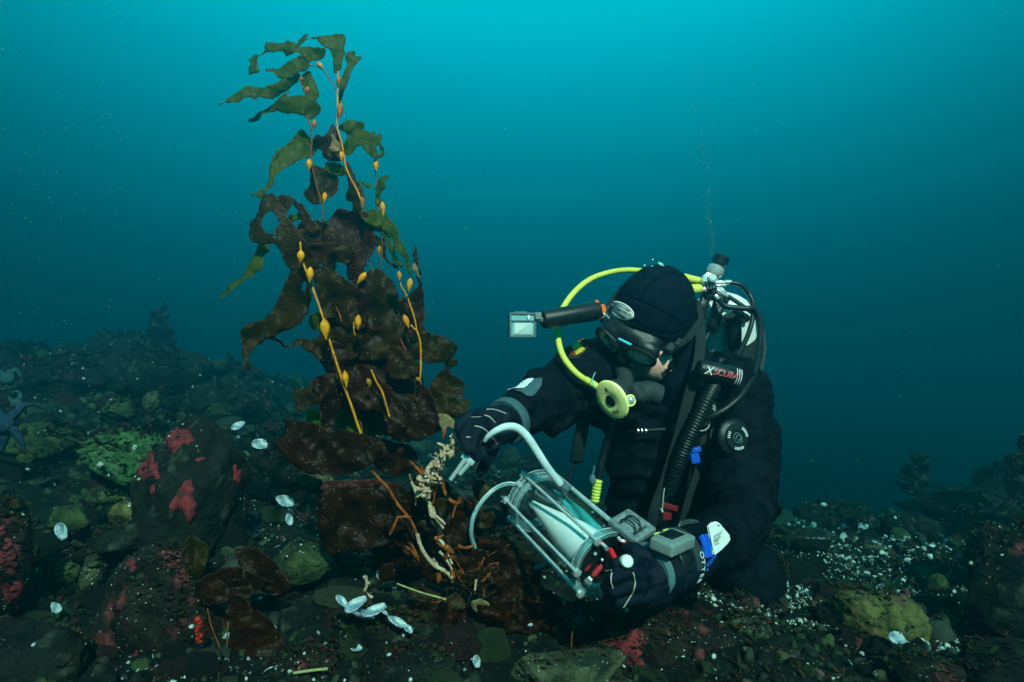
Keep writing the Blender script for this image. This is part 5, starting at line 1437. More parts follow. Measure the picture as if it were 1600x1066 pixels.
# oval badge on the forehead, seated on the hood itself
import mathutils.bvhtree as _bv0
_ah, _nh = arr(hme); BVHH = _bv0.BVHTree.FromPolygons([tuple(v) for v in _ah], [tuple(p.vertices) for p in hme.polygons])
def badge_pt(a_, b_, off):
    c_, s_ = math.cos(R(28)), math.sin(R(28)); x_, y_ = 22*a_, -12.5*b_
    dv_ = (P(971+x_*c_-y_*s_, 486+x_*s_+y_*c_, 1.0)-CAM).normalized(); h_ = BVHH.ray_cast(CAM, dv_)
    return h_[0]+h_[1]*off if h_[0] is not None else hood_pt(LR, LU, off)[0]
def oval_on_hood(name, r0, u0, a, b, off, mat, th, rot=0):
    V = []; F = []; rings, seg = 5, 36
    V.append(badge_pt(0, 0, off))
    for i_ in range(1, rings+1):
        for k in range(seg):
            t = 2*PI*k/seg; V.append(badge_pt(i_/rings*math.cos(t), i_/rings*math.sin(t), off))
    F += [(0, 1+k, 1+(k+1) % seg) for k in range(seg)]
    for i_ in range(rings-1):
        for k in range(seg):
            p_, q_ = 1+i_*seg+k, 1+i_*seg+(k+1) % seg; F.append((p_, p_+seg, q_+seg, q_))
    o_ = obj(name, mesh_np(name, V, F, [mat]), person)
    m_ = o_.modifiers.new('thickness', 'SOLIDIFY'); m_.thickness = th; m_.offset = 0
    return o_
best = None
for r0 in np.linspace(-.07, .05, 49):
    for u0 in np.linspace(.01, .09, 33):
        q_ = proj(hood_pt(r0, u0)[0]); e_ = (q_[0]-970)**2+(q_[1]-485)**2
        if best is None or e_ < best[0]: best = (e_, r0, u0)
LR, LU = best[1], best[2]
e_ = .002; p0_, p1_, p2_ = proj(hood_pt(LR, LU)[0]), proj(hood_pt(LR+e_, LU)[0]), proj(hood_pt(LR, LU+e_)[0])
JI = np.linalg.inv(np.array([[p1_[0]-p0_[0], p2_[0]-p0_[0]], [p1_[1]-p0_[1], p2_[1]-p0_[1]]])/e_)
def badge_rc(a_, b_):
    """badge coordinates (1 = rim) to hood coordinates; the oval leans down to his left"""
    c_, s_ = math.cos(R(27)), math.sin(R(27)); x_, y_ = 22*a_, -11.5*b_
    d_ = JI @ np.array([x_*c_-y_*s_, x_*s_+y_*c_]); return LR+d_[0], LU+d_[1]
bd = oval_on_hood('hood_badge', LR, LU, .031, .0165, .0018, M['white_print'], .0012)
lm = MB(); lr_ = random.Random(4)
def on_badge(x_, y_, off=.0030): return badge_pt(x_/.031, y_/.0165, off)
for row, (yy, sz, w_) in enumerate([(.0085, .0035, .018), (.0015, .0045, .023), (-.0075, .0045, .020)]):     # rows of small dark marks, as on the badge
    x_ = -w_
    while x_ < w_:
        ww = lr_.uniform(.0010, .0022); pts = [on_badge(x_+lr_.uniform(-.0005, .0005), yy-sz/2), on_badge(x_+ww*lr_.uniform(-.3, .6), yy), on_badge(x_+ww, yy+sz/2*lr_.uniform(.4, 1))]
        lm.path(pts, .00045, seg=5, n=2)
        x_ += ww*1.45
for sgn in (1,):
    lm.path([on_badge(.028*math.cos(t), .0140*math.sin(t)) for t in np.linspace(0, 2*PI, 30)], .00035, seg=5, n=1)
lo_ = lm.build('badge_print', M['rubber_grey'], bd)

for pts in ([(630, 275), (700, 288), (790, 320), (860, 350), (960, 400), (1020, 450)], [(790, 320), (798, 280), (840, 225), (900, 182), (950, 166), (1005, 186)], [(600, 330), (620, 300), (632, 274)]):
    q = []
    for p_ in catmull([cpx_g for cpx_g in [(780+a_/3.553, 380+b_/3.553) for a_, b_ in pts]], 5):
        h_ = BVHH.ray_cast(CAM, (P(p_[0], p_[1], 1.0)-CAM).normalized())
        if h_[0] is not None: q.append(h_[0]+h_[1]*.0006)
    if len(q) > 2: tube('hood_seam', q, .0013, M['hood_seam'], ho_, seg=6, n=2)
# mask
mask = thing('dive_mask', 'black two lens dive mask on the face of the diver', 'mask', hd(0, .10, 0))
mm = []
ellp(mm, hd(-.006, .082, .014), .074, .038, .028, Rt, Fd, Up)
ellp(mm, hd(.039, .105, .004), .036, .022, .024, Rt, Fd, Up); ellp(mm, hd(-.039, .105, .004), .036, .022, .024, Rt, Fd, Up)
limb(mm, [(hd(0, .112, .005), .014), (hd(0, .122, -.032), .018)])
mk = fuse(mm, .0035, 5, .5); mk.materials.append(M['rubber'])
obj('skirt', mk, mask)
for sx_ in (-1, 1):
    c = hd(.040*sx_, .123, -.002); n_ = (Fd+Rt*.16*sx_+Up*-.10).normalized()
    ax_ = (Rt-n_*Rt.dot(n_)).normalized(); ay_ = n_.cross(ax_); ay_ = ay_ if ay_.dot(Up) > 0 else -ay_
    ax_, ay_ = ax_*.97-ay_*.24, ay_*.97+ax_*.24
    out = [(.033*math.copysign(abs(math.cos(t))**.75, math.cos(t)), .0185*math.copysign(abs(math.sin(t))**.8, math.sin(t))-.0035*math.cos(t)*sx_*-1) for t in np.linspace(0, 2*PI, 40, endpoint=False)]
    fr = MB(); ring = [c+ax_*x_+ay_*y_+n_*.004 for x_, y_ in out]
    fr.path(ring+[ring[0]], .0040, seg=8, n=2); f_ = fr.build('lens_frame', M['rubber'], mask)
    gl = MB(); gl.prism([(x_*.96, y_*.96) for x_, y_ in out], c+n_*.003, ax_, ay_, n_, .0012); gl.build('lens', M['lens'], f_, smooth=False)
    ln = MB()   # pale ring, a reflection painted in along the lens edge
    rr = [c+ax_*x_*.80+ay_*y_*.74+n_*.0045 for x_, y_ in out]; ln.path(rr+[rr[0]], .0009, seg=5, n=1)
    ln.build('lens_glint', pm('lens_glint_%d' % (sx_+2), (.30, .42, .42), None, rough=.4), f_)
    cl_ = MB(); cl_.box(hd(.082*sx_, .070, .006), Rt, Fd, Up, .009, .014, .010, .5); cl_.box(hd(.090*sx_, .052, .008), Rt, Fd, Up, .005, .012, .013, .4); cl_.build('buckle', M['rubber_grey'], mask)
st = [hd(.084, .062, .006), hd(.095, .03, .010), hd(.0985, -.01, .014), hd(.090, -.055, .018), hd(.03, -.112, .02), hd(-.05, -.10, .02), hd(-.094, -.045, .018), hd(-.096, .02, .010), hd(-.084, .062, .006)]
tube('strap', st, .0095, M['web'], mask, seg=10, flat=.22, up=Up, n=6)
tube('strap', [q+Up*.014*(1 if 1 < i_ < 7 else .2) for i_, q in enumerate(st)], .006, M['web'], mask, seg=8, flat=.25, up=Up, n=6)
b_ = MB(); b_.box(hd(0, .131, .020), Rt, Fd, Up, .016, .003, .0022, .6); b_.build('bridge_print', pm('bridge_cyan', (.05, .50, .62), None, rough=.4), mask)

# regulator in the mouth with its yellow hose
rg = thing('regulator', 'diving regulator in the mouth with lime purge cover and yellow hose', 'regulator', hd(0, .15, -.08))
PC = P(955, 626, 1.31)                                  # middle of the purge cover
mouth = hd(0, .118, -.070)
pn = (CAMX*-.66+CAMF*-.68+CAMU*-.34).normalized()       # the way the cover faces
px_ = (CAMX*.40+CAMU*-.80); px_ = (px_-pn*px_.dot(pn)).normalized(); py_ = pn.cross(px_)
bd_ = MB(); bd_.lathe(PC-pn*.050, pn, [(0, .018), (.006, .027), (.020, .031), (.036, .0335), (.044, .033)], seg=32, side=px_, sx=1.15)
bd_.box(PC-pn*.028+px_*.0-py_*.0+CAMX*.020, px_, py_, pn, .020, .040, .017, .6)
bd_.path([PC-pn*.045, (PC-pn*.07+mouth)/2, mouth], .019, seg=16, n=6)
bd_.path([P(985, 622, 1.345), P(1010, 612, 1.365), P(1030, 618, 1.37)], .024, seg=16, n=5)
bd_.build('regulator_body', M['rubber_grey'], rg)
cv = MB(); cv.lathe(PC-pn*.008, pn, [(0, .0365), (.004, .0380), (.008, .0362), (.0105, .030), (.0112, .0185), (.0104, .0150), (.0100, .001)], seg=44, side=px_, sx=1.18)
cvo = cv.build('purge_cover', M['lime'], rg)
c_ = MB(); c_.ell(PC+pn*.0015, px_, py_, pn, .0135, .0115, .0040); c_.build('purge_button', M['rubber'], cvo)
s_ = MB()
for dx, dy in ((.0245, -.006), (.0255, 0), (.0245, .006)): s_.box(PC+pn*.0022+px_*dx+py_*dy, px_, py_, pn, .0036, .0014, .0012, .3)
s_.box(PC+pn*.0022-px_*.025+py_*.004, px_, py_, pn, .0045, .0022, .0012, .3)
s_.build('vent_slots', M['dark_glass'], cvo)
kn = MB(); kc = P(985, 626, 1.296); kn.torus(kc, (CAMF*-.9+CAMX*.3).normalized(), .0105, .0024, seg=30); kn.box(P(977, 619, 1.300), CAMX, CAMF, CAMU, .004, .003, .004, .5)
kno = kn.build('adjust_ring', M['lime'], rg)
kk = MB(); kk.ell(kc, CAMX, CAMU, CAMF, .0088, .0088, .006); kk.build('adjust_knob', M['chrome'], kno)
tube('hose', [P(948, 612, 1.345), P(920, 597, 1.33), P(897, 580, 1.325), P(878, 553, 1.34), P(871, 517, 1.37), P(878, 485, 1.42), P(902, 452, 1.48), P(935, 431, 1.55), P(985, 422, 1.63), P(1050, 432, 1.68), P(1082, 441, 1.67), P(1104, 447, 1.63)], .0068, M['yellow'], rg, seg=14, n=10)
f_ = MB(); f_.tube(P(914, 594, 1.332), P(930, 603, 1.338), .0090, .0086, 16); f_.build('hose_collar', M['yellow'], rg)
tube('cable_tie', [P(930, 582, 1.31), P(926, 592, 1.305), P(926, 600, 1.303), P(931, 608, 1.305)], .0011, pm('tie_cyan', (.15, .5, .6), None, rough=.4), rg, seg=6)

# tank with first stage
tk = thing('scuba_tank', 'white shouldered scuba tank with black netting on the back of the diver', 'scuba tank', P(1150, 800, 1.92))
tt, tb = P(1121, 470, 1.73), P(1160, 800, 1.98); ta = (tb-tt).normalized()
t_ = MB(); t_.lathe(tt-ta*.01, ta, [(-.022, .020), (-.010, .026), (0, .042), (.010, .060), (.026, .078), (.046, .088), (.07, .092), (.13, .092)], seg=48); t_.build('tank_shoulder', M['white'], tk)
t_ = MB(); t_.lathe(tt-ta*.01, ta, [(.12, .090), (.125, .0935), (.30, .094), (.52, .094), (.60, .090), (.62, .06)], seg=48); t_.build('tank_net', M['web'], tk)
for pts, r_ in (([(1108, 452, 1.645), (1100, 475, 1.625), (1093, 510, 1.63)], .013), ([(1128, 455, 1.64), (1121, 482, 1.62), (1112, 520, 1.63)], .016), ([(1138, 462, 1.64), (1124, 488, 1.615), (1112, 512, 1.62)], .009)):
    tube('retaining_strap', [P(*q) for q in pts], r_, M['rubber'], tk, seg=10, flat=.3, up=CAMF)
b_ = MB(); b_.path([P(1130, 500, 1.63), P(1150, 491, 1.635), P(1166, 498, 1.66)], .012, seg=10, n=6); b_.tube(P(1146, 495, 1.635), P(1148, 545, 1.65), .020, .018); b_.build('tank_handle', M['rubber'], tk)
fs = thing('first_stage', 'chrome first stage and tank valve behind the head of the diver', 'tank valve', P(1112, 462, 1.66))
v_ = MB(); v_.lathe(P(1110, 470, 1.66), CAMU, [(0, .018), (.02, .020), (.026, .016), (.04, .016)], seg=24); v_.build('valve_neck', M['rubber'], fs)
va = (CAMX*.42+CAMU*.88+CAMF*-.1).normalized(); v0 = P(1106, 446, 1.63)
v_ = MB(); v_.lathe(v0, va, [(-.006, .012), (0, .019), (.014, .0205), (.022, .0205), (.024, .016), (.030, .017), (.034, .0215), (.040, .0225), (.052, .0215), (.056, .015), (.062, .012)], seg=32); v_.build('valve_body', M['chrome'], fs)
v_ = MB(); v_.lathe(v0+va*.060, va, [(0, .013), (.003, .0205), (.022, .0205), (.026, .014)], seg=16); v_.build('valve_knob', M['rubber'], fs)
v_ = MB(); v_.lathe(P(1106, 440, 1.615), -CAMF, [(0, .020), (.006, .0215), (.012, .0205), (.015, .012)], seg=28); v_.lathe(P(1112, 437, 1.60), (CAMF*-1+CAMU*.5), [(0, .010), (.008, .012), (.011, .008)], seg=20); v_.build('stage_cap', M['chrome'], fs)
v_ = MB()
for k in range(3): v_.box(P(1103+k*5, 446, 1.592), CAMX, CAMU, CAMF, .0016, .009, .002, .4)
v_.build('stage_grille', M['dark_glass'], fs)
v_ = MB(); v_.lathe(P(1106, 468, 1.64), CAMU, [(0, .019), (.004, .021), (.010, .021), (.013, .017)], seg=24); v_.build('yoke_ring', M['rubber'], fs)
for (a_, b_), r_ in ((((1116, 442), (1142, 441)), .0065), (((1118, 446), (1134, 446)), .0045), (((1120, 453), (1137, 463)), .0065), (((1117, 461), (1124, 470)), .0070), (((1104, 440), (1097, 439)), .0080), (((1103, 452), (1096, 453)), .0085)):
    v_ = MB(); p_, q_ = P(*a_, 1.60), P(*b_, 1.60); ax_ = q_-p_; L_ = ax_.length
    v_.lathe(p_, ax_, [(0, r_*.8), (L_*.2, r_), (L_*.45, r_), (L_*.5, r_*.75), (L_*.6, r_*.75), (L_*.65, r_), (L_, r_*.9)], seg=12); v_.build('hose_fitting', M['chrome'], fs)
v_ = MB(); v_.lathe(P(1096, 451, 1.60), (CAMX*-1+CAMU*-.1), [(0, .0095), (.006, .0125), (.030, .0135), (.034, .009), (.05, .009)], seg=20); v_.build('yellow_sleeve', M['yellow'], fs)
v_ = MB(); v_.lathe(P(1100, 440, 1.62), (CAMX*-1+CAMU*.18), [(0, .008), (.01, .0085), (.05, .0115), (.06, .009)], seg=16); v_.build('yellow_sleeve', M['yellow'], fs)

def hose(name, label, pts, r, mat='rubber', cat='hose', **kw):
    return tag(recenter(tube(name, [P(*q) for q in pts], r, M[mat], None, seg=12, n=10, **kw)), label, cat)
hose('low_pressure_hose', 'black hose arching from the chrome first stage down the back', [(1140, 442, 1.60), (1156, 445, 1.60), (1172, 462, 1.60), (1177, 485, 1.58), (1170, 520, 1.55), (1150, 560, 1.50), (1128, 585, 1.47)], .0062)
hose('low_pressure_hose', 'thicker black hose looping across the white tank top to the shoulder', [(1123, 469, 1.595), (1135, 479, 1.58), (1160, 482, 1.58), (1180, 484, 1.57), (1188, 505, 1.54), (1186, 545, 1.49), (1180, 580, 1.44), (1160, 615, 1.39), (1132, 640, 1.37), (1100, 655, 1.38), (1085, 663, 1.42)], .0072)
hose('low_pressure_hose', 'outermost black hose curving past the shoulder of the diver', [(1136, 462, 1.61), (1160, 478, 1.60), (1185, 500, 1.58), (1194, 540, 1.54), (1188, 580, 1.48), (1172, 612, 1.43), (1150, 640, 1.41)], .0056, 'rubber_grey')
# inflator hose with its printed sleeve
ih = thing('inflator_hose', 'black corrugated inflator hose under a printed black sleeve', 'hose', P(1080, 680, 1.40))
c_ = catmull([tuple(P(*q)) for q in [(1122, 590, 1.40), (1106, 622, 1.37), (1090, 655, 1.365), (1074, 690, 1.37), (1060, 725, 1.38), (1046, 765, 1.40)]], 26)
L_ = np.concatenate([[0], np.cumsum(np.linalg.norm(np.diff(c_, axis=0), axis=1))])
V, F = tube_vf(c_, .0158+.0022*np.sin(L_*2*PI/.0068), 20); obj('corrugated_tube', mesh_np('corrugated_tube', V, F, [M['rubber']]), ih)
# velcro sleeve with lettering
sc_, sx1 = P(1123, 583, 1.375), (CAMX*.97+CAMU*-.20+CAMF*.08).normalized()
v_ = MB(); v_.lathe(sc_-sx1*.052, sx1, [(0, .008), (.004, .018), (.010, .0215), (.095, .0215), (.100, .018), (.104, .008)], seg=32); slv = v_.build('sleeve', M['rubber'], ih)
def wrap_text(body, size, center_t, color, name, parent, axis_o, axis_d, rad, toward, depth=.0004, squeeze=1.0, shear=0.0, aoff=0.0):
    """lettering lying round a cylinder; reads along its axis"""
    V, F = text_vf(body, size, depth)
    side = (toward-axis_d*toward.dot(axis_d)).normalized(); upv = axis_d.cross(side); upv = upv if upv.dot(CAMU) > 0 else -upv
    out = []
    for x_, y_, z_ in V:
        x_ += shear*y_; an = y_/rad+aoff
        out.append(axis_o+axis_d*(center_t+x_*squeeze)+(side*math.cos(an)+upv*math.sin(an))*(rad+.0007+z_))
    return obj(name, mesh_np(name, out, F, [color], smooth=False), parent)
M['print_red'] = pm('print_red', (.75, .10, .12), None, rough=.5)
tw_ = (-CAMF)
wrap_text('SCUBA', .0185, .008, M['white_print'], 'lettering', slv, sc_, sx1, .0216, tw_, shear=.15, depth=.0002)
wrap_text('SCUBA', .0168, .008, M['print_red'], 'lettering', slv, sc_, sx1, .0219, tw_, shear=.15, depth=.0006, squeeze=1.08)
wrap_text('X', .026, -.030, M['white_print'], 'lettering', slv, sc_, sx1, .0217, tw_, shear=.2, depth=.0004)
wrap_text('/', .026, -.0285, M['print_red'], 'lettering', slv, sc_, sx1, .0222, tw_, shear=.2, depth=.0006)
for t_ in (.033, .038, .043):
    v_ = MB(); v_.torus(sc_+sx1*t_, sx1, .0216, .0011, seg=20, a0=-.9, a1=.9, side=-CAMF, seg2=6); v_.build('sleeve_stripe', M['white_print'], slv)

# harness and small kit on the chest, all worn on the suit
hs = thing('harness', 'black webbing harness with chrome rings over the chest of the diver', 'harness', P(1070, 700, 1.44))
for pts, r_, mt in (([(1086, 470, 1.56), (1094, 505, 1.50), (1092, 560, 1.42), (1076, 620, 1.40), (1058, 690, 1.40), (1040, 750, 1.40), (1022, 800, 1.40), (1014, 838, 1.42)], .0125, 'web'),
                    ([(1112, 600, 1.44), (1104, 650, 1.43), (1094, 720, 1.43), (1076, 780, 1.43), (1062, 830, 1.44)], .0085, 'web'),
                    ([(924, 590, 1.44), (915, 640, 1.43), (906, 690, 1.44), (900, 722, 1.46)], .0150, 'web'),
                    ([(900, 722, 1.46), (892, 740, 1.47), (886, 758, 1.48)], .0045, 'web'),
                    ([(1128, 560, 1.46), (1118, 640, 1.42), (1110, 700, 1.42)], .006, 'rubber_grey')):
    tube('webbing', [P(*q) for q in pts], r_, M[mt], hs, seg=10, flat=.22, up=CAMF, n=8)
for px0, py0, r_, a0, a1 in ((1104, 638, .018, -2.2, .2), (1095, 660, .019, -2.4, -.2), (1150, 683, .001, 0, 1)):
    if r_ < .01: continue
    v_ = MB(); v_.torus(P(px0, py0, 1.39), (CAMF*-.9+CAMU*.3).normalized(), r_, .0018, seg=30, seg2=8, side=CAMX); v_.build('ring', M['chrome'], hs)
v_ = MB(); v_.box(P(1107, 633, 1.395), (CAMX+CAMU*.35).normalized(), (CAMU-CAMX*.35).normalized(), CAMF, .016, .018, .002, .5); g_ = v_.build('mesh_pad', M['rubber'], hs)
v_ = MB()
for a_ in range(4):
    for b_2 in range(4): v_.box(P(1100+a_*4.6, 626+b_2*4.8+a_*-.6, 1.390), CAMX, CAMU, CAMF, .0016, .0019, .0008, .2)
v_.build('mesh_holes', pm('pad_pale', (.20, .26, .20), None, rough=.6), g_)
v_ = MB(); v_.tube(P(1003, 673, 1.44), P(1040, 671, 1.43), .0045); v_.tube(P(985, 674, 1.45), P(1003, 673, 1.44), .006, .0075); v_.build('chest_strap', M['rubber'], hs)
v_ = MB()
for k in range(3): v_.lathe(P(995+k*6, 673, 1.432), CAMX, [(0, .003), (.001, .0058), (.004, .0058), (.005, .003)], seg=14)
v_.build('chest_buckle', M['chrome'], hs)
v_ = MB(); v_.box(P(1085, 712, 1.405), (CAMX+CAMU*.18).normalized(), (CAMU-CAMX*.18).normalized(), CAMF, .010, .0175, .006, .4); v_.box(P(1087, 703, 1.403), (CAMX+CAMU*.18).normalized(), (CAMU-CAMX*.18).normalized(), CAMF, .0115, .006, .0068, .4); v_.build('blue_clip', M['blue'], hs)
v_ = MB(); v_.tube(P(1092, 670, 1.40), P(1088, 702, 1.41), .004); v_.build('bungee', M['rubber'], hs)
v_ = MB(); v_.tube(P(1080, 728, 1.42), P(1074, 760, 1.43), .003); v_.build('bungee', M['rubber'], hs)
v_ = MB(); v_.path([P(1047, 742, 1.40), P(1038, 765, 1.39), P(1035, 795, 1.39)], .0012, seg=6); v_.tube(P(1033, 795, 1.39), P(1035, 800, 1.39), .003); v_.build('cord', M['seam'], hs)
v_ = MB(); v_.box(P(1046, 772, 1.40), CAMX, CAMU, CAMF, .006, .003, .002, .4); v_.build('clip', M['steel'], hs)
v_ = MB(); v_.box(P(1047, 792, 1.41), (CAMX+CAMU*-.3).normalized(), (CAMU+CAMX*.3).normalized(), CAMF, .018, .006, .003, .4); v_.box(P(1042, 806, 1.42), CAMX, CAMU, CAMF, .010, .009, .003, .4); v_.build('red_tab', pm('tab_red', (.20, .01, .015), None, rough=.6), hs)
dv = thing('dump_valve', 'round black dump valve on the upper left sleeve of the dry suit', 'valve', P(1150, 684, 1.36))
dn = (CAMF*-.92+CAMX*.30+CAMU*.12).normalized(); dc_ = P(1150, 684, 1.352)
v_ = MB(); v_.lathe(dc_-dn*.012, dn, [(0, .040), (.006, .041), (.010, .038), (.013, .030), (.016, .029), (.018, .027), (.0185, .016), (.0165, .014), (.0165, .001)], seg=48); v_.build('valve_housing', M['rubber'], dv)
v_ = MB(); v_.torus(dc_+dn*.006, dn, .0105, .0009, seg=30, seg2=6); v_.path([dc_+dn*.0072+CAMX*-.006+CAMU*-.003, dc_+dn*.0072+CAMU*.006, dc_+dn*.0072+CAMX*.006+CAMU*-.001, dc_+dn*.0072+CAMU*-.006], .0016, seg=6); v_.build('valve_emblem', M['reflect'], dv)
v_ = MB()
dx_ = (CAMX-dn*CAMX.dot(dn)).normalized(); dy_ = dn.cross(dx_); dy_ = dy_ if dy_.dot(CAMU) > 0 else -dy_
for a0_, k_ in ((.15, 6), (-1.9, 6), (2.6, 4)):
    for k in range(k_):
        t_ = a0_+k*.17; rd = dx_*math.cos(t_)+dy_*math.sin(t_); v_.box(dc_+dn*.0068+rd*.0235, rd, dn.cross(rd), dn, .0030, .0010, .0006, .3)
stuff(v_.build('valve_lettering', M['white_print'], dv))
v_ = MB(); v_.torus(dc_-dn*.006, dn, .0405, .0013, seg=40, seg2=6, side=CAMX, a0=-1.7, a1=.9); v_.build('valve_rim', pm('rim_brass', (.24, .20, .10), None, rough=.4, metal=.6), dv)

# octopus hose with its yellow end, and the small white lead
oc = thing('pressure_gauge_hose', 'thin black hose hanging by the chest ending in a yellow grip', 'hose', P(931, 770, 1.40))
tube('hose', [P(962, 655, 1.38), P(952, 680, 1.38), P(943, 710, 1.39), P(937, 740, 1.39), P(934, 756, 1.39)], .0085, M['rubber'], oc, seg=12)
v_ = MB(); pr = []
for k in range(14): pr += [(k*.0036, .0100+.0012*(k % 2)-.00012*k)]
v_.lathe(P(934, 750, 1.388), P(929, 788, 1.39)-P(934, 750, 1.388), [(-.002, .007)]+pr+[(.052, .006)], seg=18); v_.build('yellow_grip', M['yellow'], oc)
v_ = MB(); v_.ell(P(926, 750, 1.37), CAMX, CAMU, CAMF, .0075, .0125, .007); v_.path([P(926, 741, 1.37), P(928, 734, 1.375), P(929, 728, 1.38)], .0015, seg=6); v_.build('bungee_stopper', M['reflect'], oc)

# shoulder patch
pp_, pn_ = P(906, 551, 1.37), (CAMF*-.80+CAMX*-.42+CAMU*.25).normalized()
pxx = (CAMX*.72+CAMU*.62); pxx = (pxx-pn_*pxx.dot(pn_)).normalized(); pyy = pn_.cross(pxx); pyy = pyy if pyy.dot(CAMU) > 0 else -pyy
# seat the patch on the sleeve
import mathutils.bvhtree as _bv
BVH = _bv.BVHTree.FromPolygons([tuple(v) for v in A2], [tuple(p.vertices) for p in bme.polygons])
BVG = []
for gm in GL:
    ag, _x = arr(gm); BVG.append(_bv.BVHTree.FromPolygons([tuple(v) for v in ag], [tuple(p.vertices) for p in gm.polygons]))
def on_body(px, py, off=.003):
    dv_ = (P(px, py, 1.0)-CAM).normalized(); h_ = BVH.ray_cast(CAM, dv_)
    for b_ in BVG:
        k_ = b_.ray_cast(CAM, dv_)
        if k_[0] is not None and (h_[0] is None or k_[3] < h_[3]): h_ = k_
    if h_[0] is None: return None, None
    return h_[0]+h_[1]*off, h_[1]
def decal(name, crop, outline, off, mat, parent, th=.0012, step=3):
    """a flat marking laid on the body: outline in photo pixels"""
    o_ = [cpx(crop, p) for p in outline]; cm = catmull(o_, 5, closed=True)
    x0, y0 = cm.min(0); x1, y1 = cm.max(0); gx_, gy_ = np.meshgrid(np.arange(x0, x1, step), np.arange(y0, y1, step)); G = np.stack([gx_.ravel(), gy_.ravel()], 1)
    G = G[inside(cm, G[:, 0], G[:, 1])]; co = [Vector(p) for p in cm]+[Vector(p) for p in G]; n = len(cm)
    vv, _, ff, *_ = mgeo.delaunay_2d_cdt(co, [(i_, (i_+1) % n) for i_ in range(n)], [], 1, 1e-5)
    V = []
    for v in vv:
        q, _n = on_body(v[0], v[1], off)
        V.append(q)
    good = [v for v in V if v is not None]
    if not good: return None
    md_ = np.median([(v-CAM).dot(CAMF) for v in good])
    V = [v if v is not None and abs((v-CAM).dot(CAMF)-md_) < .07 else P(w[0], w[1], md_) for v, w in zip(V, vv)]
    ob = obj(name, mesh_np(name, V, [f for f in ff], [mat]), parent)
    m_ = ob.modifiers.new('thickness', 'SOLIDIFY'); m_.thickness = th; m_.offset = 0
    return ob
CROPS['G'] = (780, 380, 3.553); CROPS['H'] = (700, 520, 5.923); CROPS['I'] = (700, 620, 7.614); CROPS['J'] = (920, 760, 5.33); CROPS['K'] = (900, 830, 8.88); CROPS['L'] = (1010, 780, 7.614)
pt_ = decal('shoulder_patch', 'H', [(1115, 215), (1105, 240), (1130, 252), (1190, 250), (1245, 215), (1285, 150), (1290, 80), (1265, 62), (1215, 90), (1170, 140)], .0035, M['web'], person)
decal('patch_shield', 'H', [(1125, 175), (1120, 205), (1145, 228), (1185, 230), (1230, 200), (1262, 140), (1272, 80), (1245, 75), (1190, 115), (1150, 145)], .0050, M['patch_red'], pt_)
decal('patch_band', 'H', [(1150, 148), (1180, 120), (1228, 92), (1235, 130), (1255, 165), (1225, 205), (1190, 225), (1180, 190)], .0062, M['patch_yellow'], pt_)
V, F = text_vf('SITA', .0105, .0004)
q_, n_ = on_body(902, 552, .0085)
if q_ is None: q_, n_ = P(902, 552, 1.40), -CAMF
ta_ = (CAMX*.30+CAMU*-.0); ang_ = R(38)
tx_ = (CAMX*math.cos(ang_)+CAMU*math.sin(ang_)); tx_ = (tx_-n_*tx_.dot(n_)).normalized(); ty_ = n_.cross(tx_)
obj('patch_lettering', mesh_np('patch_lettering', frame_mesh(V, q_, tx_, ty_, n_), F, [M['patch_red']], smooth=False), pt_)
# reflective elbow panel, wrist ring, glove seams
ep = decal('elbow_panel', 'H', [(690, 530), (720, 510), (800, 440), (865, 428), (870, 470), (840, 530), (780, 590), (730, 595), (690, 570), (620, 550)], .0045, M['piping'], person)
decal('reflective_flash', 'H', [(560, 555), (640, 520), (700, 475), (760, 445), (795, 440), (780, 470), (720, 520), (680, 530), (620, 535)], .0065, M['white_print'], ep, th=.001)
for o_, ax_, r_, w_, mt in ((P(795, 657, 1.27), (wr_r-el_r), .0455, .0115, 'piping'),):
    v_ = MB(); v_.lathe(o_, ax_, [(-w_, r_-.006), (-w_, r_), (-w_*.5, r_+.003), (w_*.5, r_+.003), (w_, r_), (w_, r_-.006)], seg=44); v_.build('wrist_ring', M[mt], person)
for crop, pts, r_ in (('I', [(430, 222), (490, 240), (530, 275), (558, 310)], .0011), ('I', [(315, 350), (370, 362), (430, 390), (475, 430)], .0012), ('I', [(275, 245), (330, 243), (390, 240)], .0006), ('I', [(455, 155), (520, 152), (600, 170), (690, 205)], .0010), ('I', [(215, 485), (240, 480), (262, 487)], .0011), ('I', [(520, 490), (560, 520), (580, 570)], .0005),
                      ('K', [(500, 580), (488, 640), (492, 720), (512, 790)], .0011), ('K', [(785, 575), (805, 640), (815, 720), (800, 800), (770, 880), (730, 950), (690, 1010), (655, 1060)], .0010), ('K', [(380, 545), (440, 552), (500, 545)], .0007)):
    q = []
    for p_ in catmull([cpx(crop, p_) for p_ in pts], 4):
        a_, _n = on_body(p_[0], p_[1], .0008)
        if a_ is not None and (not q or (a_-q[-1]).length < .03): q.append(a_)
    if len(q) > 2: tube('glove_seam', q, r_, M['seam'], person, seg=6, n=2)

# ------------------------------------------------------------------ on the left forearm: cuff, computer, compass, slate
fa = (wr_l-fe_l).normalized()                                  # forearm axis towards the hand
def arm_at(px, py, d):                                         # nearest point of the forearm's axis
    p = P(px, py, d); return p
def band(name, parent, c, ax, r, w, mat, th=.003, sx=1.0):
    v_ = MB(); v_.lathe(c, ax, [(-w, r-th), (-w, r), (-w*.7, r+th*.6), (w*.7, r+th*.6), (w, r), (w, r-th)], seg=48, sx=sx); return v_.build(name, M[mat], parent)
A1, A2_ = P(1100, 856, 1.12), wr_l
ax1 = (A2_-A1).normalized()
band('cuff_band', person, P(1014, 894, 1.012), (hand_l-wr_l).normalized(), .0450, .0075, 'reflect')
cuff = band('wrist_seal', person, P(1055, 872, 1.062), ax1, .0485, .0125, 'rubber_grey')
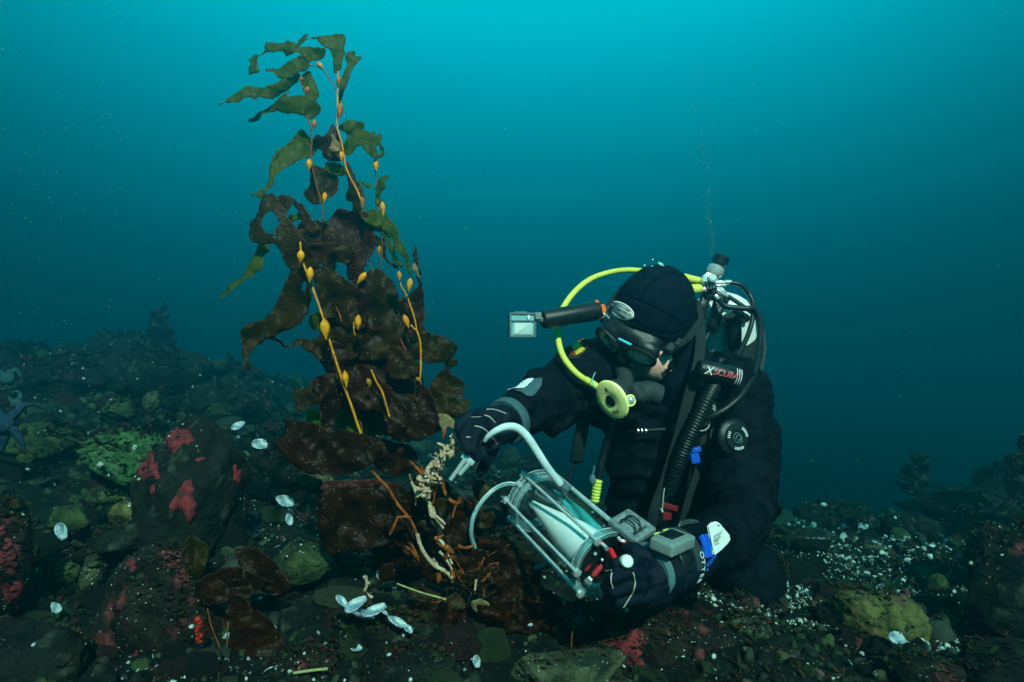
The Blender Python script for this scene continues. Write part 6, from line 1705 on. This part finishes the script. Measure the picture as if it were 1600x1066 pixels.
# OTTER printed round the seal, reading downwards
cc_, cr_ = P(1055, 872, 1.062), .0520
side_ = (-CAMF-ax1*(-CAMF).dot(ax1)).normalized(); upc = ax1.cross(side_); upc = upc if upc.dot(CAMU) > 0 else -upc
off_, _F = text_vf('O', .0135, .0003)
ang = .36
for ch in 'OTTER':
    V, F = text_vf(ch, .0150, .0003)
    out = []
    for x_, y_, z_ in V:
        a_ = ang-x_/cr_; out.append(cc_+(-ax1)*(y_)+(side_*math.cos(a_)+upc*math.sin(a_))*(cr_+.0006+z_))
    obj('lettering', mesh_np('lettering', out, F, [M['white_print']], smooth=False), cuff)
    ang -= .0112/cr_
# dive computer
dc = thing('dive_computer', 'grey square dive computer with a dark screen on the left wrist', 'dive computer', P(1052, 840, 1.0))
c0, c1, c2, c3 = P(1019, 841, .985), P(1048, 824, 1.045), P(1087, 838, 1.015), P(1053, 856, .958)
ctr = (c0+c1+c2+c3)/4; cx_ = ((c2+c3)/2-(c0+c1)/2); cy_ = ((c1+c2)/2-(c0+c3)/2)
hx, hy = cx_.length/2, cy_.length/2; cx_.normalize(); cn_ = cx_.cross(cy_).normalized(); cn_ = cn_ if cn_.dot(CAMU) > 0 else -cn_; cy_ = cn_.cross(cx_)
v_ = MB(); v_.box(ctr-cn_*.009, cx_, cy_, cn_, hx, hy, .0105, .42, seg=4); v_.build('case', M['grey_plastic'], dc)
v_ = MB(); v_.box(ctr+cn_*.0018-cx_*.003, cx_, cy_, cn_, hx*.74, hy*.72, .0016, .5); scn = v_.build('screen_frame', M['grey_plastic'], dc)
v_ = MB(); v_.box(ctr+cn_*.0030-cx_*.003, cx_, cy_, cn_, hx*.60, hy*.58, .0008, .2); v_.build('screen', M['dark_glass'], scn)
for t_ in (-.35, .4):
    v_ = MB(); v_.box(ctr-cx_*(hx+.001)+cy_*hy*t_+cn_*-.001, cy_, cx_, cn_, .007, .0022, .0030, .5); v_.build('button', M['yellow'], dc)
band('strap', dc, P(1036, 882, 1.035), ax1, .0440, .009, 'rubber')
# compass
cm = thing('wrist_compass', 'round clear domed compass in a dark housing on the left forearm', 'compass', P(1085, 825, 1.12))
k0 = P(1086, 826, 1.135); kn_ = (CAMU*.93+CAMF*-.30+CAMX*.08).normalized()
v_ = MB(); v_.lathe(k0-kn_*.022, kn_, [(0, .030), (.006, .034), (.016, .0335), (.020, .030)], seg=44); v_.build('housing', M['rubber_grey'], cm)
v_ = MB(); v_.lathe(k0-kn_*.003, kn_, [(0, .0285), (.001, .0285)], seg=40); v_.build('dial', M['dark_glass'], cm)
v_ = MB(); v_.lathe(k0-kn_*.002, kn_, [(0, .0275), (.004, .0265), (.008, .022), (.0105, .013), (.011, .001)], seg=40); v_.build('dome', clear_mat('dome', (.8, .92, .94), .22, .06, .06), cm)
v_ = MB()
for k in range(16):
    t_ = 2*PI*k/16; rx = CAMX-kn_*CAMX.dot(kn_); rx.normalize(); ry = kn_.cross(rx); rd = rx*math.cos(t_)+ry*math.sin(t_); v_.box(k0+rd*.0235-kn_*.001, rd, kn_.cross(rd), kn_, .0028 if k % 4 else .004, .0006, .0005, .2)
v_.torus(k0-kn_*.0005, kn_, .0275, .0009, seg=40, seg2=6)
v_.build('dial_marks', pm('dial_mark', (.34, .42, .30), None, rough=.5), cm)
v_ = MB(); v_.box(k0-kn_*.019+CAMX*.028, CAMX, CAMF, CAMU, .022, .020, .006, .6); v_.build('mount', M['rubber_grey'], cm)
# blue straps and white slate
sl = thing('wrist_slate', 'white scribbled writing slate strapped to the forearm with blue bands', 'writing slate', P(1125, 845, 1.12))
def poly_plate(name, pts3, th, mat, parent):
    n = len(pts3); c = sum((Vector(p) for p in pts3), Vector())/n
    nn_ = (Vector(pts3[1])-Vector(pts3[0])).cross(Vector(pts3[2])-Vector(pts3[0])).normalized(); nn_ = nn_ if nn_.dot(CAMF) < 0 else -nn_
    V = [Vector(p)+nn_*th for p in pts3]+[Vector(p)-nn_*th for p in pts3]
    m_ = MB(); m_.add(V, [tuple(range(n)), tuple(range(n, 2*n))[::-1]]+[(i_, (i_+1) % n, n+(i_+1) % n, n+i_) for i_ in range(n)])
    o_ = m_.build(name, mat if not isinstance(mat, str) else M[mat], parent, smooth=False)
    b2 = o_.modifiers.new('soft', 'BEVEL'); b2.width = th*.5; b2.segments = 2
    return o_, nn_
S = [(735, 325), (775, 285), (825, 272), (862, 295), (925, 370), (975, 430), (985, 480), (950, 530), (880, 600), (830, 640), (800, 655), (790, 600), (765, 480), (750, 400)]
def sl_d(q):                                                 # the slate tilts: its right end lies farther back
    return 1.048+.00012*(q[0]-735)-.00005*(q[1]-272)
so, sn = poly_plate('slate', [P(*cpx('L', q), sl_d(q)) for q in S], .0016, 'white', sl)
v_ = MB()
r_ = random.Random(2)
for k in range(9):
    x0 = 790+k*2+r_.uniform(-4, 4); y0 = 440+k*15; w_ = r_.uniform(70, 120)-k*3
    pts = [(x0+w_*t-0, y0-62*t*(w_/110)+r_.uniform(-3, 3)) for t in np.linspace(0, 1, 9)]
    v_.path([P(*cpx('L', q), sl_d(q)-.0035) for q in pts], r_.choice([.0003, .0005]), seg=5, n=2)
v_.path([P(*cpx('L', q), sl_d(q)-.0035) for q in [(850, 300), (862, 318), (872, 314)]], .0008, seg=5)
v_.build('pencil_marks', M['rubber_grey'], so)
for pts, r_, mt in (([(640, 440), (668, 470), (690, 540), (705, 620), (706, 700)], .0056, 'blue'), ([(690, 425), (722, 470), (745, 560), (755, 640), (745, 680)], .0052, 'blue'), ([(665, 440), (695, 480), (718, 560), (728, 640), (722, 700)], .0036, 'blue_light')):
    tube('strap', [P(*cpx('L', q), 1.045-.00002*(q[1]-400)) for q in pts], r_, M[mt], sl, seg=10, flat=.5, up=CAMF)
for pts in ([(700, 790), (740, 760), (790, 690), (820, 650)], [(655, 870), (690, 850), (725, 820)]):
    tube('strap_end', [P(*cpx('L', q), 1.05) for q in pts], .0065, M['blue'], sl, seg=10, flat=.4, up=CAMU)
v_ = MB(); v_.path([P(*cpx('L', q), 1.05) for q in [(500, 985), (530, 945), (570, 905)]], .0020, seg=6); v_.path([P(*cpx('L', q), 1.049) for q in [(548, 935), (545, 915), (535, 905)]], .0014, seg=6); v_.ell(P(*cpx('L', (617, 847)), 1.045), CAMX, CAMU, CAMF, .0015, .0015, .001); v_.build('cuff_print', M['white_print'], cuff)
v_ = MB(); v_.path([P(1133, 866, 1.12), P(1142, 856, 1.13), P(1150, 846, 1.15), P(1160, 828, 1.18)], .0014, seg=6); v_.build('cuff_edge', M['piping'], person)

# ------------------------------------------------------------------ the sampler
smp = thing('suction_sampler', 'clear cylindrical suction sampler with a white cone inside held in the left hand', 'sampler', P(890, 840, 1.13))
TT, BB = P(838, 781, 1.235), P(943, 880, 1.055)
sa = (BB-TT).normalized(); LN = (BB-TT).length; RR = .0525
M['acrylic'] = clear_mat('acrylic', (.985, .997, .997), .035, .04, .004)
M['acrylic_thick'] = clear_mat('acrylic_thick', (.70, .93, .94), .22, .06, .20)
v_ = MB(); V = []; F = []
v_.lathe(TT, sa, [(0, RR-.003), (0, RR), (LN*.33, RR), (LN*.66, RR), (LN, RR), (LN, RR-.003), (LN*.5, RR-.003), (0, RR-.003)], seg=64)
v_.F = [f for f in v_.F if len(f) == 4]; v_.M = [0]*len(v_.F)
v_.build('clear_barrel', M['acrylic'], smp)
for t_, w_, mt in ((-.004, .006, 'acrylic_thick'), (.016, .003, 'acrylic_thick'), (LN-.004, .007, 'acrylic_thick')):
    v_ = MB(); n_ = 64
    v_.lathe(TT+sa*t_, sa, [(-w_, RR-.001), (-w_, RR+.006), (-w_*.5, RR+.0075), (w_*.5, RR+.0075), (w_, RR+.006), (w_, RR-.001), (-w_, RR-.001)], seg=64)
    v_.F = [f for f in v_.F if len(f) == 4]; v_.M = [0]*len(v_.F)
    v_.build('end_ring', M[mt], smp)
    v_ = MB(); v_.torus(TT+sa*(t_-w_), sa, RR+.0066, .0009, seg=64, seg2=6); v_.torus(TT+sa*(t_+w_), sa, RR+.0066, .0008, seg=64, seg2=6); v_.build('ring_edge', M['steel'], smp)
# frame of the cylinder in the picture: s1 across to the upper right, s2 towards the camera
s1 = (CAMX*.70+CAMU*.72); s1 = (s1-sa*s1.dot(sa)).normalized(); s2 = sa.cross(s1); s2 = s2 if s2.dot(CAMF) < 0 else -s2
def cyl(t, a, r): return TT+sa*t+(s1*math.cos(a)+s2*math.sin(a))*r
v_ = MB(); v_.lathe(TT+sa*.001, sa, [(0, RR-.004), (.004, RR-.004)], seg=48); v_.build('top_plate', M['acrylic'], smp)
v_ = MB(); v_.lathe(TT+sa*(LN-.004), sa, [(0, RR-.004), (.004, RR-.004)], seg=48); bp_ = v_.build('end_plate', M['rubber'], smp)
for a_, tn in ((2.95, 1), (2.2, 0), (.15, 1), (1.2, 0), (-1.2, 0)):
    q = .010
    v_ = MB(); v_.tube(cyl(-.010, a_, RR+q), cyl(LN+.012, a_, RR+q), .0042 if tn else .0030, None, 14); v_.build('tie_rod', M['steel'], smp)
    for t_ in (-.012, LN+.010):
        v_ = MB(); v_.lathe(cyl(t_, a_, RR+q), sa, [(-.004, .004), (-.003, .0075), (.003, .0075), (.004, .004)], seg=6); v_.build('rod_nut', M['chrome'], smp)
v_ = MB(); v_.lathe(cyl(.012, 2.2, .016), (cyl(LN-.008, 1.8, .006)-cyl(.012, 2.2, .016)), [(0, .0065), (.012, .0085), (.05, .017), (LN*.6, .0350), (LN*.92, .0420), (LN*.92+.001, .037)], seg=44); v_.build('white_cone', pm('cone_white', (.90, .92, .88), (.82, .85, .82), 40, .7, flecks=((.25, .25, .2), 90, .16)), smp)
v_ = MB(); v_.lathe(cyl(.004, 2.4, .018), sa, [(0, .0035), (.01, .006), (.016, .006)], seg=14); v_.build('cone_spout', M['steel'], smp)
ts = []
for k in range(12):
    t_ = .02+k/11*(LN-.04); ts.append(t_)
V = []; F = []
for k, t_ in enumerate(ts):
    w_ = .004+.022*math.sin(min(1, k/8)*PI/2)*(1-.5*k/11)
    for j in range(5): V.append(cyl(t_, -.1, .038-.004*(k/11)) + s1*(w_*(j/4-.5)) + s2*(.006*math.sin(j*1.3+k*.7)))
for k in range(11):
    for j in range(4): F.append((k*5+j, k*5+j+1, k*5+j+6, k*5+j+5))
so2 = obj('teal_mesh_sheet', mesh_np('teal_mesh_sheet', V, F, [pm('teal_net', (.03, .42, .42), (.02, .30, .31), 200, .4)]), smp); so2.modifiers.new('thickness', 'SOLIDIFY').thickness = .0012
v_ = MB(); v_.path([cyl(.008, 1.0, .035), cyl(.02, 1.2, .030), cyl(.05, 1.0, .028), cyl(.075, .7, .034)], .0032, seg=10); v_.build('inner_tube', M['reflect'], smp)
# valves and red tips on the end plate
for (a1_, a2_), (b1_, b2_) in ((((470, 250), (548, 395))), (((680, 170), (742, 298)))):
    p_, q_ = P(*cpx('K', (a1_, a2_)), 1.028), P(*cpx('K', (b1_, b2_)), 1.008)
    v_ = MB(); v_.lathe(p_, q_-p_, [(0, .003), (.002, .0048), ((q_-p_).length*.9, .0042), ((q_-p_).length, .0025)], seg=14); v_.build('red_tip', M['red'], smp)
for (a1_, a2_), (b1_, b2_) in ((((265, 330), (110, 545))), (((360, 470), (225, 630)))):
    p_, q_ = P(*cpx('K', (a1_, a2_)), 1.05), P(*cpx('K', (b1_, b2_)), 1.04)
    v_ = MB(); v_.lathe(p_, q_-p_, [(0, .003), (.003, .0052), ((q_-p_).length*.8, .0050), ((q_-p_).length, .003)], seg=14); v_.build('red_band', pm('dull_red', (.42, .02, .03), None, rough=.5), smp)
for pts, r_ in (([(345, 165), (400, 210), (430, 250), (460, 250)], .0042), ([(580, 85), (620, 130), (665, 140), (680, 165)], .0042), ([(375, 400), (350, 400)], .004), ([(280, 300), (255, 330)], .004)):
    tube('valve_stem', [P(*cpx('K', q), 1.035) for q in pts], r_*.75, M['steel'], smp, seg=10)
v_ = MB(); v_.ell(P(*cpx('K', (430, 255)), 1.03), CAMX, CAMU, CAMF, .005, .004, .004); v_.build('valve_body', M['reflect'], smp)
v_ = MB(); ko = P(*cpx('K', (690, 455)), .935); v_.lathe(ko+CAMF*.010, (CAMF*-1+CAMU*.35+CAMX*.1), [(0, .0075), (.003, .0100), (.013, .0105), (.017, .0085), (.0185, .004)], seg=10); v_.build('white_knob', M['white'], smp)
br = [(150, 660), (230, 700), (320, 705), (400, 740)]
v_ = MB()
for k, dy in enumerate((0, 28, 52)): v_.path([P(*cpx('K', (x_, y_+dy)), 1.02+.004*k) for x_, y_ in [(120, 670), (200, 730), (290, 750), (350, 735), (400, 750)]], .0034, seg=10)
v_.build('curved_bracket', M['acrylic_thick'], smp)
v_ = MB(); v_.tube(P(*cpx('K', (355, 830)), 1.015), P(*cpx('K', (365, 890)), 1.015), .0035); v_.tube(P(*cpx('K', (335, 815)), 1.014), P(*cpx('K', (385, 835)), 1.014), .0040); v_.tube(P(*cpx('K', (165, 640)), 1.02), P(*cpx('K', (215, 690)), 1.018), .0038); v_.build('bracket_bolt', M['chrome'], smp)
v_ = MB(); v_.box(P(*cpx('K', (210, 830)), 1.035), (CAMX*.93+CAMU*-.36).normalized(), (CAMU*.93+CAMX*.36).normalized(), CAMF, .030, .0060, .003, .3); v_.build('foot_bar', M['acrylic_thick'], smp)
for pts, d_ in (([(835, 152), (860, 130), (885, 150), (870, 185), (860, 230)], 1.04), ([(890, 175), (905, 160), (925, 170), (905, 215), (885, 250)], 1.035)):
    tube('wire_loop', [P(*cpx('K', q), d_) for q in pts], .0014, M['chrome'], smp, seg=8)
v_ = MB(); v_.lathe(P(*cpx('K', (925, 185)), 1.04), P(*cpx('K', (1060, 255)), 1.02)-P(*cpx('K', (925, 185)), 1.04), [(0, .0040), (.008, .0045), (.012, .0030), (.016, .0055), (.0175, .0090), (.0205, .0090), (.021, .0055), (.024, .0050), (.0255, .003)], seg=18); v_.build('end_bolt', M['chrome'], smp)
v_ = MB(); v_.box(P(884, 760, 1.17), sa, s1, s2, .009, .007, .007, .4); v_.build('clamp', M['reflect'], smp)
v_ = MB()
for q in ((828, 748), (838, 745), (812, 758)): v_.lathe(P(*q, 1.20), -sa, [(0, .005), (.004, .006), (.006, .003), (.011, .003)], seg=10)
v_.build('top_fitting', M['chrome'], smp)
# tubes
v_ = MB()
wt = thing('suction_tube', 'thick white tube curving from the right glove to the top of the sampler', 'tube', P(820, 690, 1.15))
M['tube_white'] = pm('tube_white', (.62, .70, .72), (.50, .58, .60), 40, .3, spec=.6)
tube('tube_wall', [P(757, 690, 1.135), P(764, 681, 1.128), P(777, 672, 1.125), P(792, 667, 1.13), P(808, 669, 1.135), P(823, 682, 1.14), P(838, 704, 1.145), P(852, 726, 1.15), P(864, 742, 1.16), P(876, 757, 1.17)], [.0035, .0050, .0060, .0072, .0078, .0078, .0076, .0074, .0070, .0068], M['tube_white'], wt, seg=16)
tube('tube_wall', [P(761, 685, 1.14), P(780, 676, 1.14), P(797, 672, 1.14), P(806, 673, 1.14)], .0030, M['tube_white'], wt, seg=10)
wt2 = thing('thin_tube', 'thin clear tube arching left from the sampler down into the kelp', 'tube', P(760, 790, 1.2))
tube('tube_wall', [P(812, 759, 1.21), P(795, 756, 1.21), P(775, 763, 1.21), P(756, 780, 1.20), P(743, 800, 1.20), P(737, 820, 1.20), P(738, 845, 1.22), P(755, 880, 1.26)], .0044, pm('tube_clear', (.20, .33, .35), (.28, .42, .44), 30, .25, spec=.7), wt2, seg=12)
tube('painted_highlight', [P(811, 757, 1.205), P(794, 754, 1.205), P(774, 761, 1.205), P(755, 778, 1.195), P(742, 798, 1.195)], .0011, M['tube_white'], wt2, seg=6)  # pale strip painting a highlight along the thin tube
tag(recenter(tube('tube_end', [P(836, 888, 1.24), P(848, 884, 1.22), P(860, 876, 1.20), P(872, 868, 1.18)], .0038, pm('tube_teal', (.10, .34, .38), None, rough=.3), seg=10)), 'short teal tube piece leaving the sampler at the lower left', 'tube')
# nozzle held in the right hand
nz = thing('suction_nozzle', 'shiny double pronged metal nozzle held in the right glove', 'nozzle', P(720, 728, 1.14))
na = (P(704, 750, 1.13)-P(738, 708, 1.14)).normalized(); ns = na.cross(CAMF).normalized()
v_ = MB(); v_.box(P(734, 714, 1.138), na, ns, na.cross(ns), .011, .0135, .008, .25); v_.build('nozzle_block', M['steel'], nz)
for p_, q_, r_ in ((P(728, 716, 1.132), P(704, 750, 1.128), .0042), (P(735, 722, 1.130), P(718, 742, 1.128), .0042)):
    v_ = MB(); v_.lathe(p_, q_-p_, [(0, r_), ((q_-p_).length, r_*.92), ((q_-p_).length, r_*.6), ((q_-p_).length-.004, r_*.5)], seg=16); v_.build('nozzle_prong', M['chrome'], nz)
# lead weight
lw = thing('lead_weight', 'mottled grey lead weight with two slots strapped beside the sampler', 'weight', P(985, 822, 1.05))
M['lead'] = pm('lead', (.13, .17, .18), (.26, .31, .32), 70, .6, bump=.6, bscale=200, metal=.2)
w0, w1, w2, w3 = P(949, 817, 1.06), P(982, 798, 1.09), P(1023, 828, 1.05), P(995, 851, 1.015)
wc = (w0+w1+w2+w3)/4; wx = ((w2+w3)/2-(w0+w1)/2); wy = ((w1+w2)/2-(w0+w3)/2); hx, hy = wx.length/2, wy.length/2; wx.normalize(); wnn = wx.cross(wy).normalized(); wnn = wnn if wnn.dot(CAMF) < 0 else -wnn; wy = wnn.cross(wx)
for (ox, oy, sx_, sy_) in ((-.88, 0, .12, 1), (.88, 0, .12, 1), (0, -.86, .78, .14), (0, .86, .78, .14), (0, 0, .34, .74)):
    pass
v_ = MB()
v_.box(wc-wx*hx*.82, wx, wy, wnn, hx*.20, hy, .0065, .5); v_.box(wc+wx*hx*.82, wx, wy, wnn, hx*.20, hy, .0065, .5)
v_.box(wc-wy*hy*.84, wx, wy, wnn, hx*.84, hy*.18, .0061, .5); v_.box(wc+wy*hy*.84, wx, wy, wnn, hx*.84, hy*.18, .0061, .5)
v_.box(wc, wx, wy, wnn, hx*.42, hy*.78, .0056, .4)
v_.build('weight_block', M['lead'], lw)
for t_ in (-.35, .15):
    tube('bungee', [wc+wx*hx*-.62+wy*hy*(t_+.1)+wnn*.004, wc+wx*hx*-.3+wy*hy*(t_+.15)+wnn*.012, wc+wx*hx*.25+wy*hy*(t_+.15)+wnn*.012, wc+wx*hx*.6+wy*hy*(t_-.05)+wnn*.004], .0016, M['rubber'], lw, seg=8)

# ------------------------------------------------------------------ the small camera on its float arm
ac = thing('action_camera', 'small camera in a clear housing on a black float arm with an orange clamp', 'camera', P(860, 500, 1.36))
a0, a1 = P(846, 500, 1.31), P(936, 485, 1.36); aa = (a1-a0).normalized(); AL = (a1-a0).length
v_ = MB(); v_.lathe(a0, aa, [(0, .0125), (.004, .0185), (.010, .0200), (AL-.010, .0210), (AL-.003, .0200), (AL, .014)], seg=28); v_.build('float_arm', M['rubber'], ac)
v_ = MB(); op = [(-.006, .021), (.001, .021), (.006, .010), (.016, .009), (.018, 0), (.016, -.009), (.006, -.011), (.001, -.021), (-.006, -.021), (-.002, -.008), (-.002, .008)]
v_.prism(op, P(935, 484, 1.355), aa, (CAMU-aa*CAMU.dot(aa)).normalized(), CAMF, .006); v_.build('orange_clamp', M['orange'], ac, smooth=False)
v_ = MB(); v_.torus(P(941, 492, 1.36), (CAMX*.8+CAMF*.6).normalized(), .0065, .0014, seg=20, seg2=6); v_.tube(P(940, 488, 1.36), P(950, 497, 1.39), .004); v_.build('mount_ring', M['steel'], ac)
v_ = MB(); v_.box(P(841, 494, 1.30), CAMX, CAMU, CAMF, .0065, .0075, .006, .3); v_.tube(P(842, 498, 1.30), P(848, 501, 1.31), .006); v_.build('arm_joint', M['grey_plastic'], ac)
hx_ = (CAMX*.97+CAMF*.24).normalized(); hu = (CAMU*.99+CAMX*.10).normalized(); hu = (hu-hx_*hu.dot(hx_)).normalized(); hf = hx_.cross(hu); hf = hf if hf.dot(CAMF) < 0 else -hf
hc = P(816, 508, 1.30)
v_ = MB(); v_.box(hc-hf*.010, hx_, hu, hf, .026, .0235, .011, .25); v_.build('camera_body', M['rubber'], ac)
v_ = MB()
for sx_, sy_, w_, h_ in ((0, .0235, .028, .0022), (0, -.0235, .028, .0022), (-.0265, 0, .0022, .0245), (.0265, 0, .0022, .0245), (0, .0085, .027, .0016)):
    v_.box(hc+hx_*sx_+hu*sy_+hf*.0015, hx_, hu, hf, w_, h_, .0045, .4)
v_.build('housing_frame', M['reflect'], ac)
v_ = MB(); v_.box(hc+hf*.001, hx_, hu, hf, .025, .022, .0022, .2); v_.build('housing_back', pm('housing_teal', (.16, .36, .38), (.22, .44, .45), 60, .15, spec=.8), ac)
v_ = MB(); v_.box(hc+hf*.0040-hu*.0075+hx_*.001, hx_, hu, hf, .0195, .0120, .0008, .1); sc2 = v_.build('screen', pm('screen_pale', (.40, .54, .53), None, rough=.2), ac)
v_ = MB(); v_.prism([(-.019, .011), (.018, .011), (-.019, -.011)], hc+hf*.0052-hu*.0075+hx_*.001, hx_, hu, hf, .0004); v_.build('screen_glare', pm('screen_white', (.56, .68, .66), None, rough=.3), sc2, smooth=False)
v_ = MB(); v_.prism([(-.004, 0), (0, .005), (.004, 0), (.0018, 0), (.0018, -.005), (-.0018, -.005), (-.0018, 0)], hc+hx_*.012+hu*.0165+hf*.006, hx_, hu, hf, .001); v_.build('arrow_print', M['white_print'], ac, smooth=False)
v_ = MB(); v_.box(hc+hu*.0262-hx_*.004, hx_, hu, hf, .013, .002, .004, .4); v_.build('latch', M['reflect'], ac)
# bubbles caught on top of the hood
v_ = []
for (bx, by, br_) in ((1007, 415, .0022), (1019, 417, .0028), (1033, 414, .0042), (1030, 412, .0030), (1036, 416, .0026), (1020, 406, .0016)):
    m_ = MB(); q_ = P(bx, by, 1.395); m_.ell(q_, CAMX, CAMU, CAMF, br_*1.0, br_*1.1, br_*.8, seg=14, rings=8)
    v_.append(m_)
M['air'] = pm('air', (.30, .72, .72), None, rough=.1, spec=1.0)
LB = ['leftmost air bubble on top of the hood', 'second air bubble from the left on the hood', 'largest silvery air bubble on top of the hood', 'air bubble just above left of the largest one', 'rightmost air bubble on top of the hood', 'tiny air bubble highest above the hood']
for m_, lb_ in zip(v_, LB):
    tag(recenter(m_.build('air_bubble', M['air'])), lb_, 'bubble', 'air bubbles on top of the hood')

# ------------------------------------------------------------------ specks and bubbles in the water
o8 = (np.array([[1, 0, 0], [-1, 0, 0], [0, 1, 0], [0, -1, 0], [0, 0, 1], [0, 0, -1]], float), np.array([[0, 2, 4], [2, 1, 4], [1, 3, 4], [3, 0, 4], [2, 0, 5], [1, 2, 5], [3, 1, 5], [0, 3, 5]]))
sr = np.random.default_rng(77)
def snow(n, dlo, dhi, fx):
    d = sr.uniform(dlo, dhi, n)
    px = fx(n); py = sr.uniform(-60, 1000, n)
    p = np.array([tuple(P(a_, b_, c_)) for a_, b_, c_ in zip(px, py, d)])
    return p[(p[:, 2] > H(p[:, 0], p[:, 1])+.02) & (p[:, 2] < 1.6)]
pos = np.vstack([snow(500, .9, 2.8, lambda n: sr.uniform(-150, 1750, n)), snow(1100, .95, 2.4, lambda n: np.abs(sr.normal(0, 220, n)) - 60),
                 snow(260, .9, 1.3, lambda n: sr.normal(560, 110, n))])
M['speck'] = pm('speck', (.50, .52, .48), None, rough=.6)
g = pieces('drifting_specks', [o8], 0, lambda r, d, n: .00034*d**.6*np.minimum(np.exp(r.normal(-.1, .5, n)), 1.7), ['speck'], [1], 78, (1, 1, 1), pos=pos, lift=0, smooth=True)
stuff(g, 'fine pale specks drifting in the water', 'specks')
bp = []
for k in range(520):
    t = sr.random()
    py = 400-300*t; px = 1112-22*t**1.3 + sr.normal(0, 2.4+9*t)+3*math.sin(t*19)
    bp.append(tuple(P(px, py, 1.62+.1*t)))
M['bubble'] = clear_mat('bubble', (.9, .99, .99), .30, .05, .10)
bV, bF = ICO[1]
g = pieces('bubble_column', [(bV, bF)], 0, lambda r, d, n: .00075*np.exp(r.normal(0, .4, n)), ['bubble'], [1], 79, (1, 1, 1), pos=np.array(bp), lift=0)
stuff(g, 'thin column of tiny bubbles rising from the tank valve', 'bubbles')
